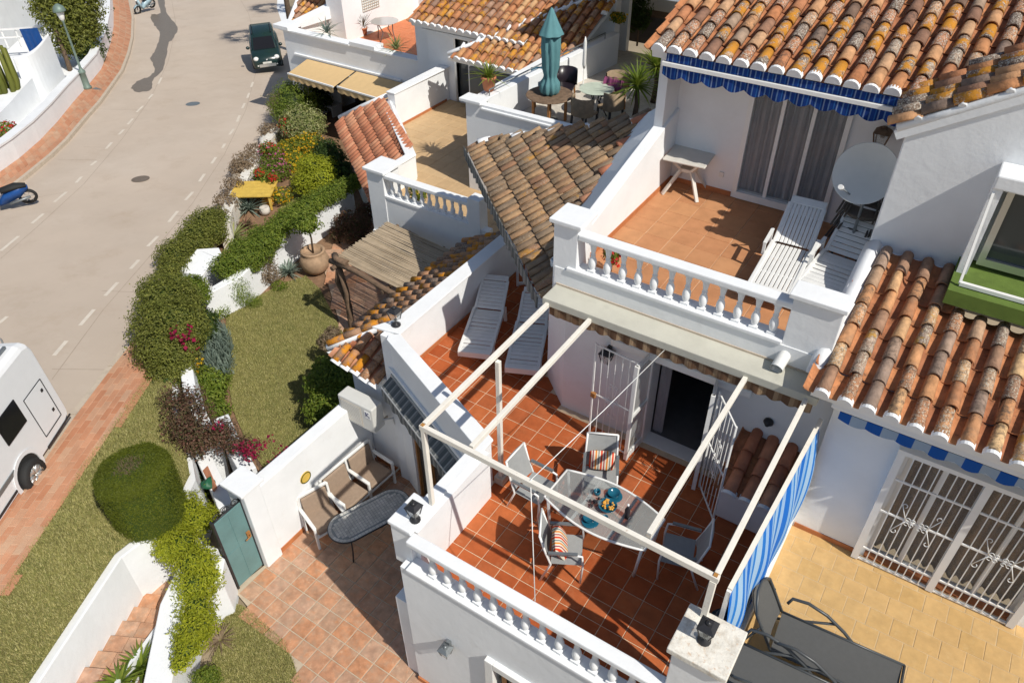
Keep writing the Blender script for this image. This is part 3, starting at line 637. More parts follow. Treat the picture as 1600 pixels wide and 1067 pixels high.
for k, x0 in enumerate((.55, 1.55)):
    m = MB()
    for z in (.30, 1.12, 1.75): m.bar((x0, 8.10, T+z), (x0+.9, 8.10, T+z), .02, .028)
    for i in range(1, 9): m.bar((x0+.1*i, 8.10, T+.05), (x0+.1*i, 8.10, 5.02), .013, .013)
    gr = m.build('window_grille', 'white_paint', Cn)
    m = MB(); c = V(x0+.45, 8.085, T+1.12)
    for sx in (-1, 1):
        for sz in (-1, 1):
            p = c + V(sx*.13, 0, 0); q = c + V(sx*.24, 0, sz*.26)
            m.tube([p, q], .006, 5)
            m.tube([q + V(sx*-.03*(1-math.cos(a)), 0, sz*.035*math.sin(a)) for a in [i*.7 for i in range(7)]], .006, 5)
            for xx in (.05, .11): m.tube([c + V(sx*xx+.028*math.cos(a), 0, sz*.045+.028*math.sin(a)) for a in [i*.75 for i in range(8)]], .0055, 5)
    m.build('scroll', 'white_paint', gr)
m = MB()
for x in (.64, 1.05, 1.56, 2.0, 2.47): m.box(x-.03, 8.312, T+.02, x+.03, 8.352, 5.0)
m.box(.605, 8.308, T+.012, 2.515, 8.356, T+.09); m.box(.605, 8.308, 4.95, 2.515, 8.356, 5.01); sd = m.build('terrace_door', 'white_paint', Cn)
m = MB(); m.box(.605, 8.202, T+.002, 2.515, 8.306, T+.03); m.build('door_sill', 'skirting', Cn)
for x0, x1 in ((.675, 1.015), (1.085, 1.525), (1.595, 1.965), (2.035, 2.435)):
    g = MB(); g.box(x0, 8.325, T+.09, x1, 8.335, 4.95); g.build('pane', 'glass', sd)
m = MB(); pts = [(.58+1.96*i/120, 8.5+.05*math.sin(i*.62)) for i in range(121)]
m.add([(x, y, T+.03) for x, y in pts]+[(x, y, 5.0) for x, y in pts], [(i, i+1, 122+i, 121+i) for i in range(120)], True); m.build('curtain', 'tile_brown', Cn)
def zC(y): return 5.66 + .29*(y-7.9)
roof(Cn, 'roof', (-.70, 7.88, zC(7.88)), (3.5, 7.88, zC(7.88)), (-.7, 10.4, zC(10.4)), [(-.72, 7.88, zC(7.88)), (3.5, 7.88, zC(7.88)), (3.5, 9.55, zC(9.55)), (.38, 9.62, zC(9.62)), (.30, 10.42, zC(10.42)), (-.72, 10.42, zC(10.42))], 'tile_tan', 'C1', wide=.84)
m = MB(); vy = [8.12+.285*i for i in range(9)]; m.add([(x, y, zC(y)+dz*(1 if y > 8.2 else .2)+.02*math.sin(y*9)) for y in vy for x, dz in ((-.88, .06), (-.80, .13), (-.72, .15), (-.66, .08), (-.66, -.05), (-.88, -.05))], [(6*i+k, 6*i+(k+1) % 6, 6*i+6+(k+1) % 6, 6*i+6+k) for i in range(8) for k in range(6)]+[tuple(range(5, -1, -1)), tuple(range(48, 54))], True); m.build('verge_mortar', 'plaster', Cn)
# gable wall with bay window above that roof
m = MB(); m.prism([(-.84, 10.4), (3.6, 10.4), (3.6, 10.6), (-.84, 10.6)], 5.8, [8.14, 10.9, 10.9, 8.14]); m.build('gable_wall', 'plaster', Cn, bevel=.02)
m = MB(); m.box(.30, 9.95, 7.80, 3.6, 10.40, 7.98); m.build('window_hood', 'plaster', Cn, bevel=.02)
m = MB(); m.box(.30, 9.98, 6.5, .42, 10.4, 7.8); m.build('bay_cheek', 'plaster', Cn)
m = MB(); m.box(.48, 10.2, 6.66, .56, 10.3, 7.8); m.box(.56, 10.2, 6.66, 2.6, 10.3, 6.76); m.box(.56, 10.2, 7.7, 2.6, 10.3, 7.8); m.box(1.5, 10.2, 6.76, 1.58, 10.3, 7.7)
bw = m.build('bay_window', 'alu', Cn); g = MB(); g.box(.56, 10.245, 6.76, 1.5, 10.255, 7.7); g.box(1.58, 10.245, 6.76, 2.6, 10.255, 7.7); g.build('pane', 'pane', bw)
m = MB(); m.box(.28, 9.5, 6.40, 3.6, 10.4, 6.60); m.build('window_ledge', 'turf_green', Cn)
m = MB(); m.bar((.38, 9.66, 6.64), (3.4, 9.66, 6.64), .05, .05); m.bar((.38, 9.66, 6.64), (.33, 9.97, 7.75), .03, .03); m.build('shutter_rail', 'white_paint', Cn)
# roof slope behind the gable, falling to the left
def zR(x): return 8.16 + .62*(x+.84)
roof(Cn, 'side_roof', (-.98, 12.1, zR(-.98)), (-.98, 10.36, zR(-.98)), (3.4, 10.36, zR(3.4)), [(-.98, 11.62, zR(-.98)), (-.98, 10.36, zR(-.98)), (3.4, 10.36, zR(3.4)), (3.4, 14.2, zR(3.4))], 'tile_lichen', 'C2', pitch=.30, mortar_ends=False)
m = MB(); m.tube([V(-.95+.5*i, 10.40, zR(-.95+.5*i)+.02) for i in range(9)], .06, 8)
for i in range(10): p = V(-.75+.42*i, 10.40, zR(-.75+.42*i)+.06); m.tube([p+V(0, -.05, 0), p+V(0, .10, .06)], .05, 6)
m.build('rake_mortar', 'plaster', Cn)
m = MB(); m.prism([(3.55, 10.4), (3.6, 10.4), (3.6, 15), (3.55, 15)], 5.6, 10.7); m.build('end_wall', 'plaster', Cn)
# ---------------------------------------------------------------- middle house on the left: beige terrace, round table terrace
ZB = 2.3
B = thing('middle_house', 'white house with empty beige terrace and parasol terrace behind the pergola house', 'house', (-12, 16, 0), fixed=True)
m = MB()
wallbox(m, 'y', 12.9, .22, -12.9, -9.2, -1, ZB+.32); wallseg(m, (-15.62, 16.75), (-12.95, 14.55), .20, -1, 3.0); m.box(-12.95, 13.5, -1, -12.75, 14.6, 3.0); m.box(-15.7, 16.98, -1, -15.42, 19.68, 3.35); m.build('lower_wall', 'plaster', B)
m = MB(); m.prism([(-12.8, 13.05), (-9.2, 13.05), (-9.2, 19.68), (-15.45, 19.68), (-15.45, 16.9), (-12.8, 14.6)], 1.9, ZB-.008); dk = m.build('terrace_deck', 'grout_beige', B)
pave(dk, 'floor_tile', (-15.5, 12.9, ZB), (1, 0, 0), (0, 1, 0), .42, .42, .02, [(-12.8, 13.0), (-9.0, 13.0), (-9.0, 19.6), (-15.3, 19.6), (-15.3, 16.9), (-12.8, 14.7)], 'beige_tile', gap=.006, limit=200)
m = MB(); m.prism([(-15.70, 16.72), (-12.98, 14.46), (-12.98, 13.58), (-12.72, 13.58), (-12.72, 14.62), (-15.44, 16.95)], 3.0, 3.05); m.prism([(-15.74, 16.97), (-15.40, 16.97), (-15.36, 19.68), (-15.74, 19.68)], 3.352, 3.40); m.build('parapet_cap', 'plaster', B, bevel=.015)
m = MB(); m.box(-15.41, 16.9, ZB, -15.39, 19.5, ZB+.08); m.build('skirting', 'skirting', B)
m = MB(); m.box(-12.95, 12.88, 1.5, -12.4, 13.5, 3.28); m.build('pillar', 'plaster', B, bevel=.01)
m = MB(); m.box(-13.02, 12.82, 3.28, -12.32, 13.58, 3.36); m.build('pillar_cap', 'plaster', B, bevel=.012)
m = MB(); m.box(-9.75, 12.87, 0, -9.4, 13.2, 3.4); m.build('pillar', 'plaster', B, bevel=.01)
m = MB(); m.box(-12.4, 12.88, ZB+.32, -9.7, 13.14, ZB+.38); m.build('balustrade_base', 'plaster', B)
m = MB(); m.box(-12.4, 12.89, 3.16, -9.7, 13.13, 3.26); m.build('balustrade_rail', 'plaster', B, bevel=.015)
balusters(B, [-12.22+.24*i for i in range(11)], 13.0, ZB+.38, balmesh(.48))
m = MB(); m.box(-12.95, 12.83, 1.45, -9.5, 12.90, 1.53); m.build('string_course', 'plaster', B, bevel=.01)
# roof slope west of the beige terrace
q0, q1 = V(-17.95, 16.85, 1.9), V(-13.45, 13.48, 1.9); q2 = V(-16.03, 17.0, 2.95)
nq = (q1-q0).cross(q2-q0).normalized()
def onq(x, y): return V(x, y, q0.z - (nq.x*(x-q0.x)+nq.y*(y-q0.y))/nq.z)
roof(B, 'west_roof', q0, q1, q2, [q0, q1, onq(-12.9, 13.7), onq(-12.86, 14.55), onq(-15.5, 16.85), onq(-15.75, 17.1)], 'tile_salmon', 'B1', pitch=.21, wide=.78, flat=.7, mortar_ends=False, pans='tile_salmon')
m = MB(); m.tube([onq(-17.9, 16.95)+V(0, 0, .1), onq(-16.9, 17.05)+V(0, 0, .1), onq(-15.85, 17.1)+V(0, 0, .1)], .07, 8); m.build('ridge_mortar', 'plaster', B)
m = MB(); m.prism([(-17.5, 16.8), (-13.3, 13.6), (-12.98, 13.6), (-12.98, 14.4), (-15.7, 16.7)], -1, 1.75); m.build('west_wall', 'plaster', B)
# parasol terrace block
m = MB(); wallbox(m, 'y', 15.0, .2, -11.25, -5.0, 1.9, 4.72); wallbox(m, 'x', -11.25, .2, 15.2, 19.6, 1.9, 4.72); m.build('upper_wall', 'plaster', B)
m = MB(); m.box(-11.4, 14.92, 4.72, -10.75, 15.35, 4.80); m.build('pillar_cap', 'plaster', B, bevel=.012)
m = MB(); m.box(-10.75, 14.95, 4.60, -5.0, 15.25, 4.66); m.build('parapet_cap', 'plaster', B, bevel=.012)
m = MB(); m.box(-11.1, 15.2, 3.7, -5.0, 22.5, 3.99); dk = m.build('upper_deck', 'stone', B)
m = MB(); m.prism([(-11.08, 15.36), (-10.82, 15.36), (-10.12, 21.3), (-10.36, 21.3)], 2.0, [4.76, 4.76, 4.9, 4.9]); m.build('party_wall', 'plaster', B, bevel=.012)
m = MB(); m.tube([(-10.86, 15.5, 4.92), (-10.6, 17.7, 4.99), (-10.25, 20.6, 5.06)], .018, 6)
for t in (0, .5, 1): p = V(-10.86, 15.5, 4.75).lerp(V(-10.25, 20.6, 4.89), t); m.tube([p, p+V(0, 0, .17)], .014, 6)
m.build('handrail', 'grey_metal', B)
m = MB(); m.box(-10.95, 21.4, 3.9, -10.35, 21.75, 8.2); m.build('porch_pillar', 'plaster', B, bevel=.015)
m = MB(); m.box(-11.2, 24.5, 3.9, -4.5, 24.7, 8.5); m.box(-11.2, 21.76, 3.9, -11.0, 25.5, 9.6); m.box(-4.9, 15.3, 3.9, -4.78, 24.6, 8.2); m.box(-10.98, 19.2, 6.62, -5.3, 24.48, 6.9); m.build('porch_wall', 'plaster', B)  # canopy slab and tall side wall out of view, added to shade the roofs
m = MB(); m.box(-7.6, 24.40, 4.0, -6.0, 24.49, 6.4); pw = m.build('porch_window', 'pane', B)
m = MB(); m.box(-7.7, 24.36, 4.0, -7.6, 24.5, 6.5); m.box(-6.0, 24.36, 4.0, -5.9, 24.5, 6.5); m.box(-6.85, 24.36, 4.0, -6.75, 24.5, 6.5); m.build('window_frame', 'white_paint', pw)
# beige terrace: rear front with glazed door, its roofs
m = MB(); wallbox(m, 'y', 19.7, .22, -16.2, -11.3, 1.9, 4.75, [(-15.05, -14.55, ZB, 4.35)]); wallbox(m, 'x', -16.2, .2, 19.92, 24, 1.9, 4.7); m.build('rear_wall', 'plaster', B)
m = MB(); m.box(-15.12, 19.66, ZB, -15.05, 19.9, 4.42); m.box(-14.55, 19.66, ZB, -14.48, 19.9, 4.42); m.box(-15.05, 19.66, 4.35, -14.55, 19.9, 4.42); df = m.build('terrace_door', 'alu', B)
g = MB(); g.box(-15.05, 19.8, ZB, -14.55, 19.81, 4.35); g.build('pane', 'pane', df)
m = MB(); m.box(-16.26, 19.5, 4.42, -12.5, 19.72, 4.52); m.build('eave_band', 'plaster', B, bevel=.01)
def zF(y): return 4.72 + .40*(y-19.3)
roof(B, 'rear_roof', (-16.5, 19.3, zF(19.3)), (-12.3, 19.3, zF(19.3)), (-16.5, 25, zF(25)), [(-16.5, 19.3, zF(19.3)), (-12.3, 19.3, zF(19.3)), (-11.6, 21.6, zF(21.6)), (-11.4, 26, zF(26)), (-16.5, 26, zF(26))], 'tile_far', 'B2')
def zG(y): return 4.25 + .45*(y-18.4)
roof(B, 'side_roof', (-14.4, 18.4, zG(18.4)), (-10.75, 18.4, zG(18.4)), (-10.7, 21.6, zG(21.6)), [(-14.4, 18.4, zG(18.4)), (-10.75, 18.4, zG(18.4)), (-10.4, 21.7, zG(21.7)), (-10.95, 21.6, zG(21.6)), (-12.05, 20.6, zG(20.6))], 'tile_far', 'B2')
m = MB(); hp = [V(-14.4, 18.4, 4.36).lerp(V(-10.95, 21.6, 5.80), t/10) for t in range(11)]; m.tube(hp, .06, 7)
for p in hp[1:]: m.tube([p-V(.0, .1, .0), p+V(-.02, .12, .10)], .045, 6)
m.build('ridge_mortar', 'plaster', B)
m = MB(); m.box(-13.9, 18.75, 1.9, -11.26, 18.95, 4.15); m.build('side_wall', 'plaster', B)
m = MB(); m.box(-13.8, 18.66, 2.4, -11.3, 18.74, 4.0); pw = m.build('side_window', 'pane', B)
m = MB(); m.box(-13.1, 22.4, 3.9, -10.4, 22.6, 8.5); m.build('upper_wall', 'plaster', B)
m = MB(); m.box(-14.55, 19.62, 4.46, -13.2, 19.69, 4.9); 
for i in range(12): m.bar((-14.5+.115*i, 19.60, 4.46), (-14.38+.115*i, 19.60, 4.66), .02, .02)
m.build('lattice_vent', 'white_paint', B)
# ---------------------------------------------------------------- far house on the left row
ZD = 2.2
D = thing('far_house', 'white house with orange tiled roof terrace and sand coloured awning beyond the garden', 'house', (-20.5, 22, -1), fixed=True)
m = MB(); wallbox(m, 'y', 20.3, .25, -23.75, -16.9, -1.6, 3.05, [(-23.2, -18.2, -1.6, 1.5)]); wallbox(m, 'x', -23.75, .25, 20.55, 27, -1.6, 3.05); m.build('front_wall', 'plaster', D)
m = MB(); m.box(-23.85, 20.22, 3.05, -20.3, 20.62, 3.12); m.box(-19.1, 20.22, 3.05, -16.9, 20.62, 3.12); m.build('parapet_cap', 'plaster', D, bevel=.012)
m = MB(); m.box(-20.3, 20.25, 3.05, -19.1, 20.75, 3.22); m.build('pillar_cap', 'plaster', D, bevel=.015)
m = MB(); m.box(-24.1, 20.15, 3.1, -23.3, 20.9, 3.25); m.build('pillar_cap', 'plaster', D, bevel=.015)
m = MB(); m.prism([(-23.8, 20.9), (-23.4, 20.9), (-22.9, 26), (-23.3, 26)], 3.0, [3.25, 3.25, 3.9, 3.9]); m.build('parapet_cap', 'plaster', D, bevel=.015)
m = MB(); m.box(-23.3, 20.22, 2.2, -18.0, 20.30, 2.28); m.build('string_course', 'plaster', D, bevel=.01)
m = MB(); m.box(-23.6, 20.5, 1.9, -16.5, 28, ZD-.006); dk = m.build('terrace_deck', 'grout', D)
pave(dk, 'floor_tile', (-23.4, 20.5, ZD), (1, 0, 0), (0, 1, 0), .45, .45, .02, [(-22.6, 20.6), (-16.6, 20.6), (-16.6, 27), (-22.6, 27)], 'far_tile', gap=.006, limit=120)
m = MB(); m.box(-23.4, 22.4, 1.9, -22.55, 27.6, 5.2); m.box(-22.6, 27.0, 1.9, -16.2, 27.3, 5.6); m.box(-16.9, 19.95, -1.6, -16.4, 27, 4.4); m.build('upper_wall', 'plaster', D)
m = MB()
for i in range(9): m.bar((-22.53, 23.5+.12*i, 3.1), (-22.53, 23.5+.12*i, 4.0), .02, .02); m.bar((-22.52, 23.5, 3.1+.1*i), (-22.52, 24.5, 3.1+.1*i), .02, .02)
m.build('lattice_vent', 'aged_plastic', D)
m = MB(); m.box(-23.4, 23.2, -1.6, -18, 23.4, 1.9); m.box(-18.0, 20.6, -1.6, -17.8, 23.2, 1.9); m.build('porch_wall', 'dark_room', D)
m = MB(); m.tube([(-22.5, 20.27, 1.83), (-17.2, 20.27, 1.93)], .05, 8); m.build('awning_tube', 'white_paint', D)
# second far house behind it (only its tiled slope and a wall show)
E_ = thing('corner_house', 'white house with small orange tiled slope at the top edge near the parked car', 'house', (-24.5, 23, -1), fixed=True)
def zE(y): return 2.55 + .40*(y-21.1)
roof(E_, 'roof', (-26.3, 21.1, zE(21.1)), (-23.9, 21.1, zE(21.1)), (-23.9, 27, zE(27)), [(-24.4, 21.15, zE(21.15)), (-23.9, 21.15, zE(21.15)), (-23.45, 24, zE(24)), (-23.4, 28, zE(28)), (-27.5, 28, zE(28)), (-25.6, 23.2, zE(23.2))], 'tile_far', 'E1', mortar_ends=False)
m = MB(); m.tube([V(-24.5, 21.1, 2.7), V(-25.6, 23.2, 3.5), V(-27.5, 28, 5.4)], .09, 7); m.build('ridge_mortar', 'plaster', E_)
m = MB(); m.prism([(-24.4, 21.3), (-23.9, 21.3), (-23.9, 28), (-27.2, 28), (-25.5, 23.3)], -1.6, [2.4, 2.4, 4.9, 4.9, 3.2]); m.build('wall', 'plaster', E_)
# ---------------------------------------------------------------- houses across the street (upper left corner)
F = thing('street_house', 'white house across the street with curved parapet and blue cloth on its rail', 'house', (-42, 16, 0), fixed=True)
zf = G(-37, 16)-.3
def PF(x, y, z): return P(x, y, z)
fa, fb = PF(102, 133, zf), PF(38, 215, zf)
def hz(px, py, a): # height of the point above a seen at px,py
    v = ray(px, py); k = ((a-CAM).to_2d().length)/v.to_2d().length; return CAM.z + v.z*k
ft = hz(78, 52, fa)
m = MB(); far = (fa-CAM).to_2d().normalized()*6
c0 = fa.to_2d(); c1 = fb.to_2d(); c2 = PF(-60, 330, zf).to_2d()
m.prism([tuple(c0), tuple(c1), tuple(c2), tuple(c2+far), tuple(c0+far)], zf-2, ft-.9); 
m.build('front_wall', 'plaster', F)
m = MB(); arc = []
d0 = PF(76, 54, ft).to_2d(); d1 = PF(20, 92, ft).to_2d(); nrm = (d0-CAM.to_2d()).normalized()
for i in range(13):
    t = i/12; q = d0.lerp(d1, t) - nrm*(math.sin(math.pi*t)*.9); arc.append(q)
m.prism([tuple(q) for q in arc]+[tuple(q+nrm*.35) for q in reversed(arc)], ft-3.5, ft); m.build('curved_parapet', 'plaster', F, bevel=.03)
wx = c0.lerp(c2, .45)+far*1.1; ang_ = (c2-c0).normalized(); m = MB()
q_ = [c0+far*1.35-ang_*.5, c2+far*1.35, c2+far*2.2, c0+far*2.2-ang_*.5]
m.prism([tuple(q) for q in q_], zf-2, ft+1.0); m.build('rear_wall', 'plaster', F)
ea, eb, ec = V(*(c2+far*1.30), ft+1.0), V(*(c0+far*1.30-ang_*.9), ft+1.0), V(*(c0+far*2.1-ang_*.9), ft+2.9)
roof(F, 'roof', ea, eb, ec, [ea, eb, ec, V(*(c2+far*2.1), ft+2.9)], 'tile_far', 'F1', mortar_ends=False)
m = MB(); a, b = PF(-5, 47, ft+.45), PF(50, 44, ft+.45); m.bar(a, b, .12, .06); m.bar(a-V(0, 0, .35), b-V(0, 0, .35), .08, .05)
for t in (.1, .5, .95): q = a.lerp(b, t); m.bar(q, q-V(0, 0, .8), .06, .06)
m.build('rail', 'white_paint', F)
# ================================================================ GROUND
def sheet(name, pts, mat, lift, lev=None):
    lev = lev or G
    """laid surface that follows the slope of the ground; pts are xy"""
    bm = bmesh.new(); vs = [bm.verts.new((p[0], p[1], 0)) for p in pts]; bm.faces.new(vs)
    bmesh.ops.bisect_plane(bm, geom=bm.verts[:]+bm.edges[:]+bm.faces[:], plane_co=(-18.46, 17.06, 0), plane_no=(-.56, .83, 0))
    bmesh.ops.triangulate(bm, faces=bm.faces[:])
    for v in bm.verts: v.co.z = lev(v.co.x, v.co.y) + lift
    me = bpy.data.meshes.new(name); bmesh.ops.recalc_face_normals(bm, faces=bm.faces[:]); bm.to_mesh(me); bm.free(); me.materials.append(MATS[mat])
    if me.polygons and sum(p.normal.z for p in me.polygons) < 0: me.flip_normals()
    return struct(link(name, me))
def pxs(l): return [tuple(PG(x, y)[:2]) for x, y in l]
def pxg(l): return [tuple(PQ(x, y)[:2]) for x, y in l]
m = MB(); m.quad((-150, 400, -21), (-150, -60, -.08), (60, -60, -.08), (60, 400, -21)) if 0 else None
cz = -18.46; nv = Vector((-.56, .83)); tv = Vector((.83, .56)); c = Vector((-18.46, 17.06))
def gp(a, b, l): q = c + tv*a + nv*b; return (q.x, q.y, l - GS*max(0, b))
m.quad(gp(-300, 0, -.10), gp(-300, -120, -.10), gp(300, -120, -.10), gp(300, 0, -.10)); m.quad(gp(-300, 400, -.10), gp(-300, 0, -.10), gp(300, 0, -.10), gp(300, 400, -.10))
struct(m.build('ground', 'field', None))
edge = [(440, -60), (446, 0), (455, 60), (470, 130), (440, 190), (400, 250), (372, 300), (330, 370), (275, 425), (250, 470), (262, 540), (276, 570), (276, 640), (296, 700), (304, 745), (282, 790), (247, 822), (205, 850), (182, 868), (118, 964), (50, 1066), (-30, 1190)]
ex = pxs(edge) + [(-7, -6), (-30, -30), (-120, 0), (-120, 120), (-40, 120)]
m = MB(); m.prism(ex, -8, [G(x, y)-.07 for x, y in ex]); struct(m.build('street_bank', 'plaster', None))
road_l = [(-30, 330), (16, 296), (40, 277), (80, 244), (105, 220), (137, 182), (156, 161), (174, 136), (191, 112), (201, 86), (207, 60), (208, 29), (204, 10), (196, -30), (180, -80)]
road_r = [(430, -80), (436, -30), (432, 10), (448, 60), (462, 130), (440, 190), (400, 250), (372, 300), (330, 370), (280, 430), (240, 490), (224, 515), (174, 577), (116, 653), (58, 737), (6, 800), (-60, 880), (-200, 700)]
sheet('road', pxs(road_l+road_r), 'asphalt', -.05)
m = MB()
def strip(mb, A, B, w, lift):
    A, B = Vector(A), Vector(B); d = (B-A); n = Vector((-d.y, d.x, 0)).normalized()*w/2
    k = max(1, int(d.length/1.0)); L = [A.lerp(B, i/k) for i in range(k+1)]
    for a, b in zip(L, L[1:]):
        q = [a-n, b-n, b+n, a+n]; mb.quad(*[(p.x, p.y, G(p.x, p.y)+lift) for p in q])
dash = [((183, 439), (163, 460)), ((146, 481), (124, 506)), ((103, 530), (83, 553)), ((301, 298), (289, 311)), ((277, 328), (263, 345)), ((246, 367), (230, 383)), ((216, 404), (203, 418)), ((395, 127), (392, 135)), ((389, 144), (386, 152)), ((382, 160), (378, 168)), ((374, 179), (370, 189)), ((365, 200), (358, 209)), ((351, 223), (347, 230)), ((337, 244), (330, 254)), ((319, 270), (311, 282)),
        ((223, 164), (213, 174)), ((207, 184), (199, 193)), ((193, 201), (185, 209)), ((174, 221), (165, 231)), ((150, 250), (141, 257)), ((127, 274), (118, 284)), ((103, 298), (84, 314)), ((67, 332), (49, 347)), ((28, 367), (0, 390)), ((10, 492), (-3, 503)), ((238, 146), (232, 153)), ((252, 120), (247, 130))]
for i, (a, b) in enumerate(dash):
    q = MB(); strip(q, PG(*a), PG(*b), .10, -.045); o = q.build('lane_dash', 'road_paint', None); struct(o)
q = MB()
for a, b in (((158, 452), (234, 455)), ((80, 574), (180, 575)), ((270, 335), (318, 337)), ((150, 169), (230, 171)), ((130, 228), (170, 229)), ((60, 306), (104, 298)), ((215, 81), (262, 80)), ((90, 248), (150, 248))): strip(q, PG(*a), PG(*b), .018, -.047)
long = [(0, 402), (60, 350), (130, 286), (190, 216), (235, 152), (262, 96), (275, 40), (268, 0)]
for a, b in zip(long, long[1:]): strip(q, PG(*a), PG(*b), .016, -.0465)
long = [(80, 590), (160, 482), (230, 402), (300, 316), (350, 240), (384, 170), (400, 110), (398, 60), (388, 20), (370, -10)]
for a, b in zip(long, long[1:]): strip(q, PG(*a), PG(*b), .016, -.0462)
struct(q.build('road_joint', 'joint_dark', None))
st = [(205, 136), (214, 126), (233, 118), (242, 107), (235, 90), (245, 73), (249, 50), (239, 36), (236, 22), (250, 20), (247, 0), (244, -20), (256, -20), (257, 0), (261, 22), (277, 42), (270, 60), (263, 65), (260, 84), (254, 107), (239, 124), (236, 138), (214, 143), (207, 138)]
sm_ = []; rs_ = random.Random(9)
for i in range(len(st)):
    p0_, p1_, p2_, p3_ = [Vector(st[(i+k) % len(st)]) for k in (-1, 0, 1, 2)]
    for k in range(5):
        t_ = k/5; q = .5*((2*p1_)+(p2_-p0_)*t_+(2*p0_-5*p1_+4*p2_-p3_)*t_*t_+(3*p1_-p0_-3*p2_+p3_)*t_**3); sm_.append((q.x+rs_.uniform(-1.1, 1.1), q.y+rs_.uniform(-.8, .8)))
sheet('water_stain', pxs(sm_), 'wet', -.0455)
for (x, y) in ((301, 161), (219, 278)):
    p = PG(x, y); q = MB(); q.lathe([(.30, -.06), (.30, -.041), (.255, -.041), (.255, -.0475), (.245, -.0475), (.245, -.041), (.001, -.040)], (p.x, p.y, p.z), 20, False, axis=(GS*-.56, GS*.83, 1))
    tag(q.build('manhole_cover', 'grey_metal' if x > 250 else 'wet', None), 'round iron manhole cover in the %s of the street' % ('far bend' if x > 250 else 'near middle'), 'manhole cover')
# pavement along the gardens: brick pavers and kerb
near = [(236, 498), (224, 515), (174, 577), (116, 653), (58, 737), (6, 800), (-40, 860), (-60, 990), (0, 938), (28, 893), (67, 834), (112, 767), (131, 731), (186, 658), (229, 592), (262, 540), (258, 505)]
sw = sheet('pavement', pxs(near), 'paver_joint', .075)
kd = (PG(224, 515)-PG(58, 737)); kd.z = 0; kd.normalize(); kn = Vector((-kd.y, kd.x, 0))
pave(sw, 'paver', PG(58, 737)*1 + V(0, 0, 0), kd, kn, .40, .135, .05, pxs([(x+(7 if i > 6 else 0), y+(4 if i > 6 else 0)) for i, (x, y) in enumerate(near)]), 'brick_paver', gap=.008, offs=.5, z=lambda x, y: G(x, y)+.083, jit=.003)
def kerb(name, pts, w=.13, top=.095):
    q = MB(); P_ = [PG(*p) for p in pts]
    for a, b in zip(P_, P_[1:]):
        d = (b-a); d.z = 0; n = Vector((-d.y, d.x, 0)).normalized()*w/2; k = max(1, int(d.length/.9))
        for i in range(k):
            s0, s1 = a.lerp(b, i/k), a.lerp(b, (i+.985)/k)
            z0, z1 = G(s0.x, s0.y), G(s1.x, s1.y)
            vs = [(s0-n), (s1-n), (s1+n), (s0+n)]; zz = [z0, z1, z1, z0]
            q.add([(p.x, p.y, z-.1) for p, z in zip(vs, zz)]+[(p.x, p.y, z+top) for p, z in zip(vs, zz)], [(3, 2, 1, 0), (4, 5, 6, 7), (0, 1, 5, 4), (1, 2, 6, 5), (2, 3, 7, 6), (3, 0, 4, 7)])
    return struct(q.build(name, 'kerb_stone', None))
kerb('kerb', [(236, 498), (224, 515), (174, 577), (116, 653), (58, 737), (6, 800), (-40, 860)])
inner = [(-40, 305), (0, 272), (32, 249), (64, 221), (91, 192), (115, 162), (131, 144), (142, 131), (159, 110), (167, 89), (174, 67), (178, 43), (178, 16), (176, 0), (168, -40)]
outer = road_l[:-1]
sheet('far_pavement', pxs(inner+outer[::-1]), 'paver_joint', .06)
fp = S.objects['far_pavement']
I3 = [PG(*p) for p in inner]; O3 = [PG(*p) for p in outer]
def along(L, t):
    seg = [(b-a).length for a, b in zip(L, L[1:])]; tot = sum(seg); d = t*tot
    for (a, b), l in zip(zip(L, L[1:]), seg):
        if d <= l: return a.lerp(b, d/l)
        d -= l
    return L[-1].copy()
lenA = sum((b-a).length for a, b in zip(I3, I3[1:])); rows = int(lenA/.27); cells = []
for i in range(rows):
    for j in range(3):
        q = []
        for (ti, tj) in ((i+.03, j/3+.01), (i+.97, j/3+.01), (i+.97, (j+1)/3-.01), (i+.03, (j+1)/3-.01)):
            a, b = along(I3, ti/rows), along(O3, ti/rows); p = a.lerp(b, tj); q.append((p.x, p.y, G(p.x, p.y)+.068))
        cells.append((dcam(q[0]), q))
cells.sort(key=lambda c: c[0]); rest = MB()
for k, (d, q) in enumerate(cells):
    if k < 290:
        mm = MB(); mm.sheet(q if (Vector(q[1])-Vector(q[0])).cross(Vector(q[3])-Vector(q[0])).z > 0 else q[::-1], .03); mm.build('paver', 'brick_paver', fp)
    else: rest.sheet(q if (Vector(q[1])-Vector(q[0])).cross(Vector(q[3])-Vector(q[0])).z > 0 else q[::-1], .03)
if rest.v: rest.build('pavers', 'brick_paver', fp, kind='stuff')
kerb('far_kerb', outer, top=.085)
# wall along the far pavement
wp = [PG(*p) for p in inner]; q = MB(); cap = MB()
for a, b in zip(wp, wp[1:]):
    n = Vector((-(b-a).y, (b-a).x, 0)).normalized()*.32
    if n.dot(a-CAM) < 0: n = -n
    za, zb = G(a.x, a.y)+.78, G(b.x, b.y)+.78
    q.prism([(a.x, a.y), (b.x, b.y), (b.x+n.x, b.y+n.y), (a.x+n.x, a.y+n.y)], -4, [za, zb, zb, za]); n2 = n*.12
    cap.prism([(a.x-n2.x, a.y-n2.y), (b.x-n2.x, b.y-n2.y), (b.x+n.x*1.1, b.y+n.y*1.1), (a.x+n.x*1.1, a.y+n.y*1.1)], [za, zb, zb, za], [za+.07, zb+.07, zb+.07, za+.07])
fw = thing('street_wall', 'long low white wall curving along the far pavement', 'wall', wp[4], fixed=True)
q.build('wall_body', 'plaster', fw); cap.build('coping', 'plaster', fw)
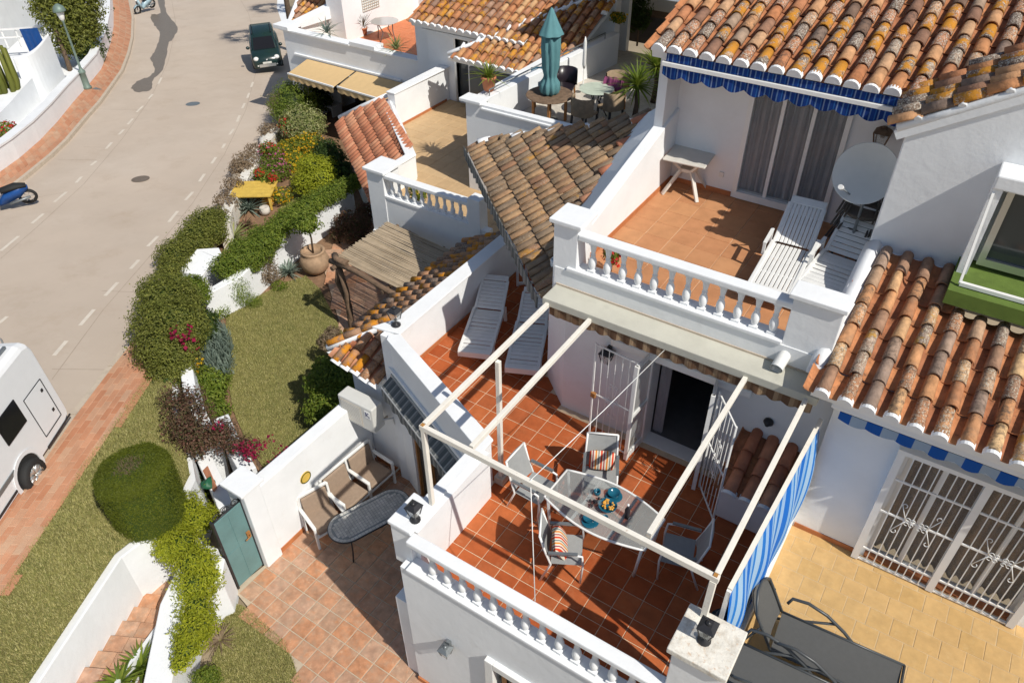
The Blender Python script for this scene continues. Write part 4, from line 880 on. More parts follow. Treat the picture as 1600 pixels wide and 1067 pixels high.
# gardens
soil = [(225, 515), (262, 440), (330, 370), (372, 300), (400, 250), (440, 190), (470, 130), (560, 150), (590, 190), (640, 330), (760, 380), (600, 600), (590, 720), (440, 760), (390, 780), (330, 800), (270, 700), (262, 560)]
sheet('flower_bed', pxg(soil), 'soil', -.03, Gg)
lawn_in = [(354, 486), (372, 478), (398, 466), (425, 452), (450, 440), (478, 432), (500, 452), (520, 490), (548, 545), (590, 600), (585, 640), (500, 690), (440, 735), (415, 735), (385, 690), (364, 640), (352, 570)]
lawn_out = [(225, 600), (250, 556), (270, 570), (270, 640), (290, 700), (298, 745), (276, 790), (242, 821), (205, 850), (182, 868), (118, 964), (50, 1066), (-30, 1190), (-130, 1120), (0, 938), (28, 893), (67, 834), (112, 767), (131, 731), (186, 658)]
lawn_lo = [(372, 944), (385, 949), (410, 972), (445, 1003), (458, 1030), (472, 1075), (480, 1130), (320, 1130), (330, 1040), (345, 990), (352, 960)]
lawn_b = [(430, 345), (448, 300), (470, 255), (505, 240), (520, 260), (515, 305), (440, 345)]
LAWNS = []
for nm, l, lv in (('garden_lawn', lawn_in, Gg), ('front_lawn', lawn_out, G), ('corner_lawn', lawn_lo, Gg), ('neighbour_lawn', lawn_b, Gg)):
    pl = (pxs if lv is G else pxg)(l); sheet(nm, pl, 'lawn', .06 if lv is G else .004, lv); LAWNS.append((pl, lv))
rnd = random.Random(3)
def grass(plv, n, L, name, label):
    pl, lv = plv
    mb = MB(); xs = [p[0] for p in pl]; ys = [p[1] for p in pl]; k = 0
    while k < n:
        x = rnd.uniform(min(xs), max(xs)); y = rnd.uniform(min(ys), max(ys))
        if not inside((x, y), pl): continue
        k += 1; z = lv(x, y)+(.055 if lv is G else 0); a = rnd.uniform(0, 6.28); h = L*rnd.uniform(.5, 1.2); w = .007; t = rnd.uniform(.2, 1)*h
        b = len(mb.v); mb.v += [(x-w*math.sin(a), y+w*math.cos(a), z), (x+w*math.sin(a), y-w*math.cos(a), z), (x+t*math.cos(a), y+t*math.sin(a), z+h)]; mb.f.append((b, b+1, b+2)); mb.sm.append(False)
    o = mb.build(name, 'grass_blade', None, kind='stuff'); tag(o, label, 'grass'); return o
grass(LAWNS[0], 60000, .05, 'grass', 'short clipped grass of the walled garden lawn')
grass(LAWNS[1], 60000, .055, 'grass', 'clipped grass strip beside the street pavement')
grass(LAWNS[2], 20000, .05, 'grass', 'green grass corner below the patio')
grass(LAWNS[3], 9000, .05, 'grass', 'shaded grass patch in the neighbouring garden')
# patio
pat = [(-8.5, 4.5), (-8.5, 7.7), (-4.6, 7.7), (-4.6, 3.9), (-4.9, 2.0), (-6.1, 2.0), (-6.32, 3.17), (-7.09, 3.56), (-7.83, 3.6), (-8.6, 3.75)]
ps = sheet('patio', pat, 'grout_grey', .010, Gg)
pave(ps, 'patio_tile', (-8.45, 4.72, .02), (1, 0, 0), (0, 1, 0), .325, .325, .02, [(-8.6, 3.75), (-8.6, 7.7), (-4.5, 7.7), (-4.5, 2.0), (-6.0, 2.0), (-6.22, 3.17), (-7.0, 3.5), (-7.75, 3.52)], 'patio_tile', gap=.018, jit=.003)
m = MB(); m.box(-4.72, 4.25, .02, -3.31, 4.278, .13); m.box(-8.44, 7.53, .02, -7.7, 7.548, .13); m.box(-8.448, 4.7, .02, -8.43, 7.5, .13); struct(m.build('patio_skirting', 'skirting', None))
# terrace under the reed pergola
gpt = [(500, 400), (535, 520), (570, 575), (640, 520), (720, 400), (620, 330)]
gp_ = sheet('garden_terrace', pxg(gpt), 'paver_joint', .012, Gg)
pave(gp_, 'patio_tile', PQ(500, 400), (.8, .6, 0), (-.6, .8, 0), .30, .30, .02, pxg(gpt), 'patio_tile', gap=.014, z=lambda x, y: Gg(x, y)+.024, limit=150)
# ================================================================ GARDEN WALLS, GATE, STAIRS
def runwall(name, label, pts, th, z0, ztop, cap=None, mat='plaster'):
    """rendered wall along a polyline of xy points; ztop number or list"""
    t = thing(name, label, 'wall', (pts[0][0], pts[0][1], 0), fixed=True); n = len(pts); zt = ztop if isinstance(ztop, list) else [ztop]*n
    P2 = [Vector((p[0], p[1])) for p in pts]; off = []
    for i in range(n):
        d = (P2[min(i+1, n-1)]-P2[max(i-1, 0)]).normalized(); off.append(Vector((-d.y, d.x))*th/2)
    def body(w, a, b):
        m = MB(); vs = []
        for i in range(n):
            for s in (1, -1):
                q = P2[i]+off[i]*s*w; vs += [(q.x, q.y, a[i]), (q.x, q.y, b[i])]
        fs = []
        for i in range(n-1):
            k = 4*i; fs += [(k+1, k+5, k+7, k+3), (k, k+2, k+6, k+4), (k, k+4, k+5, k+1), (k+2, k+3, k+7, k+6)]
        k = 4*(n-1); fs += [(0, 1, 3, 2), (k, k+2, k+3, k+1)]
        return m.add(vs, fs)
    body(1, [z0]*n, zt).build('wall_body', mat, t, bevel=.02)
    if cap: body(1.14, zt, [z+cap for z in zt]).build('coping', mat, t, bevel=.02)
    return t
def xy(p): return (p.x, p.y)
w3 = thing('patio_wall', 'bright white patio wall with a round plaque behind the garden sofa', 'wall', (-8.6, 6, 0), fixed=True)
m = MB(); m.box(-8.72, 4.78, -.1, -8.45, 7.54, 1.92); m.build('wall_body', 'plaster', w3, bevel=.025)
m = MB(); m.box(-8.86, 4.42, -.1, -8.40, 4.78, 2.06); m.build('pillar', 'plaster', w3, bevel=.02)
m = MB(); m.box(-8.92, 4.36, 2.06, -8.36, 4.86, 2.13); m.build('pillar_cap', 'plaster', w3, bevel=.015)
m = MB(); m.lathe([(.13, 0), (.13, .012), (.10, .016), (.10, .020), (.001, .02)], (-8.448, 5.72, 1.25), 20, False, axis=(1, 0, 0)); pq = m.build('plaque', 'yellow_wood', w3)
m = MB(); m.tube([V(-8.428, 5.72, 1.25)+V(0, .115*math.cos(a), .115*math.sin(a)) for a in [i*.35 for i in range(19)]], .008, 5); m.build('plaque_rim', 'leaf_dark', pq)
ga = thing('garden_gate', 'teal sheet-metal garden gate with dark iron scrollwork on top', 'gate', (-8.55, 4.15, 0), fixed=True)
m = MB(); m.box(-8.57, 3.84, .04, -8.53, 4.40, 1.84); m.build('panel', 'teal_paint', ga, bevel=.006)
m = MB(); m.box(-8.59, 3.80, 0, -8.52, 3.84, 1.9); m.box(-8.59, 4.40, 0, -8.52, 4.44, 1.9); m.build('frame', 'black_metal', ga)
m = MB(); m.bar((-8.53, 4.12, .06), (-8.53, 4.12, 1.82), .012, .02); m.bar((-8.53, 3.85, .95), (-8.53, 4.39, .95), .012, .02); m.build('rib', 'teal_paint', ga)
m = MB()
for k in range(3):
    c = V(-8.55, 3.92+.19*k, 1.90); m.tube([c+V(0, .075*math.cos(a)*(1-a/12), .07*math.sin(a)*(1-a/12)+.03) for a in [i*.5 for i in range(14)]], .009, 5)
m.tube([(-8.55, 3.82, 1.86), (-8.55, 4.42, 1.86)], .014, 6); m.build('scrollwork', 'black_metal', ga)
m = MB(); m.box(-8.525, 4.30, .98, -8.49, 4.37, 1.12); m.tube([(-8.49, 4.33, 1.05), (-8.44, 4.33, 1.05), (-8.44, 4.22, 1.04)], .014, 6); m.build('lock', 'wood', ga)
# wall between the stairs and the patio corner
w2p = [(-9.05, 4.02), (-8.66, 3.62), (-8.42, 3.25), (-8.55, 2.75), (-8.05, 2.1), (-7.45, 1.55), (-6.9, .9)]
runwall('stair_wall', 'white garden wall between stairs and patio under the lime green creeper', [(-8.92, 3.80), (-8.82, 3.3), (-8.50, 2.72), (-7.93, 2.1), (-7.36, 1.5), (-6.75, .75)], .42, -.1, [1.05, 1.05, 1.05, 1.05, 1.08, 1.1])
m = MB(); m.prism([(-8.95, 3.78), (-8.50, 3.78), (-8.22, 3.46), (-8.34, 3.18), (-8.74, 3.16)], -.1, 1.0); tag(m.build('wall_return', 'plaster', None, bevel=.02), 'blunt white wall end beside the teal gate', 'wall')
# wall that holds the front lawn, stairs climbing to the street
a_, b_ = PG(238, 826), PG(182, 868); c_ = PG(118, 964); d_ = PG(50, 1066); e_ = PG(-40, 1205)
lw = [xy(a_), xy(PG(205, 850)), xy(b_), xy(c_), xy(d_), xy(e_)]
runwall('lawn_wall', 'tall white wall holding up the front lawn along the terracotta stairs', lw, .16, -.2, [G(*p)-.02 for p in lw])
us = (d_-b_); us.z = 0; us.normalize(); ns = Vector((-us.y, us.x, 0)); ns = ns if ns.x > 0 else -ns
stt = thing('garden_stairs', 'terracotta tiled stairs rising beside the tall white lawn wall', 'stairs', (b_.x, b_.y, 0), fixed=True)
for i in range(13):
    s0 = -1.0+.325*i; z = .03+.105*i; w0 = .07; wd = .66
    q = [b_+us*s0+ns*w0, b_+us*(s0+.325)+ns*w0, b_+us*(s0+.325)+ns*(w0+wd), b_+us*s0+ns*(w0+wd)]
    m = MB(); m.prism([xy(p) for p in q], -.3, z-.03); m.build('riser', 'plaster', stt)
    for k in range(2):
        t0, t1 = w0+.33*k+.004, w0+.33*(k+1)-.004; q = [b_+us*(s0-.03)+ns*t0, b_+us*(s0+.318)+ns*t0, b_+us*(s0+.318)+ns*t1, b_+us*(s0-.03)+ns*t1]
        m = MB(); m.prism([xy(p) for p in q], z-.03, z); m.build('stair_tile', 'patio_tile', stt)
q = [b_+us*.35+ns*.735, b_+us*3.4+ns*.735, b_+us*3.4+ns*.80, b_+us*.35+ns*.80]
m = MB(); m.prism([xy(p) for p in q], -.3, [.55, 1.5, 1.5, .55]); m.build('stringer', 'plaster', stt)
q = [b_+us*.3+ns*.80, b_+us*3.6+ns*.80, b_+us*3.9+ns*1.7, b_+us*.9+ns*1.35]
m = MB(); m.prism([xy(p) for p in q], -.3, [.25, .9, .9, .3]); struct(m.build('planting_bed', 'soil', None))
# walls of the walled garden
gl_ = [(286, 520), (288, 556), (296, 610), (318, 660), (332, 690)]
runwall('garden_wall', 'white garden wall between front lawn and walled garden, half under bushes', [xy(P(x, y, 1.25)) for x, y in gl_], .26, -.1, 1.25)
runwall('gate_pier', 'short white wall with pale coping beside the dark iron gate leaf', [xy(P(345, 650, 1.3)), xy(P(362, 690, 1.3)), xy(P(388, 735, 1.3))], .30, -.1, 1.3)
runwall('bin_niche', 'low grey white niche wall above the teal gate holding rubbish', [xy(P(312, 700, 1.0)), xy(P(345, 770, 1.0)), xy(P(352, 790, 1.0))], .28, -.1, 1.0)
m = MB(); g0, g1 = P(376, 690, 1.2), P(402, 760, 1.2); g0.z = g1.z = 0
t = thing('iron_gate', 'black barred iron gate leaf left of the white pillar', 'gate', g0, fixed=True)
for z in (.1, 1.25): m.bar(g0+V(0, 0, z), g1+V(0, 0, z), .03, .03)
m.build('rail', 'black_metal', t)
for i in range(9):
    m = MB(); p = g0.lerp(g1, i/8); m.bar(p+V(0, 0, .05), p+V(0, 0, 1.35), .02, .02); m.build('gate_bar', 'black_metal', t)
runwall('party_garden_wall', 'white party wall under the long green hedge between two gardens', [(-16.2, 8.82), (-15.35, 8.95), (-15.18, 9.9), (-15.5, 11.2), (-15.9, 13.2), (-16.1, 15.2)], .26, -.2, [.75, .85, .92, 1.0, 1.05, 1.1])
runwall('sloping_wall', 'white wall with sloping top beside the street bushes', [xy(P(296, 425, .8)), xy(P(322, 398, .9)), xy(P(345, 392, .9))], .75, -.2, [.75, .95, .8])
runwall('low_street_wall', 'broken white low wall and rocks along the flower garden by the street', [xy(PG(350, 355, .3)), xy(PG(352, 325, .4)), xy(PG(362, 300, .4)), xy(PG(380, 272, .4)), xy(PG(398, 246, .4)), xy(PG(415, 220, .4)), xy(PG(430, 200, .4))], .34, -1.0, [.80, .66, .50, .42, .30, .22, .08], mat='plaster_worn')
# ================================================================ PLANTS
rp = random.Random(11)
def bl(x, y, z, r, rz=None, flat=1): p = P(x, y, z); return (p, (r, r*flat, rz or r*.85))
def gz(p): return G(p[0], p[1]) if p[0] < -17 and gt(p[0], p[1]) < 9 else Gg(p[0], p[1])
SEED = [0]
def plant(name, label, cat, blobs, n, size, mat, aspect=.5, flowers=None, base=None, shell=.45, stem='bark', group=None, core=None):
    SEED[0] += 1; c = blobs[0][0]; bz = base if base is not None else Gg(c[0], c[1])
    t = thing(name, label, cat, (c[0], c[1], bz), fixed=True, group=group)
    leaf_cloud(blobs, n, size, SEED[0], aspect, shell).build('foliage', mat, t)
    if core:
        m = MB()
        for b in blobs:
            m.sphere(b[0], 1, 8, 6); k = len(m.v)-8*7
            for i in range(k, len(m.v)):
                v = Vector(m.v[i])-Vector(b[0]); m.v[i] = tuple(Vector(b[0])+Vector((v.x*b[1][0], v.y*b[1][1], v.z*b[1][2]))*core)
        m.build('dark_core', 'leaf_dark', t)  # added solid core, dark like the inside of the foliage, closes gaps
    if stem:
        m = MB()
        for b in blobs[:6]:
            p = Vector(b[0]); q = Vector((p.x+rp.uniform(-.1, .1), p.y+rp.uniform(-.1, .1), bz)); m.tube([q, q.lerp(p, .5)+Vector((rp.uniform(-.08, .08), rp.uniform(-.08, .08), 0)), p], [.035, .025, .012], 5)
        m.build('stems', stem, t)
    if flowers:
        fm, fn, fs = flowers[:3]; fb = flowers[3] if len(flowers) > 3 else blobs
        leaf_cloud(fb, fn, fs, SEED[0]+100, .85, .9).build('flowers', fm, t, kind='stuff')
    return t
# clipped hedge block on the front lawn
tb = PG(240, 806); zt = tb.z
t = thing('topiary', 'large clipped green hedge dome with brown hollow top on the front lawn', 'hedge', tb, fixed=True)
mbx = MB(); core = MB(); rr = random.Random(5); RX, RY, HH = .54, .60, 1.30
def topi(a, v):   # skin: v 0 base .. 1 shoulder .. 1.6 crown centre
    if v <= .82: k = .97+.04*v; z = HH*v*1.06
    else:
        q = min(1, (v-.82)/.78); k = math.cos(q*math.pi/2)**.34*1.0 if q < 1 else 0; z = HH*(.87+.13*math.sin(q*math.pi/2))
    lump = 1+.025*math.sin(5*a+3*v)+.02*math.sin(9*a-4*v)
    return V(tb.x+RX*k*lump*math.cos(a), tb.y+RY*k*lump*math.sin(a), zt+z)
for i in range(42000):
    a = rr.uniform(0, 6.283); v = rr.random()*1.6; p = topi(a, v)
    if v > 1.46 and rr.random() < (v-1.46)*4.0: continue
    nrm = V(math.cos(a), math.sin(a), 0) if v < .8 else V(math.cos(a)*(1.6-v), math.sin(a)*(1.6-v), v-.7)
    leaf(mbx, p+V(rr.gauss(0, .02), rr.gauss(0, .02), rr.gauss(0, .02)), (nrm.normalized()+V(rr.gauss(0, .5), rr.gauss(0, .5), rr.gauss(0, .5)+.2)).normalized(), rr.uniform(.02, .04), .4, rr)
mbx.build('foliage', 'leaf_hedge', t)
NA, NV = 24, 12
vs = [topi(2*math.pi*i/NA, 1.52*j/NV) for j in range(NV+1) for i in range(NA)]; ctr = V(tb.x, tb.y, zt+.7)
core.add([ctr+(p-ctr)*.965 for p in vs], [(j*NA+i, j*NA+(i+1) % NA, (j+1)*NA+(i+1) % NA, (j+1)*NA+i) for j in range(NV) for i in range(NA)]+[tuple(NV*NA+i for i in range(NA))]); core.build('dark_core', 'leaf_dark', t)  # added dark solid under the clipped skin, stops it being see-through
m = MB()
for i in range(300):
    a = rr.uniform(0, 6.283); q = rr.random()**.5; p = V(tb.x+.20*q*math.cos(a)-.03, tb.y+.24*q*math.sin(a), zt+HH-.05); d = V(rr.gauss(0, .6), rr.gauss(0, .6), 1); m.tube([p, p+d.normalized()*rr.uniform(.05, .12)], [.006, .002], 3, False)
m.build('bare_twigs', 'leaf_dry', t)
# creeper on the stair wall
cz = [(292, 800, 1.25, .33), (270, 812, 1.25, .33), (258, 832, 1.25, .28), (262, 858, 1.2, .22), (310, 815, 1.2, .24), (325, 805, 1.15, .18), (285, 850, 1.2, .32), (300, 880, 1.15, .30), (318, 878, 1.1, .22), (305, 915, 1.1, .30), (325, 905, 1.0, .22), (308, 950, 1.1, .27), (318, 975, 1.0, .22), (298, 985, 1.12, .25), (290, 1015, 1.15, .2), (302, 1000, 1.1, .22), (282, 1038, 1.2, .12)]
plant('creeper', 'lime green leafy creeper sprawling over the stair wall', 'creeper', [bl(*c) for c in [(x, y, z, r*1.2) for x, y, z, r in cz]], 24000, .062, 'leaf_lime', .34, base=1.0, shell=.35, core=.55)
# bushes along the street side
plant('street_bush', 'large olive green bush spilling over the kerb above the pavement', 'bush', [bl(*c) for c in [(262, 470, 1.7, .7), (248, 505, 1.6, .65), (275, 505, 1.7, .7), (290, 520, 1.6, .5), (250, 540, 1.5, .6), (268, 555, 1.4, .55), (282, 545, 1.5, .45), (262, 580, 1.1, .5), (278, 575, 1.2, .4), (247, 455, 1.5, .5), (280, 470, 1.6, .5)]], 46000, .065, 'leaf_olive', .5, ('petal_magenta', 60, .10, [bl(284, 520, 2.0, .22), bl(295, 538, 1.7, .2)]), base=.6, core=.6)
plant('round_bush', 'small round lime green bush between street bush and white wall', 'bush', [bl(298, 455, 1.3, .42), bl(306, 462, 1.2, .36), bl(292, 448, 1.3, .34), bl(308, 448, 1.2, .3)], 6000, .06, 'leaf_mid', .6, base=0, core=.65)
plant('kerb_bush', 'olive green bush strip along the kerb beside the white sloping wall', 'bush', [bl(*c) for c in [(272, 400, .9, .5), (290, 385, .9, .45), (305, 370, .9, .5), (320, 352, .8, .55), (335, 345, .8, .45), (310, 385, .7, .4), (268, 420, .8, .4), (333, 362, .7, .4)]], 26000, .065, 'leaf_olive', .5, base=.3, core=.6)
plant('party_hedge', 'long mid green hedge trailing over the party garden wall', 'hedge', [bl(*c) for c in [(350, 416, 1.05, .36), (368, 407, 1.1, .42), (388, 398, 1.1, .46), (406, 388, 1.1, .46), (420, 372, 1.15, .42), (434, 356, 1.15, .40), (448, 343, 1.15, .38), (462, 333, 1.15, .36), (478, 324, 1.15, .36), (494, 315, 1.15, .36), (510, 306, 1.15, .36), (526, 298, 1.15, .34), (542, 290, 1.15, .32), (556, 284, 1.15, .28), (392, 412, .9, .32), (376, 388, 1.1, .36), (405, 370, 1.1, .36)]], 36000, .062, 'leaf_mid', .5, base=0, core=.55)
plant('brown_shrub', 'brownish shrub at the foot of the long hedge', 'shrub', [bl(408, 408, .7, .35), (P(418, 425, .4), (.35, .35, .35)), bl(410, 432, .3, .25)], 2500, .06, 'leaf_dry', .4)
plant('juniper', 'dark green feathery shrub against the white party wall', 'shrub', [bl(370, 450, .55, .36, .5), bl(357, 462, .3, .34), bl(378, 465, .25, .3), bl(395, 470, .12, .28, .15)], 6000, .07, 'leaf_mid', .16, shell=.2)
plant('clump', 'low bright green clump at the edge of the garden lawn', 'shrub', [bl(343, 487, .18, .28, .2), bl(436, 446, .12, .22, .14)], 1500, .05, 'leaf_mid', .4)
# silver lavender: fans of fine shoots
SEED[0] += 1; t = thing('lavender', 'silver grey lavender mass beside the garden lawn', 'shrub', P(330, 560, 0), fixed=True); m = MB(); rr = random.Random(8)
for i in range(2600):
    x = rr.uniform(306, 362); y = rr.uniform(505, 598)
    if ((x-334)/30)**2+((y-552)/48)**2 > 1: continue
    p = P(x, y, rr.uniform(.05, .55)); d = V(rr.gauss(.3, .4), rr.gauss(-.1, .4), 1).normalized(); L = rr.uniform(.14, .3); s = V(1, 0, 0).cross(d).normalized()*.012
    m.add([p-s, p+s, p+d*L*.6+s, p+d*L, p+d*L*.6-s], [(0, 1, 2, 3, 4)])
m.build('foliage', 'leaf_silver', t); leaf_cloud([bl(330, 545, .15, .5, .35), bl(338, 575, .1, .45, .3)], 2500, .07, 31, .3).build('lower_foliage', 'leaf_silver', t)
plant('shadow_shrub', 'dark green shrub behind the lavender at the garden wall', 'shrub', [bl(316, 512, .7, .35), bl(308, 530, .6, .3), bl(325, 498, .6, .25)], 3000, .09, 'leaf_dark', .5)
plant('flower_shrub', 'yellow green shrub with orange blossom below the lavender', 'shrub', [bl(318, 588, .7, .3), bl(335, 600, .5, .35), bl(330, 620, .4, .35), bl(345, 590, .3, .25), bl(340, 640, .3, .3)], 4500, .07, 'leaf_mid', .5, ('petal_yellow', 25, .09, [bl(304, 570, 1.1, .2)]))
plant('copper_shrub', 'copper red shrub over the white wall beside the clipped hedge dome', 'shrub', [bl(*c) for c in [(272, 620, 1.6, .35), (285, 645, 1.6, .42), (300, 670, 1.6, .42), (283, 672, 1.5, .38), (310, 690, 1.5, .35), (300, 620, 1.5, .3), (328, 672, 1.5, .35), (340, 688, 1.4, .3), (320, 640, 1.3, .25), (296, 700, 1.3, .3)]], 5200, .065, 'leaf_red', .5, base=.3, shell=.15)
plant('bougainvillea', 'crimson bougainvillea sprays over the white gate pillar', 'bougainvillea', [bl(*c) for c in [(345, 680, 1.5, .3), (360, 695, 1.5, .25), (375, 692, 1.5, .25), (392, 700, 1.5, .25), (352, 668, 1.5, .25)]], 1800, .06, 'leaf_red', .45, ('petal_magenta', 330, .055, [bl(372, 700, 1.75, .13), bl(384, 697, 1.75, .12), bl(394, 706, 1.7, .12), (P(410, 696, 1.75), (.12, .10, .08)), bl(440, 707, 1.7, .15), bl(427, 726, 1.6, .14), bl(390, 712, 1.7, .12), bl(424, 685, 1.7, .08), bl(342, 665, 1.8, .1), bl(400, 690, 1.8, .08)]), shell=.1)
plant('dark_hedge', 'dark leafy border shrubs in shade behind the clipped hedge dome', 'hedge', [bl(*c) for c in [(285, 735, .5, .35), (300, 765, .5, .3), (275, 705, .6, .35), (262, 600, .9, .4), (270, 640, .8, .35)]], 5000, .09, 'leaf_dark', .5)
plant('ac_shrub', 'tall sunlit green shrub growing behind the air conditioner', 'shrub', [bl(*c) for c in [(500, 600, .9, .35), (508, 575, 1.0, .3), (515, 625, .8, .4), (498, 640, .6, .35), (530, 590, 1.0, .4), (540, 620, .8, .45), (525, 650, .5, .4), (550, 640, .8, .4)]], 13000, .075, 'leaf_mid', .55, core=.55)
plant('corner_shrub', 'dry brown shrub under the corner of the lichen roof', 'shrub', [bl(512, 535, .8, .25), bl(520, 520, .6, .2)], 1200, .07, 'leaf_dry', .5)
# agapanthus clump, lemon tree in a big clay jar
def tuft(name, label, cat, p, n, L, w, mat, el=(.25, 1.4), bend=.4, pot=None):
    SEED[0] += 1; t = thing(name, label, cat, p); o = rosette(n, L, w, SEED[0], el, bend).build('leaves', mat, t)
    if pot:
        h = pot; o.location.z = h*.9
        m = MB(); m.lathe([(h*.34, 0), (h*.42, h*.2), (h*.5, h*.8), (h*.56, h*.82), (h*.56, h), (h*.46, h), (h*.44, h*.88), (.001, h*.88)], n=16); m.build('pot', 'clay_pot', t)
    return t
tuft('agapanthus', 'spiky blue green leaf clump at the lawn corner near the clay jar', 'plant', P(452, 428, 0), 60, .6, .025, 'leaf_silver', (.4, 1.4))
lt = P(495, 424, 0); t = thing('lemon_tree', 'small lemon tree growing in a fat clay jar', 'tree', lt, fixed=True)
m = MB(); m.lathe([(.20, 0), (.36, .15), (.42, .38), (.36, .58), (.30, .62), (.34, .68), (.34, .72), (.27, .72), (.26, .62), (.001, .62)], lt, 20); m.build('jar', 'old_pot', t)
m = MB(); m.tube([lt+V(0, 0, .6), lt+V(.03, .02, 1.1), lt+V(-.02, .0, 1.6)], [.03, .025, .02], 6); m.build('trunk', 'bark', t)
cen = lt+V(0, 0, 1.6); leaf_cloud([(cen, (.42, .42, .32)), (cen+V(-.3, .1, -.12), (.3, .3, .22)), (cen+V(.2, -.2, .12), (.28, .28, .22)), (cen+V(-.55, -.15, -.2), (.16, .16, .1))], 1700, .10, 77, .5, .3).build('crown', 'leaf_mid', t)
plant('shade_plants', 'dark potted plants in the shadow under the beige terrace', 'plants', [bl(540, 345, .4, .35), bl(560, 350, .5, .4), bl(575, 330, .5, .35), bl(555, 370, .3, .3), bl(525, 365, .3, .25)], 3000, .12, 'leaf_red', .3)
# flower garden of the middle house
plant('fine_bush', 'fresh green fine leaved bush beside the sand coloured awning', 'bush', [bl(*c) for c in [(458, 158, .9, .9), (448, 172, .6, .7), (470, 168, .6, .7), (455, 145, 1.1, .6), (476, 158, .7, .5)]], 9000, .12, 'leaf_mid', .2, base=-.6, core=.6)
plant('dry_grass', 'dry pale grass tuft by the kerb beside the fine leaved bush', 'grass tuft', [bl(435, 158, .2, .5, .4), bl(432, 170, 0, .45, .4)], 1800, .16, 'leaf_dry', .12, base=-.8, shell=.1)
plant('cream_bush', 'cream variegated bush in the flower garden', 'bush', [bl(*c) for c in [(470, 190, .6, .75), (482, 200, .5, .6), (462, 200, .5, .55), (490, 190, .6, .5), (476, 210, .3, .5)]], 7000, .10, 'leaf_cream', .4, base=-.3, core=.6)
plant('yellow_flowers', 'yellow flower bed in the middle of the flower garden', 'flowers', [bl(*c) for c in [(455, 235, .3, .6, .35), (470, 230, .3, .6, .35), (440, 240, .3, .5, .3), (485, 225, .3, .5, .35), (460, 250, .2, .5, .3), (492, 238, .2, .4, .3)]], 6000, .09, 'leaf_mid', .4, ('petal_yellow', 1500, .07), base=-.1)
plant('pink_flowers', 'pink flowering border in front of the yellow flower bed', 'flowers', [bl(*c) for c in [(425, 245, .4, .45, .35), (430, 258, .4, .4, .3), (438, 268, .3, .35, .3), (422, 268, .3, .45, .3)]], 3000, .09, 'leaf_mid', .4, ('petal_pink', 380, .08), base=-.1)
plant('scarlet_flowers', 'scarlet geraniums in a wooden box above the yellow table', 'flowers', [bl(406, 272, .6, .28, .2), bl(426, 278, .6, .25, .2), bl(415, 280, .5, .3, .2)], 900, .09, 'leaf_mid', .5, ('petal_red', 130, .06, [bl(405, 270, .8, .16), bl(426, 277, .8, .15)]), base=0)
plant('red_flowers', 'dark red flowering bush above the pink border', 'flowers', [bl(450, 195, .6, .35), bl(456, 205, .4, .3), bl(418, 232, .6, .28)], 1500, .09, 'leaf_mid', .5, ('petal_red', 330, .08), base=-.1)
plant('golden_bush', 'bright lime bush glowing beside the party hedge', 'bush', [bl(*c) for c in [(490, 270, .8, .6), (500, 280, .7, .6), (480, 285, .6, .5), (508, 262, .7, .45), (485, 258, .8, .45), (498, 295, .5, .45)]], 11000, .075, 'leaf_lime', .55, base=0, core=.62)
plant('dark_bush', 'dark green leathery bush under the salmon tiled roof', 'bush', [bl(*c) for c in [(515, 245, .7, .5), (525, 258, .6, .5), (532, 275, .5, .45), (510, 232, .5, .4)]], 3500, .14, 'leaf_dark', .35, base=0)
plant('succulents', 'dry grey succulents trailing over the street rocks', 'succulents', [bl(*c) for c in [(352, 315, .6, .4, .3), (365, 290, .5, .4, .3), (385, 252, .4, .5, .3), (375, 262, .4, .4, .3), (400, 235, .3, .4, .25), (345, 340, .6, .35, .25), (420, 205, .1, .4, .3), (300, 405, .6, .3, .2)]], 4500, .10, 'leaf_dry', .35, base=.0)
plant('orange_flowers', 'orange and yellow marigold clump beside the shaded neighbour lawn', 'flowers', [bl(462, 258, .2, .3, .25), bl(450, 262, .2, .3, .25), bl(440, 305, .3, .35, .25)], 1400, .08, 'leaf_mid', .4, ('petal_yellow', 330, .08), base=0)
tuft('yucca', 'variegated yucca in the middle of the flower garden', 'plant', PQ(455, 222), 60, .9, .035, 'leaf_cream', (.15, 1.4))
tuft('agave', 'striped green agave in front of the yellow garden table', 'plant', PQ(390, 328), 46, .9, .04, 'leaf_silver', (.2, 1.3))
tuft('bromeliad', 'orange red bromeliad at the end of the party hedge', 'plant', PQ(384, 355), 40, .40, .03, 'leaf_red', (.2, 1.2))
tuft('spider_plant', 'pale striped spider plant over the white low wall', 'plant', PQ(368, 382)+V(0, 0, .2), 60, .8, .03, 'leaf_cream', (.1, 1.2), .5)
tuft('aloe', 'large green aloe at the bottom beside the terracotta stairs', 'plant', P(222, 1042, .66), 60, .46, .03, 'leaf_mid', (.1, 1.3))
tuft('aloe', 'small aloe at the bottom image edge in front of the large aloe', 'plant', P(188, 1068, .92), 50, .36, .026, 'leaf_mid', (.1, 1.2))
tuft('dry_rosette', 'withered straw coloured rosette under the lime creeper', 'plant', P(345, 1000, 0), 46, .34, .012, 'leaf_dry', (.1, .9))
plant('pot_bush', 'small round green bush in a clay pot at the bottom edge', 'plant', [bl(322, 1060, .45, .22)], 1800, .05, 'leaf_mid', .4)
tuft('potted_yucca', 'yucca in a clay pot on the white pillar of the parasol terrace', 'plant', P(764, 141, 4.8), 46, .62, .022, 'leaf_mid', (.1, 1.4), .35, pot=.36)
tuft('terrace_agave', 'agave on the parapet of the orange roof terrace', 'plant', P(511, 52, 3.1), 40, .75, .03, 'leaf_silver', (.2, 1.4))
tuft('terrace_agave', 'agave on the parapet beside the metal table of the orange roof terrace', 'plant', P(619, 78, 3.1), 40, .7, .03, 'leaf_cream', (.2, 1.4))
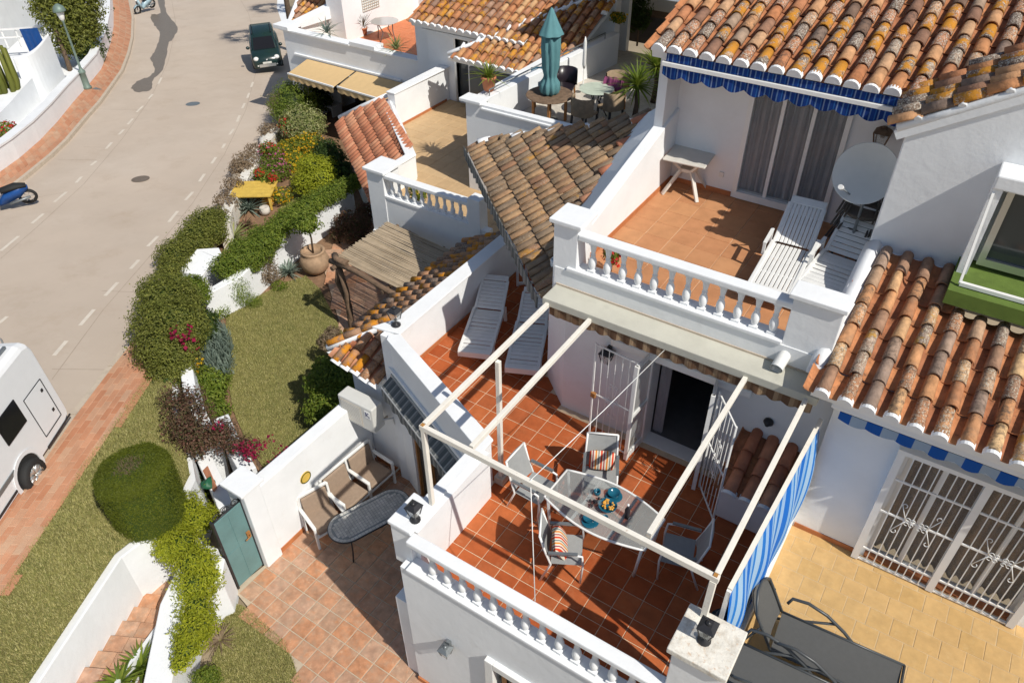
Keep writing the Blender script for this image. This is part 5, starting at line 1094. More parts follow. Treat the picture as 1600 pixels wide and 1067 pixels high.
tuft('terrace_grass', 'reddish dry plant in a pot against the white wall of the orange roof terrace', 'plant', P(569, 55, 2.2), 60, .7, .02, 'leaf_red', (.7, 1.5), .2, pot=.3)
for (x, y, z, L, lb) in ((990, 190, 4.0, 1.5, 'dark green yucca palm beside the wicker chairs'), (1020, 160, 4.0, 1.5, 'dark green yucca palm against the pergola house wall')):
    p = P(x, y, z); t = thing('yucca_palm', lb, 'palm', p); SEED[0] += 1
    m = MB(); m.tube([(0, 0, 0), (.05, 0, .5), (0, 0, .95)], [.08, .07, .06], 8); m.build('trunk', 'bark', t)
    o = rosette(110, .75, .028, SEED[0], (-.4, 1.4), .3).build('crown', 'leaf_mid', t); o.location.z = .95
# tree and cactus across the street
tp = PG(112, 118, -.3); t = thing('street_tree', 'dense olive tree behind the curved street wall', 'tree', tp, fixed=True)
m = MB(); m.tube([tp+V(0, 0, -.6), tp+V(.1, 0, 1), tp+V(-.1, .1, 2.2)], [.14, .11, .08], 7); m.tube([tp+V(0, 0, -.4), tp+V(-.35, .2, 1.2), tp+V(-.5, .2, 2.2)], [.10, .08, .06], 7); m.build('trunk', 'bark', t)
cb = []
for (x, y, k) in ((85, 20, 1.0), (110, 10, 1.1), (125, 35, 1.0), (100, 45, 1.0), (135, 15, .9), (70, 10, .8), (120, 62, .9), (90, -10, 1.2), (130, -15, 1.1), (140, 50, .6), (105, 70, .7)):
    v = ray(x, y); p = CAM+v*((tp-CAM).length/v.length); cb.append((p, (k, k, k*.8)))
leaf_cloud(cb, 15000, .17, 91, .45, .2).build('crown', 'leaf_olive', t)
cp = PG(24, 190, -.4); t = thing('cactus', 'candelabra cactus against the white house across the street', 'cactus', cp, fixed=True); m = MB(); rr = random.Random(4)
m.tube([cp+V(0, 0, -.8), cp+V(0, 0, .9)], [.16, .14], 9); m.build('trunk', 'old_wood', t)
for i in range(17):
    a = i*2.4; r = .2+.55*rr.random(); h = rr.uniform(2.2, 3.2); m = MB()
    m.tube([cp+V(0, 0, .7), cp+V(r*.8*math.cos(a), r*.8*math.sin(a), 1.15), cp+V(r*math.cos(a), r*math.sin(a), 1.7), cp+V(r*1.05*math.cos(a), r*1.05*math.sin(a), h)], [.08, .11, .11, .07], 7); m.build('stem', 'leaf_olive', t)
plant('street_flowers', 'red flowers behind the street wall below the cactus', 'flowers', [(PG(10, 205, .2), (.5, .5, .35))], 500, .12, 'leaf_mid', .5, ('petal_red', 200, .10), base=-.3)
plant('wall_bush', 'dark bush behind the bend of the street wall', 'bush', [(PG(140, 80, .6), (.8, .8, .6)), (PG(152, 55, .6), (.7, .7, .6))], 2500, .14, 'leaf_dark', .5, base=-1.5)
# rocks in the flower garden
rk = random.Random(21)
RL = ['beside the yellow table', 'above the yellow table', 'left of the yellow table', 'beside the striped agave', 'above the striped agave', 'nearest the cream bush', 'below the cream bush', 'next to the spider plant', 'at the foot of the kerb bush', 'at the far end of the flower garden', 'beside the pink border', 'at the top of the sloping white wall']
for rki, (x, y, r) in enumerate(((385, 268, .36), (400, 255, .32), (376, 285, .33), (356, 332, .25), (362, 318, .22), (430, 208, .4), (420, 222, .34), (348, 362, .22), (298, 412, .2), (440, 196, .25), (412, 236, .2), (310, 398, .22))):
    p = PG(x, y, .05); m = MB(); m.sphere(p, r*1.1, 9, 6, .8); m.v = [tuple(p+(Vector(v)-p)*rk.uniform(.8, 1.15)) for v in m.v]
    tag(m.build('garden_rock', 'plaster_worn' if rk.random() < .5 else 'rock', None), 'pale garden rock '+RL[rki], 'rock', 'rocks along the flower garden')
# ================================================================ PERGOLA, AWNINGS, SCREENS
stripes('cloth_navy', [(.30, (.006, .03, .16)), (.10, (.10, .18, .34)), (.28, (.008, .04, .20)), (.08, (.02, .10, .30)), (.14, (.006, .03, .15)), (.10, (.16, .22, .36))], 0, .19)
stripes('cloth_bluewhite', [(.5, (.012, .09, .36)), (.5, (.30, .38, .48))], 0, .37)
stripes('cloth_screen', [(.24, (.01, .13, .50)), (.14, (.22, .38, .60)), (.10, (.02, .17, .52)), (.22, (.30, .45, .62)), (.14, (.015, .15, .5)), (.16, (.25, .40, .62))], 1, .62)
stripes('cloth_brown', [(.5, (.13, .075, .045)), (.28, (.30, .21, .13)), (.22, (.20, .13, .08))], 0, .21)
stripes('cloth_grey', [(.5, (.10, .11, .11)), (.2, (.28, .28, .27)), (.3, (.16, .165, .16))], 0, .16)
stripes('cushion_cloth', [(.16, (.62, .06, .02)), (.12, (.68, .62, .5)), (.1, (.16, .2, .2)), (.12, (.66, .6, .48)), (.14, (.66, .22, .03)), (.14, (.68, .62, .5)), (.1, (.30, .02, .06)), (.12, (.68, .62, .5))], 0, .17)
ZP = 5.36
pg = thing('pergola', 'bare white steel pergola frame over the terracotta terrace', 'pergola', (-2.7, 6.5, T), fixed=True)
def beam(a, b, nm='beam', w=.06, h=.08, mat='rusty_white'): m = MB(); m.bar(a, b, w, h); return m.build(nm, mat, pg, bevel=.004)
beam((-4.66, 4.95, ZP), (-.72, 4.88, ZP))
for x, e in ((-4.63, 7.98), (-3.91, 7.98), (-1.56, 7.98), (-.76, 7.98)): beam((x, 4.99 if x < -1 else 4.92, ZP+.002), (x, e, ZP+.002))
beam((-4.615, 4.95, 3.87), (-4.615, 4.95, ZP-.04), 'post', .06, .06); beam((-4.56, 6.54, T), (-4.56, 6.54, ZP-.04), 'post', .065, .065); beam((-.77, 4.88, 4.65), (-.77, 4.88, ZP-.04), 'post', .07, .07)
for p in ((-4.62, 4.95), (-.765, 4.885)): m = MB(); m.box(p[0]-.022, p[1]-.022, ZP+.041, p[0]+.022, p[1]+.022, ZP+.052); m.build('corner_plate', 'rust', pg)
m = MB(); m.box(-4.64, 6.46, T, -4.48, 6.62, T+.14); m.build('post_foot', 'aged_plastic', pg)
a, b, c = P(1039, 546, 5.33), V(-3.02, 4.92, 5.41), PY(836, 944, 4.46); c.z = 3.86
m = MB(); m.tube([a, a.lerp(b, .5)-V(0, 0, .03), b], .006, 5); m.tube([b, c], .006, 5); tag(m.build('awning_cord', 'white_paint', None), 'thin white cord from the ledge over the pergola beam to the front rail', 'cord')
# screen of blue striped canvas on the party wall
sc = thing('canvas_screen', 'blue striped canvas windbreak in a white frame between two terraces', 'screen', (-.55, 6.7, 3.15), fixed=True)
m = MB(); m.bar((-.62, 5.08, 5.0), (-.52, 8.12, 5.02), .05, .06); m.build('top_rail', 'rusty_white', sc)
m = MB(); m.bar((-.62, 5.08, 3.15), (-.62, 5.08, 5.0), .05, .05); m.build('post', 'white_paint', sc); m = MB(); m.bar((-.52, 8.12, 3.15), (-.52, 8.12, 5.02), .05, .05); m.build('post', 'white_paint', sc)
m = MB(); m.bar((-.49, 5.08, 3.20), (-.47, 8.12, 3.20), .05, .06); m.build('bottom_rail', 'white_paint', sc)
m = MB(); ny, nz = 60, 14; vs = []
for j in range(nz+1):
    for i in range(ny+1):
        t = i/ny; k = j/nz; y = 5.1+3.0*t; vs.append((-.60+.09*t+(.10*(1-k))-.03*math.sin(t*23+k*3)*(.3+k*(1-k)*3)+.05*math.sin(k*math.pi), y+.05*math.sin(k*5+t*4), 3.22+1.77*k))
m.add(vs, [(j*(ny+1)+i, j*(ny+1)+i+1, (j+1)*(ny+1)+i+1, (j+1)*(ny+1)+i) for j in range(nz) for i in range(ny)], True); m.build('canvas', 'cloth_screen', sc)
# blue awning of the upper terrace
aw = thing('blue_awning', 'navy striped scalloped awning under the upper roof eave', 'awning', (-2.9, 11.6, 7.7), fixed=True)
m = MB(); m.sheet([(-4.62, 11.50, 7.97), (-1.0, 11.50, 7.97), (-1.0, 12.15, 8.06), (-4.62, 12.15, 8.06)], .01); m.build('canopy', 'cloth_navy', aw)
m = MB(); m.sheet([(-4.60, 11.455, 8.10), (-4.60, 11.45, 7.98), (-1.05, 11.45, 7.98), (-1.05, 11.455, 8.10)], .008); m.build('upper_band', 'cloth_navy', aw)
m = MB(); m.box(-4.66, 11.42, 7.905, -1.02, 11.50, 7.97); m.build('front_bar', 'white_paint', aw, bevel=.006)
m = MB(); scallop(m, (-4.64, 11.435, 7.91), (-.93, 11.435, 7.91), 0, .13, .07, 11); m.build('valance', 'cloth_navy', aw)
# awning on the neighbour's eave
a2 = thing('striped_awning', 'rolled blue and white striped valance under the sunlit clay roof', 'awning', (1.6, 8, 5.3), fixed=True)
m = MB(); m.box(-.30, 7.96, 5.36, 3.5, 8.06, 5.445); m.build('awning_roll', 'white_paint', a2)
m = MB(); scallop(m, (-.33, 7.93, 5.44), (3.4, 7.93, 5.44), 0, .12, .05, 11); m.build('valance', 'cloth_bluewhite', a2)
# brown awning under the ledge
a3 = thing('brown_awning', 'brown striped valance and white roller below the grey ledge', 'awning', (-2.7, 8.2, 5.0), fixed=True)
m = MB(); m.box(-4.60, 8.10, 5.20, -.9, 8.2, 5.335); m.build('roller', 'white_paint', a3)
m = MB(); scallop(m, (-4.60, 7.985, 5.338), (-.66, 7.985, 5.338), 0, .14, .025, 20); m.build('valance', 'cloth_brown', a3)
m = MB(); m.box(-3.72, 8.36, 4.70, -1.5, 8.548, 4.84); tag(m.build('shutter_box', 'white_paint', None, bevel=.02), 'white roller shutter box above the open terrace door', 'shutter box')
# grey awning over the patio door
a4 = thing('grey_awning', 'grey striped awning folded along the slanting wall above the patio door', 'awning', D0, fixed=True)
mt = Matrix((ud, -nd_, V(0, 0, 1))).transposed().to_4x4(); mt.translation = D0
def loc(o, root): o.matrix_parent_inverse = Matrix.Translation(-root.location); o.matrix_basis = mt; return o
m = MB(); m.sheet([(.0, .04, 2.95), (.0, .26, 2.78), (2.75, .26, 2.78), (2.75, .04, 2.95)], .012); loc(m.build('canopy', 'cloth_grey', a4), a4)
m = MB(); m.bar((.0, .27, 2.77), (2.75, .27, 2.77), .03, .04); m.bar((.0, .04, 2.97), (2.75, .04, 2.97), .06, .06); loc(m.build('bars', 'alu', a4), a4)
m = MB(); scallop(m, (.02, .28, 2.76), (2.73, .28, 2.76), 0, .16, .05, 9); loc(m.build('valance', 'cloth_grey', a4), a4)
m = MB(); m.box(-.2, .002, 3.02, 3.0, .05, 3.10); loc(m.build('wall_bead', 'plaster', a4), a4)
# striped edge cloth along the diagonal eave
m = MB(); scallop(m, e0+V(-.09, -.10, .06), e1+V(-.09, -.10, .06), 0, .22, .04, 26); tag(m.build('eave_cloth', 'cloth_grey', None), 'faded striped valance along the diagonal brown roof edge', 'valance')
m = MB()
for i in range(9): p = V(-7.25, 11.2, 0).lerp(V(-6.1, 12.2, 0), i/8); m.box(p.x-.02, p.y-.02, T, p.x+.02, p.y+.02, 4.75)
m.bar((-7.25, 11.2, 4.75), (-6.1, 12.2, 4.75), .05, .05); m.bar((-7.25, 11.2, T+.06), (-6.1, 12.2, T+.06), .05, .05); tag(m.build('folding_shutter', 'white_paint', None), 'white slatted shutter door in the shade behind the two loungers', 'shutter')
# sand coloured awning of the far house
a5 = thing('sand_awning', 'sand coloured double awning on the far white house', 'awning', (-20, 20, 2), fixed=True)
for x0, x1 in ((-22.55, -20.15), (-20.05, -17.4)):
    m = MB(); m.sheet([(x0, 20.18, 2.20), (x0, 19.12, 1.98), (x1, 19.02, 1.98), (x1, 20.18, 2.20)], .015); m.build('canopy', 'tan_awning', a5)
    m = MB(); scallop(m, (x0, 19.10, 1.97), (x1, 19.0, 1.97), 0, .17, .06, 8); m.build('valance', 'tan_awning', a5)
    m = MB(); m.bar((x0, 19.11, 1.985), (x1, 19.01, 1.985), .05, .05); m.build('front_bar', 'white_paint', a5)
# ================================================================ LANTERNS AND WALL FITTINGS
def lantern(loc, label, s=1, mat='black_metal', stand=True):
    t = thing('lantern', label, 'lantern', loc); m = MB()
    if stand: m.lathe([(.075*s, 0), (.075*s, .02*s), (.03*s, .05*s), (.02*s, .09*s), (.03*s, .11*s)], n=12)
    z0 = .11*s if stand else 0
    h = .17*s; a, b = .05*s, .085*s
    for sx, sy in ((1, 1), (1, -1), (-1, 1), (-1, -1)): m.bar((sx*a, sy*a, z0), (sx*b, sy*b, z0+h), .012*s, .012*s)
    m.build('frame', mat, t)
    m = MB(); m.add([(a, a, z0), (-a, a, z0), (-a, -a, z0), (a, -a, z0), (b, b, z0+h), (-b, b, z0+h), (-b, -b, z0+h), (b, -b, z0+h)], [(3, 2, 1, 0), (4, 5, 6, 7), (0, 1, 5, 4), (1, 2, 6, 5), (2, 3, 7, 6), (3, 0, 4, 7)]); m.build('glass', 'frosted', t)
    m = MB(); r = b*1.12; m.add([(r, r, z0+h), (-r, r, z0+h), (-r, -r, z0+h), (r, -r, z0+h), (r*.45, r*.45, z0+h+.05*s), (-r*.45, r*.45, z0+h+.05*s), (-r*.45, -r*.45, z0+h+.05*s), (r*.45, -r*.45, z0+h+.05*s)], [(3, 2, 1, 0), (4, 5, 6, 7), (0, 1, 5, 4), (1, 2, 6, 5), (2, 3, 7, 6), (3, 0, 4, 7)])
    m.lathe([(.03*s, z0+h+.05*s), (.035*s, z0+h+.065*s), (.004, z0+h+.08*s)], n=8); m.build('cap', mat, t)
    return t
lantern(P(649, 812, 3.87), 'black lantern on the front left pillar of the pergola terrace', 1.0)
lantern(P(619, 508, 3.85), 'black lantern on the corner parapet beside the lichen roof', 1.15)
lantern(P(1100, 1000, 4.65), 'black lantern on the worn right pillar of the pergola terrace', 1.0)
t = lantern((-3.96, 4.17, 1.72), 'grey wall lantern on the lower front below the balustrade', .95, 'grey_metal', False); m = MB(); m.box(-.03, .06, .05, .03, .108, .25); m.build('bracket', 'grey_metal', t)
t = lantern((-3.79, 8.42, 4.30), 'black wall lantern behind the open iron gate', 1.1, 'black_metal', False); m = MB(); m.box(-.03, .06, .1, .03, .128, .25); m.build('bracket', 'black_metal', t)
t = lantern((-1.27, 12.0, 7.15), 'dark wall lantern above the satellite dish', 1.3, 'old_wood', False); m = MB(); m.box(-.03, .08, .1, .03, .198, .2); m.build('bracket', 'old_wood', t)
m = MB(); m.lathe([(.07, 0), (.075, .03), (.05, .06), (.03, .10), (.001, .1)], (-1.2, 8.548, 4.27), 14, True, axis=(0, -1, 0)); tag(m.build('wall_fitting', 'black_metal', None), 'small black round fitting on the shaded terrace wall', 'fitting')  # small camera-like housing, not a lamp; it gives no light
# air conditioner
ac = thing('air_conditioner', 'white air conditioner unit hanging on the wall above the garden sofa', 'air conditioner', (-8.2, 7.4, 1.6), fixed=True)
m = MB(); m.box(-8.66, 7.02, 1.62, -7.80, 7.32, 2.24); m.build('case', 'tv_grey', ac, bevel=.025)
m = MB(); m.box(-8.60, 7.012, 1.68, -8.08, 7.019, 2.18); m.build('front_grille', 'aged_plastic', ac)
m = MB()
for i in range(12): m.bar((-8.58, 7.008, 1.71+.04*i), (-8.10, 7.008, 1.71+.04*i), .006, .012)
m.build('grille_wire', 'tv_grey', ac)
def text(s, size, mat, parent, M, name='lettering'):
    cu = bpy.data.curves.new('t', 'FONT'); cu.body = s; cu.size = size; cu.align_x = 'CENTER'; cu.align_y = 'CENTER'; cu.extrude = .0015
    o = bpy.data.objects.new('t', cu); COL.objects.link(o); dg_ = bpy.context.evaluated_depsgraph_get(); me = bpy.data.meshes.new_from_object(o.evaluated_get(dg_)); bpy.data.objects.remove(o)
    me.materials.clear(); me.materials.append(MATS[mat]); t = link(name, me, parent); t.matrix_basis = M; return t
mk('logo_blue', (.01, .03, .14), .5, bump=0, namt=0)
lb = MB(); lb.box(-7.99, 7.012, 1.98, -7.85, 7.019, 2.16); lb = lb.build('badge', 'white_paint', ac); text('K', .17, 'logo_blue', lb, Matrix.Translation((-7.92, 7.009, 2.07)) @ Matrix.Rotation(R(90), 4, 'X'))
m = MB(); m.bar((-8.5, 7.1, 1.58), (-8.5, 7.54, 1.58), .04, .04); m.bar((-7.95, 7.1, 1.58), (-7.95, 7.54, 1.58), .04, .04); m.build('bracket', 'aged_plastic', ac)
m = MB(); m.tube([(-7.82, 7.25, 1.8), (-7.70, 7.45, 1.75), (-7.68, 7.5, 1.4), (-7.72, 7.50, .3), (-7.9, 7.35, .05)], .02, 6); m.build('pipe', 'tv_grey', ac)
# satellite dish
dc = PY(1352, 272, 10.75); fd = V(-.10, -.80, .52).normalized()
ds = thing('satellite_dish', 'grey satellite dish beside the sliding door of the upper terrace', 'dish', (dc.x+.3, 10.95, U), fixed=True)
m = MB(); pr = [(.42*i/8, .11*(i/8)**2) for i in range(9)]; pr[0] = (.001, 0); m.lathe(pr+[(.43, .115)]+[(r, z-.012) for r, z in pr[::-1]], dc-fd*.08, 36, True, axis=fd); m.build('reflector', 'tv_grey', ds)
l0 = dc-fd*.02+V(-.02, 0, -.40); l1 = dc+fd*.44+V(-.16, 0, -.34)
m = MB(); m.tube([l0, l1], .012, 6); m.build('arm', 'grey_metal', ds); m = MB(); m.tube([l1-fd*.05, l1+fd*.05], .035, 10); m.build('receiver', 'white_plastic', ds)
m = MB(); m.tube([dc-fd*.1, dc-fd*.22+V(.05, 0, -.05), V(dc.x+.06, 11.02, 6.8), V(dc.x+.06, 11.02, U)], .022, 8); m.build('mast', 'grey_metal', ds)
# small masonry cupboard with clay tile roof
bq = thing('tiled_cupboard', 'small white masonry cupboard with clay barrel tile roof in the terrace corner', 'cupboard', (-1.05, 8.1, T), fixed=True)
m = MB(); m.box(-1.46, 7.74, T, -.60, 8.53, 3.46); m.build('body', 'plaster', bq, bevel=.02)
roof(bq, 'roof', (-1.44, 7.70, 3.50), (-.6, 7.70, 3.50), (-1.44, 8.5, 3.86), [(-1.44, 7.70, 3.50), (-.60, 7.70, 3.50), (-.60, 8.52, 3.87), (-1.44, 8.52, 3.87)], 'tile_salmon', 'Q', pitch=.255, course=.30)
# ================================================================ FURNITURE
def slat_lounger(style):
    """moulded plastic sun lounger, head toward +Y, seat .3 high"""
    t = thing('sun_lounger', '', 'sun lounger'); W2 = .29; mat = 'white_plastic'
    hy = .28; ang = R((20, 34, 40)[style])
    def bp(s): return (hy+s*math.cos(ang), .33+s*math.sin(ang))
    m = MB()   # side rails
    for sx in (-1, 1):
        m.bar((sx*W2, -1.0, .28), (sx*W2, hy, .32), .06, .10); y, z = bp(.72); m.bar((sx*W2*.94, hy, .33), (sx*W2*.90, y, z), .055, .05)
    m.build('side_rail', mat, t, bevel=.012)
    m = MB(); n = 11
    if style == 1:
        for i in range(9): x = -W2+.04+(2*W2-.08)*i/8; m.bar((x, -.92, .315), (x, hy-.02, .325), .053, .022)
        for y in (-.55, -.1): m.bar((-W2, y, .306), (W2, y, .306), .05, .02)
    else:
        for i in range(n):
            y = -.86+(hy-.04+.86)*i/(n-1); m.bar((-W2, y, .315+.01*math.sin(i)), (W2, y, .315+.01*math.sin(i)), .094, .022)
    m.box(-W2-.02, -1.06, .20, W2+.02, -.92, .325); m.build('seat', mat, t, bevel=.008)
    m = MB()
    if style == 1:
        for i in range(9): x = (-W2+.04+(2*W2-.08)*i/8)*.95; y0, z0 = bp(.02); y1, z1 = bp(.74); m.bar((x, y0, z0), (x, y1, z1), .053, .02, (0, -math.sin(ang), math.cos(ang)))
    for i in range(8 if style != 1 else 0):
        y, z = bp(.06+.085*i); w = W2*(1-.03*(i/7)**2); m.bar((-w, y, z), (w, y, z), .078, .02, (0, -math.sin(ang), math.cos(ang)))
    y, z = bp(.78); m.bar((-W2*.92, y, z), (W2*.92, y, z), .13, .03, (0, -math.sin(ang), math.cos(ang))); m.build('backrest', mat, t, bevel=.01)
    for sx in (-1, 1):
        for y in (-.75, .45):
            m = MB(); m.bar((sx*W2, y, .30), (sx*(W2+.02), y-.04, 0), .06, .05, (0, 1, 0)); m.build('leg', mat, t)
        if style:
            m = MB(); m.bar((sx*(W2+.05), -.12, .50), (sx*(W2+.05), .32, .52), .05, .03); m.bar((sx*(W2+.05), -.10, .3), (sx*(W2+.05), -.10, .5), .04, .04); m.bar((sx*(W2+.05), .3, .3), (sx*(W2+.05), .3, .5), .04, .04); m.build('armrest', mat, t)
    return t
def face(a, b): return math.atan2(b.y-a.y, b.x-a.x)-math.pi/2
l1a, l1b = P(742, 552, 3.05), P(766, 462, 3.35); l2a, l2b = P(816, 577, 3.05), P(834, 480, 3.35)
lo = slat_lounger(0); grp = 'plastic sun loungers'
for i, (a, b, lb) in enumerate(((l1a, l1b, 'white slatted plastic lounger nearest the side parapet of the pergola terrace'), (l2a, l2b, 'white slatted plastic lounger beside the terrace wall corner, partly behind a beam'))):
    d = (b-a).to_2d().normalized(); o = put(lo, (a.x+d.x*.98, a.y+d.y*.98, T), face(a, b), lb, i == 0); o['group'] = grp
u1a, u1b = P(1203, 450, 5.9), P(1250, 350, 6.2); u2a, u2b = P(1268, 462, 5.9), P(1326, 371, 6.3)
for st2, a, b, lb in ((1, u1a, u1b, 'white plastic lounger with armrests in the middle of the upper terrace'), (2, u2a, u2b, 'white plastic lounger behind the right pillar of the upper terrace, its back in shade')):
    o = slat_lounger(st2); d = (b-a).to_2d().normalized(); put(o, (a.x+d.x*.92, a.y+d.y*.92, U), face(a, b), lb, True); o['group'] = grp
# dark sling loungers on the yellow terrace
mk('sling', (.085, .085, .082), .8, namt=.05, nscale=20, bump=.15, bscale=200); mk('dark_frame', (.055, .06, .063), .35, namt=.05, bump=.03)
def sling():
    t = thing('sling_lounger', '', 'sun lounger'); W2 = .30; hy = .35; an = R(66)
    by, bz = hy+.80*math.cos(an), .33+.80*math.sin(an)
    def cur(s): return [(hy+s*.80*math.cos(an), .33+s*.80*math.sin(an))][0]
    m = MB(); n = 14; vs = []
    for j in range(n+1):
        y = -1.12+(hy+1.12)*j/n
        for i in range(7): x = -W2+2*W2*i/6; vs.append((x, y, .34-.025*(1-(x/W2)**2)))
    m.add(vs, [(j*7+i, j*7+i+1, (j+1)*7+i+1, (j+1)*7+i) for j in range(n) for i in range(6)], True); m.build('seat', 'sling', t)
    m = MB(); vs = []
    for j in range(n+1):
        s = j/n; y, z = cur(s); w = W2*(1 if s < .72 else max(.28, 1-((s-.72)/.28)**2*.75))
        for i in range(7): x = -w+2*w*i/6; q = .035*(1-(x/W2)**2)+.05*s*s; vs.append((x, y+q*math.sin(an)+.02, z-q*math.cos(an)))
    m.add(vs, [(j*7+i, j*7+i+1, (j+1)*7+i+1, (j+1)*7+i) for j in range(n) for i in range(6)], True); m.build('backrest', 'sling', t)
    m = MB()
    for sx in (-1, 1): m.tube([(sx*W2, -1.14, .34), (sx*W2, hy, .34)], .018, 7)
    m.tube([(-W2, -1.14, .34), (W2, -1.14, .34)], .018, 7); m.build('seat_frame', 'dark_frame', t)
    m = MB(); pts = []
    for s in (0, .3, .6, .78, .9, 1.0): y, z = cur(s); w = W2*(1 if s < .72 else max(.28, 1-((s-.72)/.28)**2*.75)); pts.append((w, y+.03*s, z))
    m.tube(pts+[(-x, y, z) for x, y, z in pts[::-1]], .018, 7); m.build('back_frame', 'dark_frame', t)
    for sx in (-1, 1):
        m = MB(); x = sx*(W2+.05); m.tube([(sx*W2, hy-.02, .55), (x, hy-.06, .62), (x, hy-.25, .66), (x, hy-.5, .58), (x, hy-.75, .40), (x, hy-.95, .20), (x, hy-1.05, 0)], .022, 8); m.build('armrest', 'dark_frame', t)
        m = MB(); m.tube([(x, hy-.62, .48), (x, hy-.1, .16), (x, hy+.2, 0)], .018, 7); m.build('leg', 'dark_frame', t)
    m = MB(); y, z = cur(.55); m.tube([(-W2, y, z), (-W2, hy+.42, .02), (W2, hy+.42, .02), (W2, y, z)], .015, 6); m.build('prop', 'dark_frame', t)
    return t
sl_ = sling(); f1 = P(1404, 1072, 3.12); h1 = P(1262, 1008, 3.12)
dd2 = (h1-f1).to_2d().normalized()
for i, (q, lb) in enumerate(((f1, 'charcoal sling lounger nearest the barred terrace doors'), (f1+V(-.30, -.70, 0), 'charcoal sling lounger at the bottom edge beside the worn pillar'))):
    o = put(sl_, (q.x+dd2.x*1.12, q.y+dd2.y*1.12, T), math.atan2(dd2.y, dd2.x)-math.pi/2, lb, i == 0); o['group'] = 'charcoal sling loungers'
# dining set
mk('sling_grey', (.30, .31, .31), .8, namt=.06, nscale=15, bump=.12, bscale=200)
tb_ = thing('glass_table', 'boat shaped glass dining table with white metal frame under the pergola', 'table', (-2.72, 6.42, T), rz=R(-2)); m = MB()
def edge_(t): return .26+.16*math.sin(math.pi*t)+.05
top = [(-.80+1.6*i/16, edge_(i/16)) for i in range(17)]; out = top+[(x, -y) for x, y in top[::-1]]
m.tube([(x, y, .71) for x, y in out]+[(out[0][0], out[0][1], .71)], .018, 7); m.build('rim', 'white_paint', tb_)
m = MB(); m.prism([(x*.985, y*.96) for x, y in out], .708, .716); m.build('glass_top', 'frosted', tb_)
for x in (-.28, .30): m = MB(); m.bar((x, -.42, .69), (x, .42, .69), .04, .025); m.build('cross_bar', 'white_paint', tb_)
for sx in (-1, 1):
    for sy in (-1, 1): m = MB(); m.tube([(sx*.76, sy*.28, .70), (sx*.70, sy*.28, 0)], .022, 8); m.build('leg', 'white_paint', tb_)
def chair():
    """stacking sling chair facing +Y"""
    t = thing('garden_chair', '', 'chair'); w = .25; m = MB()
    for sx in (-1, 1): m.tube([(sx*w, .22, 0), (sx*w, .24, .42), (sx*w, .22, .62), (sx*w, .10, .645), (sx*w, -.24, .63)], .016, 7)
    m.build('front_frame', 'white_paint', t); m = MB()
    for sx in (-1, 1): m.tube([(sx*w, -.34, 0), (sx*w, -.20, .40), (sx*w*.96, -.28, .65), (sx*w*.92, -.36, .98)], .016, 7)
    m.tube([(-w*.92, -.36, .98), (w*.92, -.36, .98)], .015, 7); m.build('back_frame', 'white_paint', t)
    m = MB(); vs = []
    for j in range(7):
        y = -.20+.43*j/6
        for i in range(7): x = -w+2*w*i/6; vs.append((x, y, .42-.02*(1-(x/w)**2)))
    m.add(vs, [(j*7+i, j*7+i+1, (j+1)*7+i+1, (j+1)*7+i) for j in range(6) for i in range(6)], True); m.build('seat', 'sling_grey', t)
    m = MB(); vs = []
    for j in range(9):
        s = j/8; y = -.20-.16*s; z = .43+.55*s
        for i in range(7): x = (-w+2*w*i/6)*(1-.08*s); vs.append((x, y-.03*(1-(x/w)**2), z))
    m.add(vs, [(j*7+i, j*7+i+1, (j+1)*7+i+1, (j+1)*7+i) for j in range(8) for i in range(6)], True); m.build('backrest', 'sling_grey', t)
    for sx in (-1, 1): m = MB(); m.bar((sx*w, -.24, .655), (sx*w, .16, .665), .045, .018); m.build('armrest', 'grey_metal', t)
    return t
ch = chair(); CP = [(-3.86, 6.42, -92, 'grey sling chair at the left end of the glass table'), (-3.14, 7.14, 206, 'grey sling chair with upright striped cushion behind the glass table'), (-2.92, 5.72, -62, 'grey sling chair with a slumped striped cushion in front of the glass table'), (-1.58, 6.55, 105, 'grey sling chair in shade at the right end of the glass table')]
for i, (x, y, a, lb) in enumerate(CP): o = put(ch, (x, y, T), R(a), lb, i == 0); o['group'] = 'chairs around the glass table'
def cushion(loc, rot, label, sx=.40, sz=.34):
    m = MB(); N = 12; vs = []
    for s in (1, -1):
        for j in range(N+1):
            for i in range(N+1):
                x, y = i/N*2-1, j/N*2-1; h = .075*(max(0, (1-x**4)*(1-y**4)))**.45; pin = 1-.07*(x*x*y*y); vs.append((x*sx/2*pin, s*h, y*sz/2*pin))
    k = (N+1)**2; fs = []
    for j in range(N):
        for i in range(N): a = j*(N+1)+i; fs += [(a, a+N+1, a+N+2, a+1), (k+a, k+a+1, k+a+N+2, k+a+N+1)]
    o = m.add(vs, fs, True).build('cushion', 'cushion_cloth', None); o.matrix_basis = Matrix.Translation(loc) @ Matrix.Rotation(rot[2], 4, 'Z') @ Matrix.Rotation(rot[0], 4, 'X') @ Matrix.Rotation(rot[1], 4, 'Y'); return tag(o, label, 'cushion', 'striped cushions')
cushion((-3.20, 7.30, T+.60), (R(14), 0, R(206)), 'red and cream striped cushion upright on the chair behind the table')
cushion((-3.0, 5.68, T+.57), (R(24), R(10), R(-62)), 'multicoloured striped cushion slumped on the front chair', .44, .36)
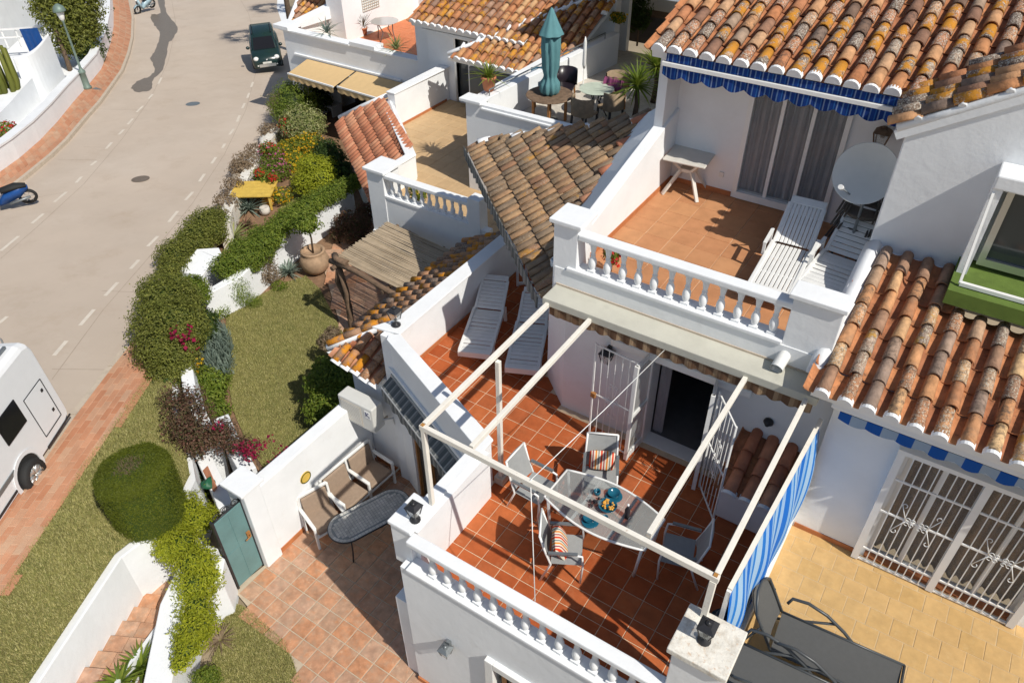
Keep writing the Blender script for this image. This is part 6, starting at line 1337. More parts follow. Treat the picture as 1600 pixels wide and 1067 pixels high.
# things on the table
TZ = T+.718
mk('blue_glaze', (.012, .10, .16), .2, namt=.06, bump=0); mk('fruit', None, .6, cols=[(.6, .28, .03), (.65, .38, .08), (.5, .2, .03)], namt=.2); mk('grape', (.02, .015, .02), .3, bump=0)
def crock(p, prof, label, cat, name, mat='blue_glaze', n=20, group=None): m = MB(); m.lathe(prof, p, n); return tag(m.build(name, mat, None), label, cat, group)
BOWL = [(.05, 0), (.10, .03), (.13, .075), (.122, .075), (.095, .036), (.001, .014)]; PLATE = [(.07, 0), (.125, .018), (.12, .022), (.07, .008), (.001, .008)]
crock(P(959, 776, TZ), PLATE, 'blue plate under the bowl on the far side of the glass table', 'plate', 'plate'); crock(P(959, 773, TZ+.012), [(r*.72, z*.8) for r, z in BOWL], 'blue bowl stacked on the far blue plate', 'bowl', 'bowl')
crock(P(922, 815, TZ), PLATE, 'blue plate at the near edge of the glass table', 'plate', 'plate'); crock(P(921, 812, TZ+.012), [(r*.72, z*.8) for r, z in BOWL], 'blue bowl stacked on the near blue plate', 'bowl', 'bowl')
fb = P(949, 794, TZ); crock(fb, [(r*1.05, z) for r, z in BOWL], 'teal fruit bowl in the middle of the glass table', 'bowl', 'bowl')
rr = random.Random(2); fr_ = thing('fruit', 'pile of orange snacks in the teal bowl', 'fruit', fb)
for i in range(26): m = MB(); a = rr.uniform(0, 6.28); q = rr.random()**.5*.09; m.sphere((q*math.cos(a), q*math.sin(a), .06+.03*rr.random()), .018, 6, 5, .8); m.build('piece', 'fruit', fr_)
crock(P(933, 772, TZ), [(.035, 0), (.05, .04), (.048, .08), (.042, .08), (.04, .01), (.001, .01)], 'small dark blue cup near the striped cushion', 'cup', 'cup'); crock(P(945, 812, TZ), [(.03, 0), (.045, .035), (.043, .07), (.038, .07), (.035, .01), (.001, .01)], 'small dark blue cup beside the near plate', 'cup', 'cup')
gp3 = thing('grapes', 'bunch of dark grapes on the glass table', 'grapes', P(929, 787, TZ)); 
for i in range(20): m = MB(); m.sphere((rr.gauss(0, .03), rr.gauss(0, .05), .02+.04*rr.random()), .017, 7, 5); m.build('grape', 'grape', gp3)
bt = thing('bottle', 'dark wine bottle with a pale cap on the glass table', 'bottle', P(979, 808, TZ)); m = MB(); m.lathe([(.036, 0), (.038, .02), (.038, .17), (.014, .23), (.014, .27)], n=14); m.build('body', 'grape', bt); m = MB(); m.lathe([(.017, .25), (.017, .285), (.001, .285)], n=12); m.build('cap', 'white_paint', bt)
for x, y, lb in ((921, 778, 'clear wine glass left of the grapes'), (936, 795, 'clear wine glass beside the fruit bowl'), (984, 822, 'clear wine glass beside the dark bottle')):
    crock(P(x, y, TZ), [(.03, 0), (.03, .004), (.004, .01), (.004, .08), (.03, .12), (.033, .17), (.031, .17), (.027, .12), (.001, .085)], lb, 'glass', 'wine_glass', 'glass', 14)
# upper terrace furniture
pt = thing('plastic_table', 'dusty white plastic table in the corner of the upper terrace', 'table', (-4.15, 11.93, U), rz=R(4)); m = MB(); m.box(-.38, -.34, .66, .38, .34, .70); m.build('top', 'dusty_plastic', pt, bevel=.02)
for sx in (-1, 1):
    for sy in (-1, 1): m = MB(); m.bar((sx*.10, sy*.08, .44), (sx*.32, sy*.28, 0), .06, .04); m.bar((sx*.10, sy*.08, .44), (sx*.26, sy*.22, .66), .06, .04); m.build('leg', 'dusty_plastic', pt)
m = MB(); m.box(-.12, -.10, .41, .12, .10, .47); m.build('hub', 'dusty_plastic', pt)
mk('wicker', (.10, .085, .07), .7, namt=.2, nscale=30, bump=.5, bscale=120)
for k in range(3):
    t = thing('wicker_chair', ['bottom', 'middle', 'top'][k]+' chair of the dark wicker stack under the satellite dish', 'chair', (-1.16+.02*k, 11.35-.03*k, U+.24*k), rz=R(-6+3*k), group='stacked wicker chairs')
    for j in range(4): m = MB(); q = .04*j; m.tube([(-.32+q, -.35, .40-q*.3), (-.30+q, -.05, .48), (-.22+q*.7, .22, .62), (0, .30-q*.5, .70-q*.4), (.22-q*.7, .22, .62), (.30-q, -.05, .48), (.32-q, -.35, .40-q*.3)], .016, 7); m.build('back_cane', 'wicker', t)
    m = MB(); m.lathe([(.28, .33), (.30, .36), (.28, .39), (.001, .38)], n=18); m.build('seat', 'wicker', t)
    if k == 0:
        for a in range(4): m = MB(); m.tube([(.22*math.cos(a*1.57+.8), .22*math.sin(a*1.57+.8), .35), (.28*math.cos(a*1.57+.8), .28*math.sin(a*1.57+.8), 0)], .018, 7); m.build('leg', 'wicker', t)
plant('balcony_flowers', 'pot of red and green flowers behind the upper balustrade', 'plant', [(V(-4.05, 8.85, 6.02), (.14, .14, .2))], 350, .07, 'leaf_mid', .5, ('petal_red', 90, .06), base=U)
plant('beige_flowers', 'flower pots behind the balustrade of the beige terrace', 'plant', [(V(-11.75, 13.4, 2.75), (.3, .18, .25))], 400, .09, 'leaf_mid', .5, ('petal_yellow', 60, .07), base=ZB)
# patio furniture
mk('tan_cushion', (.30, .22, .16), .9, namt=.08, nscale=14, bump=.3, bscale=90)
def seat_unit(label, n, w, loc, rz, name, mat='white_plastic'):
    """garden seat of n places facing +X, back along -X"""
    t = thing(name, label, 'sofa' if n > 1 else 'chair', loc, rz=rz); L = n*w
    for i in range(n+1): y = -L/2+i*w; m = MB(); m.bar((-.28, y, .62), (.30, y, .60), .07, .05); m.bar((.28, y, .0), (.28, y, .60), .06, .05, (0, 1, 0)); m.bar((-.27, y, 0), (-.33, y, .90), .06, .05, (0, 1, 0)); m.build('arm_frame', mat, t, bevel=.015)
    m = MB(); m.bar((-.33, -L/2, .90), (-.33, L/2, .90), .05, .06); m.bar((.28, -L/2, .34), (.28, L/2, .34), .06, .06); m.bar((-.27, -L/2, .34), (-.27, L/2, .34), .05, .06); m.build('rail', mat, t, bevel=.012)
    for i in range(n):
        y = -L/2+(i+.5)*w; m = MB(); m.box(-.25, y-w/2+.05, .36, .30, y+w/2-.05, .45); m.build('seat_cushion', 'tan_cushion', t, bevel=.03)
        m = MB(); a = [(-.26, .42), (-.20, .42), (-.27, .86), (-.33, .86)]; m.add([(x, y-w/2+.05, z) for x, z in a]+[(x, y+w/2-.05, z) for x, z in a], [(0, 1, 2, 3), (7, 6, 5, 4), (0, 4, 5, 1), (1, 5, 6, 2), (2, 6, 7, 3), (3, 7, 4, 0)]); m.build('back_cushion', 'tan_cushion', t, bevel=.025)
    return t
seat_unit('white two-seat garden sofa with tan cushions along the patio wall', 2, .66, (-8.05, 6.62, .02), R(-4), 'garden_sofa')
seat_unit('white garden armchair with tan cushions at the end of the sofa', 1, .62, (-8.06, 5.62, .02), R(-18), 'garden_armchair')
mk('mosaic', None, .5, cols=[(.46, .45, .42), (.55, .535, .50), (.40, .39, .365), (.50, .485, .45)], namt=.1, bump=.1)
mt_ = thing('mosaic_table', 'oval grey mosaic table on black iron legs in front of the garden sofa', 'table', (-7.18, 5.98, .02), rz=R(68)); hl, hw = .46, .36
def stad(k): return [(hl+(hw-k)*math.cos(a), (hw-k)*math.sin(a)) for a in [-math.pi/2+math.pi*i/14 for i in range(15)]]+[(-hl+(hw-k)*math.cos(a), (hw-k)*math.sin(a)) for a in [math.pi/2+math.pi*i/14 for i in range(15)]]
m = MB(); m.prism(stad(0), .68, .705); m.build('rim', 'black_metal', mt_)
m = MB(); m.prism(stad(.012), .7, .708); m.build('bed', 'grey_metal', mt_)
poly = stad(.10); tiles = MB(); st_ = .056
for i in range(-16, 17):
    for j in range(-8, 9):
        if inside((i*st_, j*st_), stad(.115)): tiles.box(i*st_-.024, j*st_-.024, .705, i*st_+.024, j*st_+.024, .7125)
tiles.build('mosaic_pieces', 'mosaic', mt_, kind='stuff')
ring = MB(); o1, o2 = stad(.02), stad(.075)
for i in range(len(o1)):
    j = (i+1) % len(o1); A_, B_, C_, D_ = Vector(o1[i]), Vector(o1[j]), Vector(o2[j]), Vector(o2[i]); nseg = max(1, int((B_-A_).length/.07))
    for q in range(nseg): a, b = (q+.06)/nseg, (q+.94)/nseg; ring.prism([tuple(A_.lerp(B_, a)), tuple(A_.lerp(B_, b)), tuple(D_.lerp(C_, b)), tuple(D_.lerp(C_, a))], .705, .7125)
ring.build('border_pieces', 'mosaic', mt_, kind='stuff')
for sx in (-1, 1):
    for sy in (-1, 1): m = MB(); m.tube([(sx*.5, sy*.22, .68), (sx*.52, sy*.24, .3), (sx*.56, sy*.26, 0)], .014, 7); m.build('leg', 'black_metal', mt_)
# rubbish by the gate
m = MB(); q = P(325, 755, 1.05); m.sphere(q, .14, 10, 7, .5); m.v = [(p[0]*1+.0, p[1], p[2]+.04*math.sin(p[0]*31+p[1]*17)) for p in m.v]; mk('green_bag', (.015, .10, .05), .5); tag(m.build('green_bag', 'green_bag', None), 'green plastic bag lying in the niche by the gate', 'bag')
m = MB(); m.sheet([P(325, 728, 1.1), P(340, 762, 1.1), P(335, 768, 1.0), P(318, 735, 1.0)], .02); tag(m.build('cardboard', 'tile_salmon', None), 'folded brown cardboard beside the green bag', 'cardboard')
# reed pergola in the garden
rg = thing('reed_pergola', 'rustic log pergola with reed mat roof in the walled garden', 'pergola', (-11, 11.3, 0), fixed=True)
r0, r1, r2, r3 = V(-12.02, 10.58, 2.2), V(-12.0, 12.48, 2.22), V(-9.55, 12.2, 2.25), V(-9.55, 10.35, 2.22); m = MB(); rr = random.Random(6)
for i in range(105):
    t = (i+rr.uniform(-.3, .3))/104; a = r0.lerp(r1, t)-V(rr.uniform(0, .08), 0, rr.uniform(-.01, .01)); b = r3.lerp(r2, t)+V(0, 0, rr.uniform(-.01, .01)); mid = a.lerp(b, .5)+V(0, rr.uniform(-.015, .015), rr.uniform(-.02, .01)); m.tube([a, mid, b], .011, 4, False)
m.build('reed_mat', 'reed', rg, kind='stuff')
for a, b, r in (((-12.15, 10.48, 2.12), (-9.3, 10.22, 2.12), .07), ((-12.1, 12.5, 2.12), (-9.5, 12.25, 2.12), .06), ((-11.95, 10.3, 2.05), (-11.9, 12.7, 2.05), .06), ((-10.3, 10.2, 2.05), (-10.25, 12.5, 2.05), .05)):
    m = MB(); A_, B_ = Vector(a), Vector(b); m.tube([A_, A_.lerp(B_, .3)+V(0, .03, .03), A_.lerp(B_, .7)+V(0, -.03, -.01), B_], [r, r*.9, r, r*.8], 8); m.build('log_beam', 'old_wood', rg)
for pts in ([(-11.95, 10.52, 2.1), (-11.8, 10.5, 1.3), (-11.95, 10.6, .6), (-11.75, 10.4, 0)], [(-11.9, 10.5, 2.1), (-12.1, 10.55, 1.5), (-11.9, 10.6, .8), (-11.85, 10.5, 0)], [(-11.95, 12.5, 2.1), (-11.9, 12.45, 0)], [(-9.6, 10.25, 2.1), (-9.6, 10.25, 0)]):
    m = MB(); m.tube(pts, [.07]*len(pts), 8); m.build('log_post', 'old_wood', rg)
m = MB(); m.tube([(-12.1, 10.6, 2.22), (-11.9, 10.45, 2.27), (-11.6, 10.5, 2.22)], [.09, .07, .09], 7); m.build('branch_knot', 'old_wood', rg)
# yellow garden table with flower box
yt = PQ(402, 318); t = thing('yellow_table', 'yellow painted wooden table in the flower garden', 'table', yt, rz=R(34)); 
for i in range(5): m = MB(); m.box(-.66, -.52+.21*i, .50, .66, -.32+.21*i, .54); m.build('plank', 'yellow_wood', t)
for sx in (-1, 1):
    for sy in (-1, 1): m = MB(); m.bar((sx*.58, sy*.44, .5), (sx*.58, sy*.44, 0), .06, .06); m.build('leg', 'yellow_wood', t)
m = MB(); p = P(416, 284, .4); m.box(p.x-.45, p.y-.14, p.z-.2, p.x+.45, p.y+.14, p.z+.05); tag(m.build('flower_box', 'old_wood', None, bevel=.01), 'weathered wooden flower box above the yellow table', 'flower box')
tag(crock(PQ(420, 320), [(.16, 0), (.2, .08), (.19, .2), (.1, .25), (.001, .25)], '', '', 'pumpkin', 'fruit'), 'orange round pot beside the yellow garden table', 'pot')
tag(crock(PQ(415, 334), [(.13, 0), (.17, .1), (.15, .24), (.12, .24), (.001, .2)], '', '', 'stone_pot', 'stone'), 'pale stone pot below the orange pot', 'pot')
# ---------------------------------------------------------------- parasol terrace
ub = P(858, 188, 4.0); t = thing('parasol', 'closed teal parasol standing through the round wooden table', 'parasol', ub); m = MB(); m.lathe([(.22, 0), (.22, .05), (.04, .08), (.035, .3)], n=14); m.build('base', 'grey_metal', t); m = MB(); m.tube([(0, 0, .1), (0, 0, 2.75)], .022, 8); m.build('pole', 'wood', t)
mk('teal_cloth', (.10, .24, .26), .85, namt=.08, bump=.15)
def pleat(prof, name, nf, amp):
    m = MB(); n = 48; vs = []
    for (r, z) in prof:
        for k in range(n): a = 2*math.pi*k/n; q = r*(1+amp*math.sin(nf*a+z*2)); vs.append((q*math.cos(a), q*math.sin(a), z))
    m.add(vs, [(i*n+k, i*n+(k+1) % n, (i+1)*n+(k+1) % n, (i+1)*n+k) for i in range(len(prof)-1) for k in range(n)], True); return m.build(name, 'teal_cloth', t)
pleat([(.17, .72), (.24, .80), (.22, 1.0), (.15, 1.12), (.15, 1.2), (.20, 1.4), (.22, 1.9), (.21, 2.3), (.10, 2.45)], 'folded_canopy', 9, .16)
pleat([(.30, 2.20), (.28, 2.24), (.16, 2.5), (.04, 2.78), (.005, 2.82)], 'top_flap', 7, .06)
t = thing('round_table', 'round brown wooden table with the parasol on the terrace', 'table', ub); m = MB(); m.lathe([(.60, .66), (.62, .68), (.60, .70), (.001, .70)], n=28, smooth=False); m.build('top', 'old_wood', t)
for a in range(4): m = MB(); m.bar((.42*math.cos(a*1.57+.5), .42*math.sin(a*1.57+.5), .66), (.42*math.cos(a*1.57+.5), .42*math.sin(a*1.57+.5), 0), .06, .06, (1, 0, 0)); m.build('leg', 'wood', t)
p2 = P(930, 178, 4.0); t = thing('oval_table', 'pale mint oval table top behind the round wooden table', 'table', p2); mk('mint', (.50, .56, .46), .4); m = MB(); m.lathe([(.44, .66), (.46, .68), (.001, .685)], n=24, smooth=False); m.build('top', 'mint', t); m = MB()
for a in range(4): m.tube([(.2*math.cos(a*1.57), .2*math.sin(a*1.57), .66), (.10*math.cos(a*1.57), .1*math.sin(a*1.57), .35), (.34*math.cos(a*1.57), .34*math.sin(a*1.57), 0)], .016, 6)
m.build('legs', 'black_metal', t)
mk('teal_seat', (.02, .10, .16), .8); mk('pink_cloth', (.22, .05, .13), .9, namt=.1, bump=.3); mk('rattan_tan', (.26, .19, .12), .8, namt=.2, bump=.4)
def armchair(label, loc, rz, mat, frame):
    t = thing('terrace_chair', label, 'chair', loc, rz=rz); m = MB(); m.box(-.25, -.25, .36, .25, .25, .44); m.build('seat', mat, t, bevel=.03)
    m = MB(); n = 9; vs = [(.29*math.cos(math.pi*i/(n-1)), -.05-.27*math.sin(math.pi*i/(n-1)), z) for z in (.40, .85) for i in range(n)]; m.add(vs+[(x*1.12, y*1.12, z) for x, y, z in vs], [(i, i+1, n+i+1, n+i) for i in range(n-1)]+[(2*n+i+1, 2*n+i, 3*n+i, 3*n+i+1) for i in range(n-1)]+[(n+i, n+i+1, 3*n+i+1, 3*n+i) for i in range(n-1)], True); m.build('backrest', mat, t)
    for sx in (-1, 1):
        for sy in (-1, 1): m = MB(); m.bar((sx*.22, sy*.22, .4), (sx*.24, sy*.24, 0), .045, .045, (0, 1, 0)); m.build('leg', frame, t)
    return t
armchair('dark teal chair behind the closed parasol', P(838, 160, 4.0), R(160), 'teal_seat', 'wood'); armchair('black chair between the round table and the white wall', P(882, 158, 4.0), R(200), 'grape', 'wood')
armchair('brown wicker chair tucked under the pale mint table', P(912, 200, 4.0), R(-10), 'rattan_tan', 'black_metal'); armchair('brown wicker chair right of the pale mint table', P(952, 190, 4.0), R(70), 'rattan_tan', 'black_metal'); armchair('tan armchair draped with a purple towel', P(962, 165, 4.0), R(205), 'rattan_tan', 'wood')
m = MB(); p = P(961, 128, 4.75); N = 10; vs = [(p.x-.28+.56*i/N, p.y-.05+.05*math.sin(i*1.3)-.25*abs(j/N-.4), p.z+.12-.5*abs(j/N-.4)+.02*math.sin(i*.9+j)) for j in range(N+1) for i in range(N+1)]; m.add(vs, [(j*(N+1)+i, j*(N+1)+i+1, (j+1)*(N+1)+i+1, (j+1)*(N+1)+i) for j in range(N) for i in range(N)], True); tag(m.build('towel', 'pink_cloth', None), 'purple towel hung over the back of the tan armchair', 'towel')
t = thing('fan_heater', 'tall slim white lamp stand on the parasol terrace wall', 'lamp', P(911, 135, 4.2)); m = MB(); m.lathe([(.10, 0), (.10, .03), (.02, .05), (.015, .5)], n=12); m.build('base', 'tv_grey', t); m = MB(); m.lathe([(.03, .5), (.055, .6), (.045, 1.2), (.01, 1.35)], n=12); m.build('shade', 'white_plastic', t)
plant('hanging_basket', 'yellow flowers in a wall basket on the white porch pillar', 'plant', [(PY(966, 28, 21.3), (.24, .14, .15))], 400, .09, 'leaf_mid', .5, ('petal_yellow', 120, .08), base=4, stem=None)
mk('brown_fur', (.16, .08, .04), .95)
plant('porch_plant', 'leafy plant in the dark porch behind the terrace', 'plant', [(PY(995, 20, 23), (.5, .3, .5))], 700, .18, 'leaf_dark', .4, base=4)
t = thing('porch_table', 'dark sideboard in the shaded porch', 'sideboard', PY(1008, 82, 23.6)); t.location.z = 4.0; m = MB(); m.box(-.7, -.25, 0, .7, .25, .85); m.build('body', 'dark_room', t, bevel=.01); m = MB(); m.box(-.75, -.28, .85, .75, .28, .9); m.build('top', 'old_wood', t)
dt = P(604, 62, 2.2); t = thing('bistro_table', 'thin metal table on the orange roof terrace', 'table', dt); m = MB(); m.lathe([(.55, .70), (.56, .715), (.001, .72)], n=24, smooth=False); m.build('top', 'alu', t)
for a in range(4): m = MB(); m.tube([(.4*math.cos(a*1.57), .4*math.sin(a*1.57), .7), (.3*math.cos(a*1.57+.4), .3*math.sin(a*1.57+.4), .35), (.42*math.cos(a*1.57+.1), .42*math.sin(a*1.57+.1), 0)], .02, 6); m.build('leg', 'grey_metal', t)
# shaded porch under the sand awning
plant('porch_shrubs', 'plants in the deep shade under the sand coloured awning', 'plants', [bl(485, 150, .3, .5), bl(500, 155, .2, .5), bl(580, 175, .1, .5), bl(600, 178, .2, .4)], 1500, .16, 'leaf_dark', .5, base=-.9)
t = thing('porch_bench', 'white bench and table in the shade under the sand awning', 'bench', P(507, 175, -.5)); m = MB(); m.box(-.8, -.3, .4, .8, .3, .46); m.build('seat', 'tv_grey', t); m = MB(); m.box(-.8, .28, .46, .8, .34, .95); m.build('backrest', 'tv_grey', t); m = MB(); m.box(-.75, -.25, 0, -.68, .3, .4); m.box(.68, -.25, 0, .75, .3, .4); m.build('leg_frame', 'tv_grey', t)
# ================================================================ STREET THINGS
mk('car_green', (.012, .03, .028), .25, namt=.02, bump=0, spec=.6); mk('rubber', (.02, .02, .02), .8, bump=.1); mk('lamp_glass', (.75, .75, .72), .15, bump=0, namt=0); mk('rv_white', (.72, .73, .74), .35, namt=.02, bump=.02); mk('smoked', (.012, .012, .014), .12, bump=0, namt=0); mk('moto_blue', (.01, .06, .22), .3, bump=0); mk('pale_blue', (.30, .42, .48), .35, bump=0); mk('plate_white', (.72, .72, .66), .5, bump=0); mk('solar', (.008, .012, .03), .15, bump=0)
def loft(secs, mb=None, smooth=True):
    """skin through closed sections of equal count"""
    m = mb or MB(); n = len(secs[0]); vs = [p for s in secs for p in s]
    m.add(vs, [(i*n+k, i*n+(k+1) % n, (i+1)*n+(k+1) % n, (i+1)*n+k) for i in range(len(secs)-1) for k in range(n)], smooth)
    b = len(m.v)-len(vs); m.f += [tuple(b+k for k in range(n-1, -1, -1)), tuple(b+(len(secs)-1)*n+k for k in range(n))]; m.sm += [False, False]; return m
def wheel(t, c, r, w, side, rim='alu', spokes=5):
    ax = V(0, side, 0); o = MB(); c = Vector(c); o.lathe([(r*.62, -w/2), (r*.93, -w/2), (r, -w/4), (r, w/4), (r*.93, w/2), (r*.62, w/2)], c, 24, True, axis=ax); o.f = o.f[:-2]; o.sm = o.sm[:-2]; wh = o.build('wheel', 'rubber', t)
    o = MB(); o.lathe([(r*.64, w*.25), (r*.60, w*.30), (r*.56, w*.2), (.001, w*.16)], c, 20, True, axis=ax); o.build('rim_dish', 'smoked', wh)
    o = MB()
    for k in range(spokes):
        a = 2*math.pi*k/spokes; d = V(math.cos(a), 0, math.sin(a)); p = c+V(0, side*w*.34, 0); e = V(-math.sin(a), 0, math.cos(a))*r*.14
        for q in (-1, 1): o.tube([p+d*r*.1, p+d*r*.62+e*q], .03*r/.3, 5)
    o.lathe([(r*.66, w*.30), (r*.66, w*.38), (r*.58, w*.36), (r*.58, w*.28)], c, 24, True, axis=ax); o.build('spokes', rim, wh)
# parked car: +X is its nose
cf = (PG(399, 114)+PG(444, 113))/2; ct = thing('parked_car', 'small dark green hatchback parked at the far kerb facing the viewer', 'car')
hd = (PG(423, 113)-PG(418, 78)); hd.z = 0; hd.normalize(); sN = Vector((GS*.56, -GS*.83, 1)).normalized()
XA = (hd - sN*hd.dot(sN)).normalized(); YA = sN.cross(XA); ct.matrix_world = Matrix.Translation(cf-XA*1.55) @ Matrix((XA, YA, sN)).transposed().to_4x4() @ Matrix.Scale(.87, 4)
def sec(x, hw, z0, z1, top=.86): return [(x, -hw, z0), (x, -hw*1.02, (z0+z1)/2), (x, -hw*.97, z1-.08), (x, -hw*top, z1), (x, hw*top, z1), (x, hw*.97, z1-.08), (x, hw*1.02, (z0+z1)/2), (x, hw, z0)]
m = loft([sec(-1.78, .66, .35, .80), sec(-1.70, .78, .25, .95), sec(-1.2, .82, .22, 1.0), sec(.3, .82, .22, 1.0), sec(1.1, .81, .22, .98), sec(1.55, .78, .24, .90), sec(1.75, .70, .28, .78), sec(1.83, .60, .35, .62)]); m.build('body', 'car_green', ct)
m = loft([sec(-1.72, .62, .92, 1.02), sec(-1.5, .66, .95, 1.50, .84), sec(-1.0, .66, .95, 1.57, .84), sec(-.1, .66, .95, 1.55, .84), sec(.35, .66, .95, 1.45, .84), sec(.95, .68, .95, 1.0, .9)]); m.build('cabin', 'car_green', ct)
m = MB(); m.sheet([(.96, -.60, 1.005), (.96, .60, 1.005), (.37, .52, 1.462), (.37, -.52, 1.462)], .012); m.build('windscreen', 'smoked', ct)
for s in (-1, 1):
    m = MB(); m.sheet([(.75, s*.675, 1.03), (.30, s*.615, 1.40), (-1.25, s*.615, 1.45), (-1.5, s*.665, 1.05)][::s], .02); m.build('side_window', 'smoked', ct)
    m = MB(); m.sphere((.62, s*.90, 1.03), .11, 8, 6, .8); m.build('mirror', 'car_green', ct)
    m = MB(); m.sphere((1.66, s*.56, .78), .15, 10, 7, .8); m.build('headlight', 'lamp_glass', ct)
    m = MB(); m.sphere((1.78, s*.52, .45), .07, 8, 6); m.build('fog_lamp', 'lamp_glass', ct)
    m = MB(); m.bar((-1.2, s*.52, 1.58), (.1, s*.52, 1.58), .04, .05); m.build('roof_rail', 'black_metal', ct)
    for x in (-1.15, 1.12): wheel(ct, (x, s*.74, .30), .30, .19, s)
m = MB(); m.box(1.78, -.45, .36, 1.845, .45, .52); m.build('grille', 'alu', ct); m = MB(); m.box(1.83, -.24, .54, 1.85, .24, .64); m.build('number_plate', 'plate_white', ct)
m = MB(); m.lathe([(.05, 0), (.05, .015), (.001, .02)], (1.81, 0, .74), 12, True, axis=(1, 0, .3)); m.build('emblem', 'alu', ct)
# motorhome: +X is forward, origin at its rear right ground corner
kd3 = PG(224, 515)-PG(58, 737); kd3.normalize(); XA = -kd3; YA = sN.cross(XA); rv = thing('motorhome', 'white motorhome parked at the left edge beside the brick pavement', 'motorhome')
rv.matrix_world = Matrix.Translation(PG(119, 664)) @ Matrix((XA, YA, sN)).transposed().to_4x4()
side = -1 if YA.dot(PG(300, 700)-PG(119, 664)) > 0 else 1   # the body lies on the street side
sgn = side; Wv = 1.95*sgn; H = 2.26
def rsec(x, z0, z1, c=.12):
    a, b = 0, Wv; k = .1*sgn; return [(x, a, z0), (x, a, z1-c), (x, a+k*.4, z1-c*.3), (x, a+k*1.2, z1), (x, b-k*1.2, z1), (x, b-k*.4, z1-c*.3), (x, b, z1-c), (x, b, z0)]
m = loft([rsec(0, .50, H-.16), rsec(.05, .36, H-.05), rsec(.22, .30, H), rsec(4.2, .30, H), rsec(4.8, .32, H-.1), rsec(5.3, .32, 1.6)], smooth=False); m.build('body', 'rv_white', rv, bevel=.02)
m = MB(); y = -.004*sgn
def panel(x0, x1, z0, z1, d=.012): q = MB(); q.box(x0, -d*sgn, z0, x1, .0, z1); return q
panel(.98, 1.62, 1.12, 1.66, .025).build('window', 'smoked', rv, bevel=.03)
panel(.22, .78, .52, 1.42, .008).build('hatch', 'rv_white', rv, bevel=.02)
q = MB()
for a, b in (((.20, .50), (.80, .50)), ((.20, 1.44), (.80, 1.44)), ((.20, .50), (.20, 1.44)), ((.80, .50), (.80, 1.44))): q.bar((a[0], -.006*sgn, a[1]), (b[0], -.006*sgn, b[1]), .012, .012)
q.build('hatch_seam', 'black_metal', rv)
for z in (.72, 1.22): q = MB(); q.box(.28, -.02*sgn, z, .34, 0, z+.06); q.build('hatch_lock', 'black_metal', rv)
panel(1.3, 4.4, .36, .40, .02).build('sill_trim', 'black_metal', rv); panel(1.75, 2.6, .64, .72, .02).build('stripe', 'grey_metal', rv); panel(.0, .9, .30, .335, .02).build('skirt', 'black_metal', rv)
q = MB(); q.lathe([(.44, 0), (.44, .02), (.36, .02), (.36, 0)], (1.56, -.004*sgn, .36), 24, False, axis=(0, -sgn, 0)); q.f = q.f[:-2]; q.sm = q.sm[:-2]; q.build('wheel_arch', 'rv_white', rv)
q = MB(); q.lathe([(.355, 0), (.355, .006), (.001, .006)], (1.56, 0, .36), 24, False, axis=(0, -sgn, 0)); q.build('wheel_well', 'rubber', rv)
wheel(rv, (1.56, -.02*sgn, .30), .31, .2, -sgn)
q = MB(); q.box(1.10, .35*sgn, H+.02, 2.4, 1.5*sgn, H+.06); q.build('solar_panel', 'solar', rv); q = MB(); q.bar((.3, .2*sgn, H+.05), (3.8, .2*sgn, H+.05), .05, .04); q.bar((.5, .25*sgn, H+.05), (.5, 1.7*sgn, H+.05), .05, .04); q.build('roof_rail', 'grey_metal', rv)
for yv in (.55, 1.05):
    q = MB(); q.tube([(-.02, yv*sgn, H-.5), (-.10, yv*sgn, H-.1), (-.02, yv*sgn, H+.16), (.22, yv*sgn, H+.18), (.36, yv*sgn, H)], .018, 7); q.build('ladder_rail', 'alu', rv)
q = MB(); q.box(-.02, .05*sgn, .62, .02, .14*sgn, .80); q.build('rear_lamp', 'petal_yellow', rv)
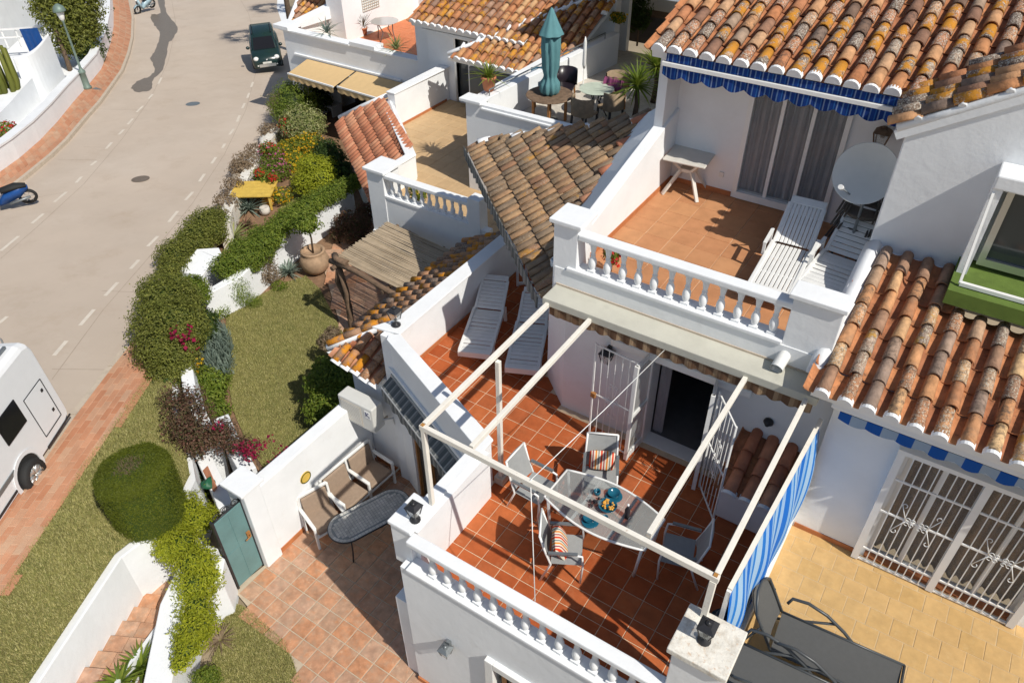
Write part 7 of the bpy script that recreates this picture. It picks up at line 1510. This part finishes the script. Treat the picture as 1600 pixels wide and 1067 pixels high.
# scooters
def scooter(label, mat, ctr, hd_, sc):
    t = thing('scooter', label, 'scooter'); XA = (hd_-sN*hd_.dot(sN)).normalized(); YA = sN.cross(XA); t.matrix_world = Matrix.Translation(ctr) @ Matrix((XA, YA, sN)).transposed().to_4x4() @ Matrix.Rotation(R(-6), 4, 'X') @ Matrix.Scale(sc, 4)
    for x in (-.62, .62):
        m = MB(); m.lathe([(.20, -.05), (.27, -.045), (.29, 0), (.27, .045), (.20, .05)], (x, 0, .29), 24, True, axis=(0, 1, 0)); m.f = m.f[:-2]; m.sm = m.sm[:-2]; w_ = m.build('wheel', 'rubber', t)
        m = MB(); [m.bar((x, 0, .29), (x+.2*math.cos(a), 0, .29+.2*math.sin(a)), .02, .02, (0, 1, 0)) for a in [i*1.05 for i in range(6)]]; m.build('spokes', 'alu', w_)
    m = loft([[(-.75, -.06, .62), (-.75, .06, .62), (-.75, .06, .70), (-.75, -.06, .70)], [(-.45, -.13, .42), (-.45, .13, .42), (-.45, .13, .74), (-.45, -.13, .74)], [(.0, -.14, .30), (.0, .14, .30), (.0, .12, .62), (.0, -.12, .62)], [(.25, -.14, .26), (.25, .14, .26), (.25, .14, .36), (.25, -.14, .36)]]); m.build('rear_body', mat, t)
    m = loft([[(.28, -.16, .28), (.28, .16, .28), (.34, .16, .30), (.34, -.16, .30)], [(.40, -.2, .6), (.40, .2, .6), (.47, .18, .6), (.47, -.18, .6)], [(.46, -.16, .92), (.46, .16, .92), (.54, .12, .9), (.54, -.12, .9)]]); m.build('leg_shield', mat, t)
    m = loft([[(-.72, -.08, .70), (-.72, .08, .70), (-.72, .08, .77), (-.72, -.08, .77)], [(-.4, -.14, .74), (-.4, .14, .74), (-.4, .13, .84), (-.4, -.13, .84)], [(.05, -.13, .70), (.05, .13, .70), (.05, .11, .78), (.05, -.11, .78)]]); m.build('seat', 'rubber', t)
    m = MB(); m.tube([(.42, -.30, .98), (.46, -.1, .96), (.46, .1, .96), (.42, .30, .98)], .018, 6); m.tube([(.48, 0, .95), (.62, 0, .3)], .03, 7); m.build('handlebar', 'black_metal', t)
    m = MB(); m.sphere((.56, 0, .90), .08, 8, 6); m.build('headlight', 'lamp_glass', t)
    m = MB(); m.bar((-.05, -.1, .25), (-.1, -.3, .0), .02, .02); m.tube([(-.05, .12, .25), (-.7, .16, .36)], .04, 7); m.build('stand_exhaust', 'grey_metal', t)
    m = loft([[(.40, -.05, .5), (.40, .05, .5), (.42, .05, .54), (.42, -.05, .54)], [(.62, -.06, .60), (.62, .06, .60), (.62, .06, .63), (.62, -.06, .63)], [(.88, -.05, .46), (.88, .05, .46), (.89, .05, .49), (.89, -.05, .49)]]); m.build('mudguard', mat, t)
    return t
mb0, mb1 = PG(52, 318), PG(8, 326); hd_ = mb1-mb0; hd_.z = 0; hd_.normalize(); scooter('blue scooter with black seat cut by the left image edge', 'moto_blue', mb0+hd_*.62, hd_, .95)
mb0 = PG(228, 18); hd_ = (PG(212, 22)-PG(246, 14)); hd_.z = 0; hd_.normalize(); scooter('pale blue scooter at the top edge by the far kerb', 'pale_blue', mb0, hd_, 1.0)
# street lamp
lp = PG(138, 141); lp.z += .06; t = thing('street_lamp', 'grey green street lamp standing at the curved white wall', 'street lamp', lp); h = 3.70
m = MB(); m.lathe([(.19, 0), (.19, .10), (.15, .14), (.13, .7), (.16, .74), (.16, .80), (.08, .9), (.055, 1.0), (.042, h-.75), (.06, h-.72), (.06, h-.68)], n=14); m.build('post', 'green_metal', t)
m = MB(); m.lathe([(.06, h-.68), (.10, h-.62), (.17, h-.30), (.15, h-.28)], n=14); m.build('glass', 'lamp_glass', t); m = MB(); m.lathe([(.26, h-.30), (.27, h-.26), (.20, h-.10), (.06, h), (.001, h+.02)], n=16); m.build('cap', 'green_metal', t)
m = MB(); p = PG(153, 142); m.box(p.x-.25, p.y-.1, p.z+.062, p.x+.25, p.y+.1, p.z+.075); tag(m.build('drain_grate', 'grey_metal', None), 'dark drain grate in the far pavement beside the street lamp', 'drain')
# teal pool edge behind the wall, blue cloth on the rail
m = MB(); p = PG(12, 170, -.5); m.prism([xy(PG(-20, 190, -.6)), xy(PG(26, 180, -.6)), xy(PG(28, 150, -.6)), xy(PG(-20, 120, -.6))], -2, [G(*xy(PG(-20, 190, -.6)))-.6]*4); struct(m.build('pool', 'pool_teal', None))
m = MB(); N = 12; a, b = PF(30, 46, ft+.5), PF(58, 44, ft+.5); vs = [(a.lerp(b, i/N) + V(0, 0, -1.1*j/N) + V(.06*math.sin(i*1.7), .05*math.cos(i*2.1), 0)*(j/N)) for j in range(N+1) for i in range(N+1)]
m.add(vs, [(j*(N+1)+i, j*(N+1)+i+1, (j+1)*(N+1)+i+1, (j+1)*(N+1)+i) for j in range(N) for i in range(N)], True); tag(m.build('blue_towel', 'moto_blue', None), 'blue towel hanging from the rail of the house across the street', 'towel')
# palms beyond the houses whose fronds shade the street
for k, (px_, py_, zc, lb) in enumerate(((-32.5, 28.3, 4.1, 'fan palm behind the far house casting frond shadows beside the parked car'), (-37.4, 34.7, 3.4, 'fan palm at the top edge casting frond shadows up the street'))):
    gz_ = G(px_, py_); t = thing('palm_tree', lb, 'palm', (px_, py_, gz_)); m = MB(); m.tube([(0, 0, 0), (.1, 0, (zc-gz_)*.5), (0, 0, zc-gz_)], [.16, .13, .12], 9); m.build('trunk', 'bark', t)
    m = MB(); rr = random.Random(60+k)
    for i in range(22):
        a = i*2.4; e = -.2+1.2*(i/22); d = V(math.cos(a)*math.cos(e), math.sin(a)*math.cos(e), math.sin(e)); p = d*.9-V(0, 0, .12); m.tube([(0, 0, 0), p], .012, 4, False)
        for j in range(13):
            f = (j-6)/6*1.25; sd = d.cross(V(0, 0, 1)).normalized(); blade(m, p, (d*math.cos(f)+sd*math.sin(f)), .85*(1-.2*abs(f)), .03, .35, 3)
    o = m.build('crown', 'leaf_mid', t); o.location.z = zc-gz_
finish_roofs()
for o in S.objects:
    if 'fixed' in o: del o['fixed']
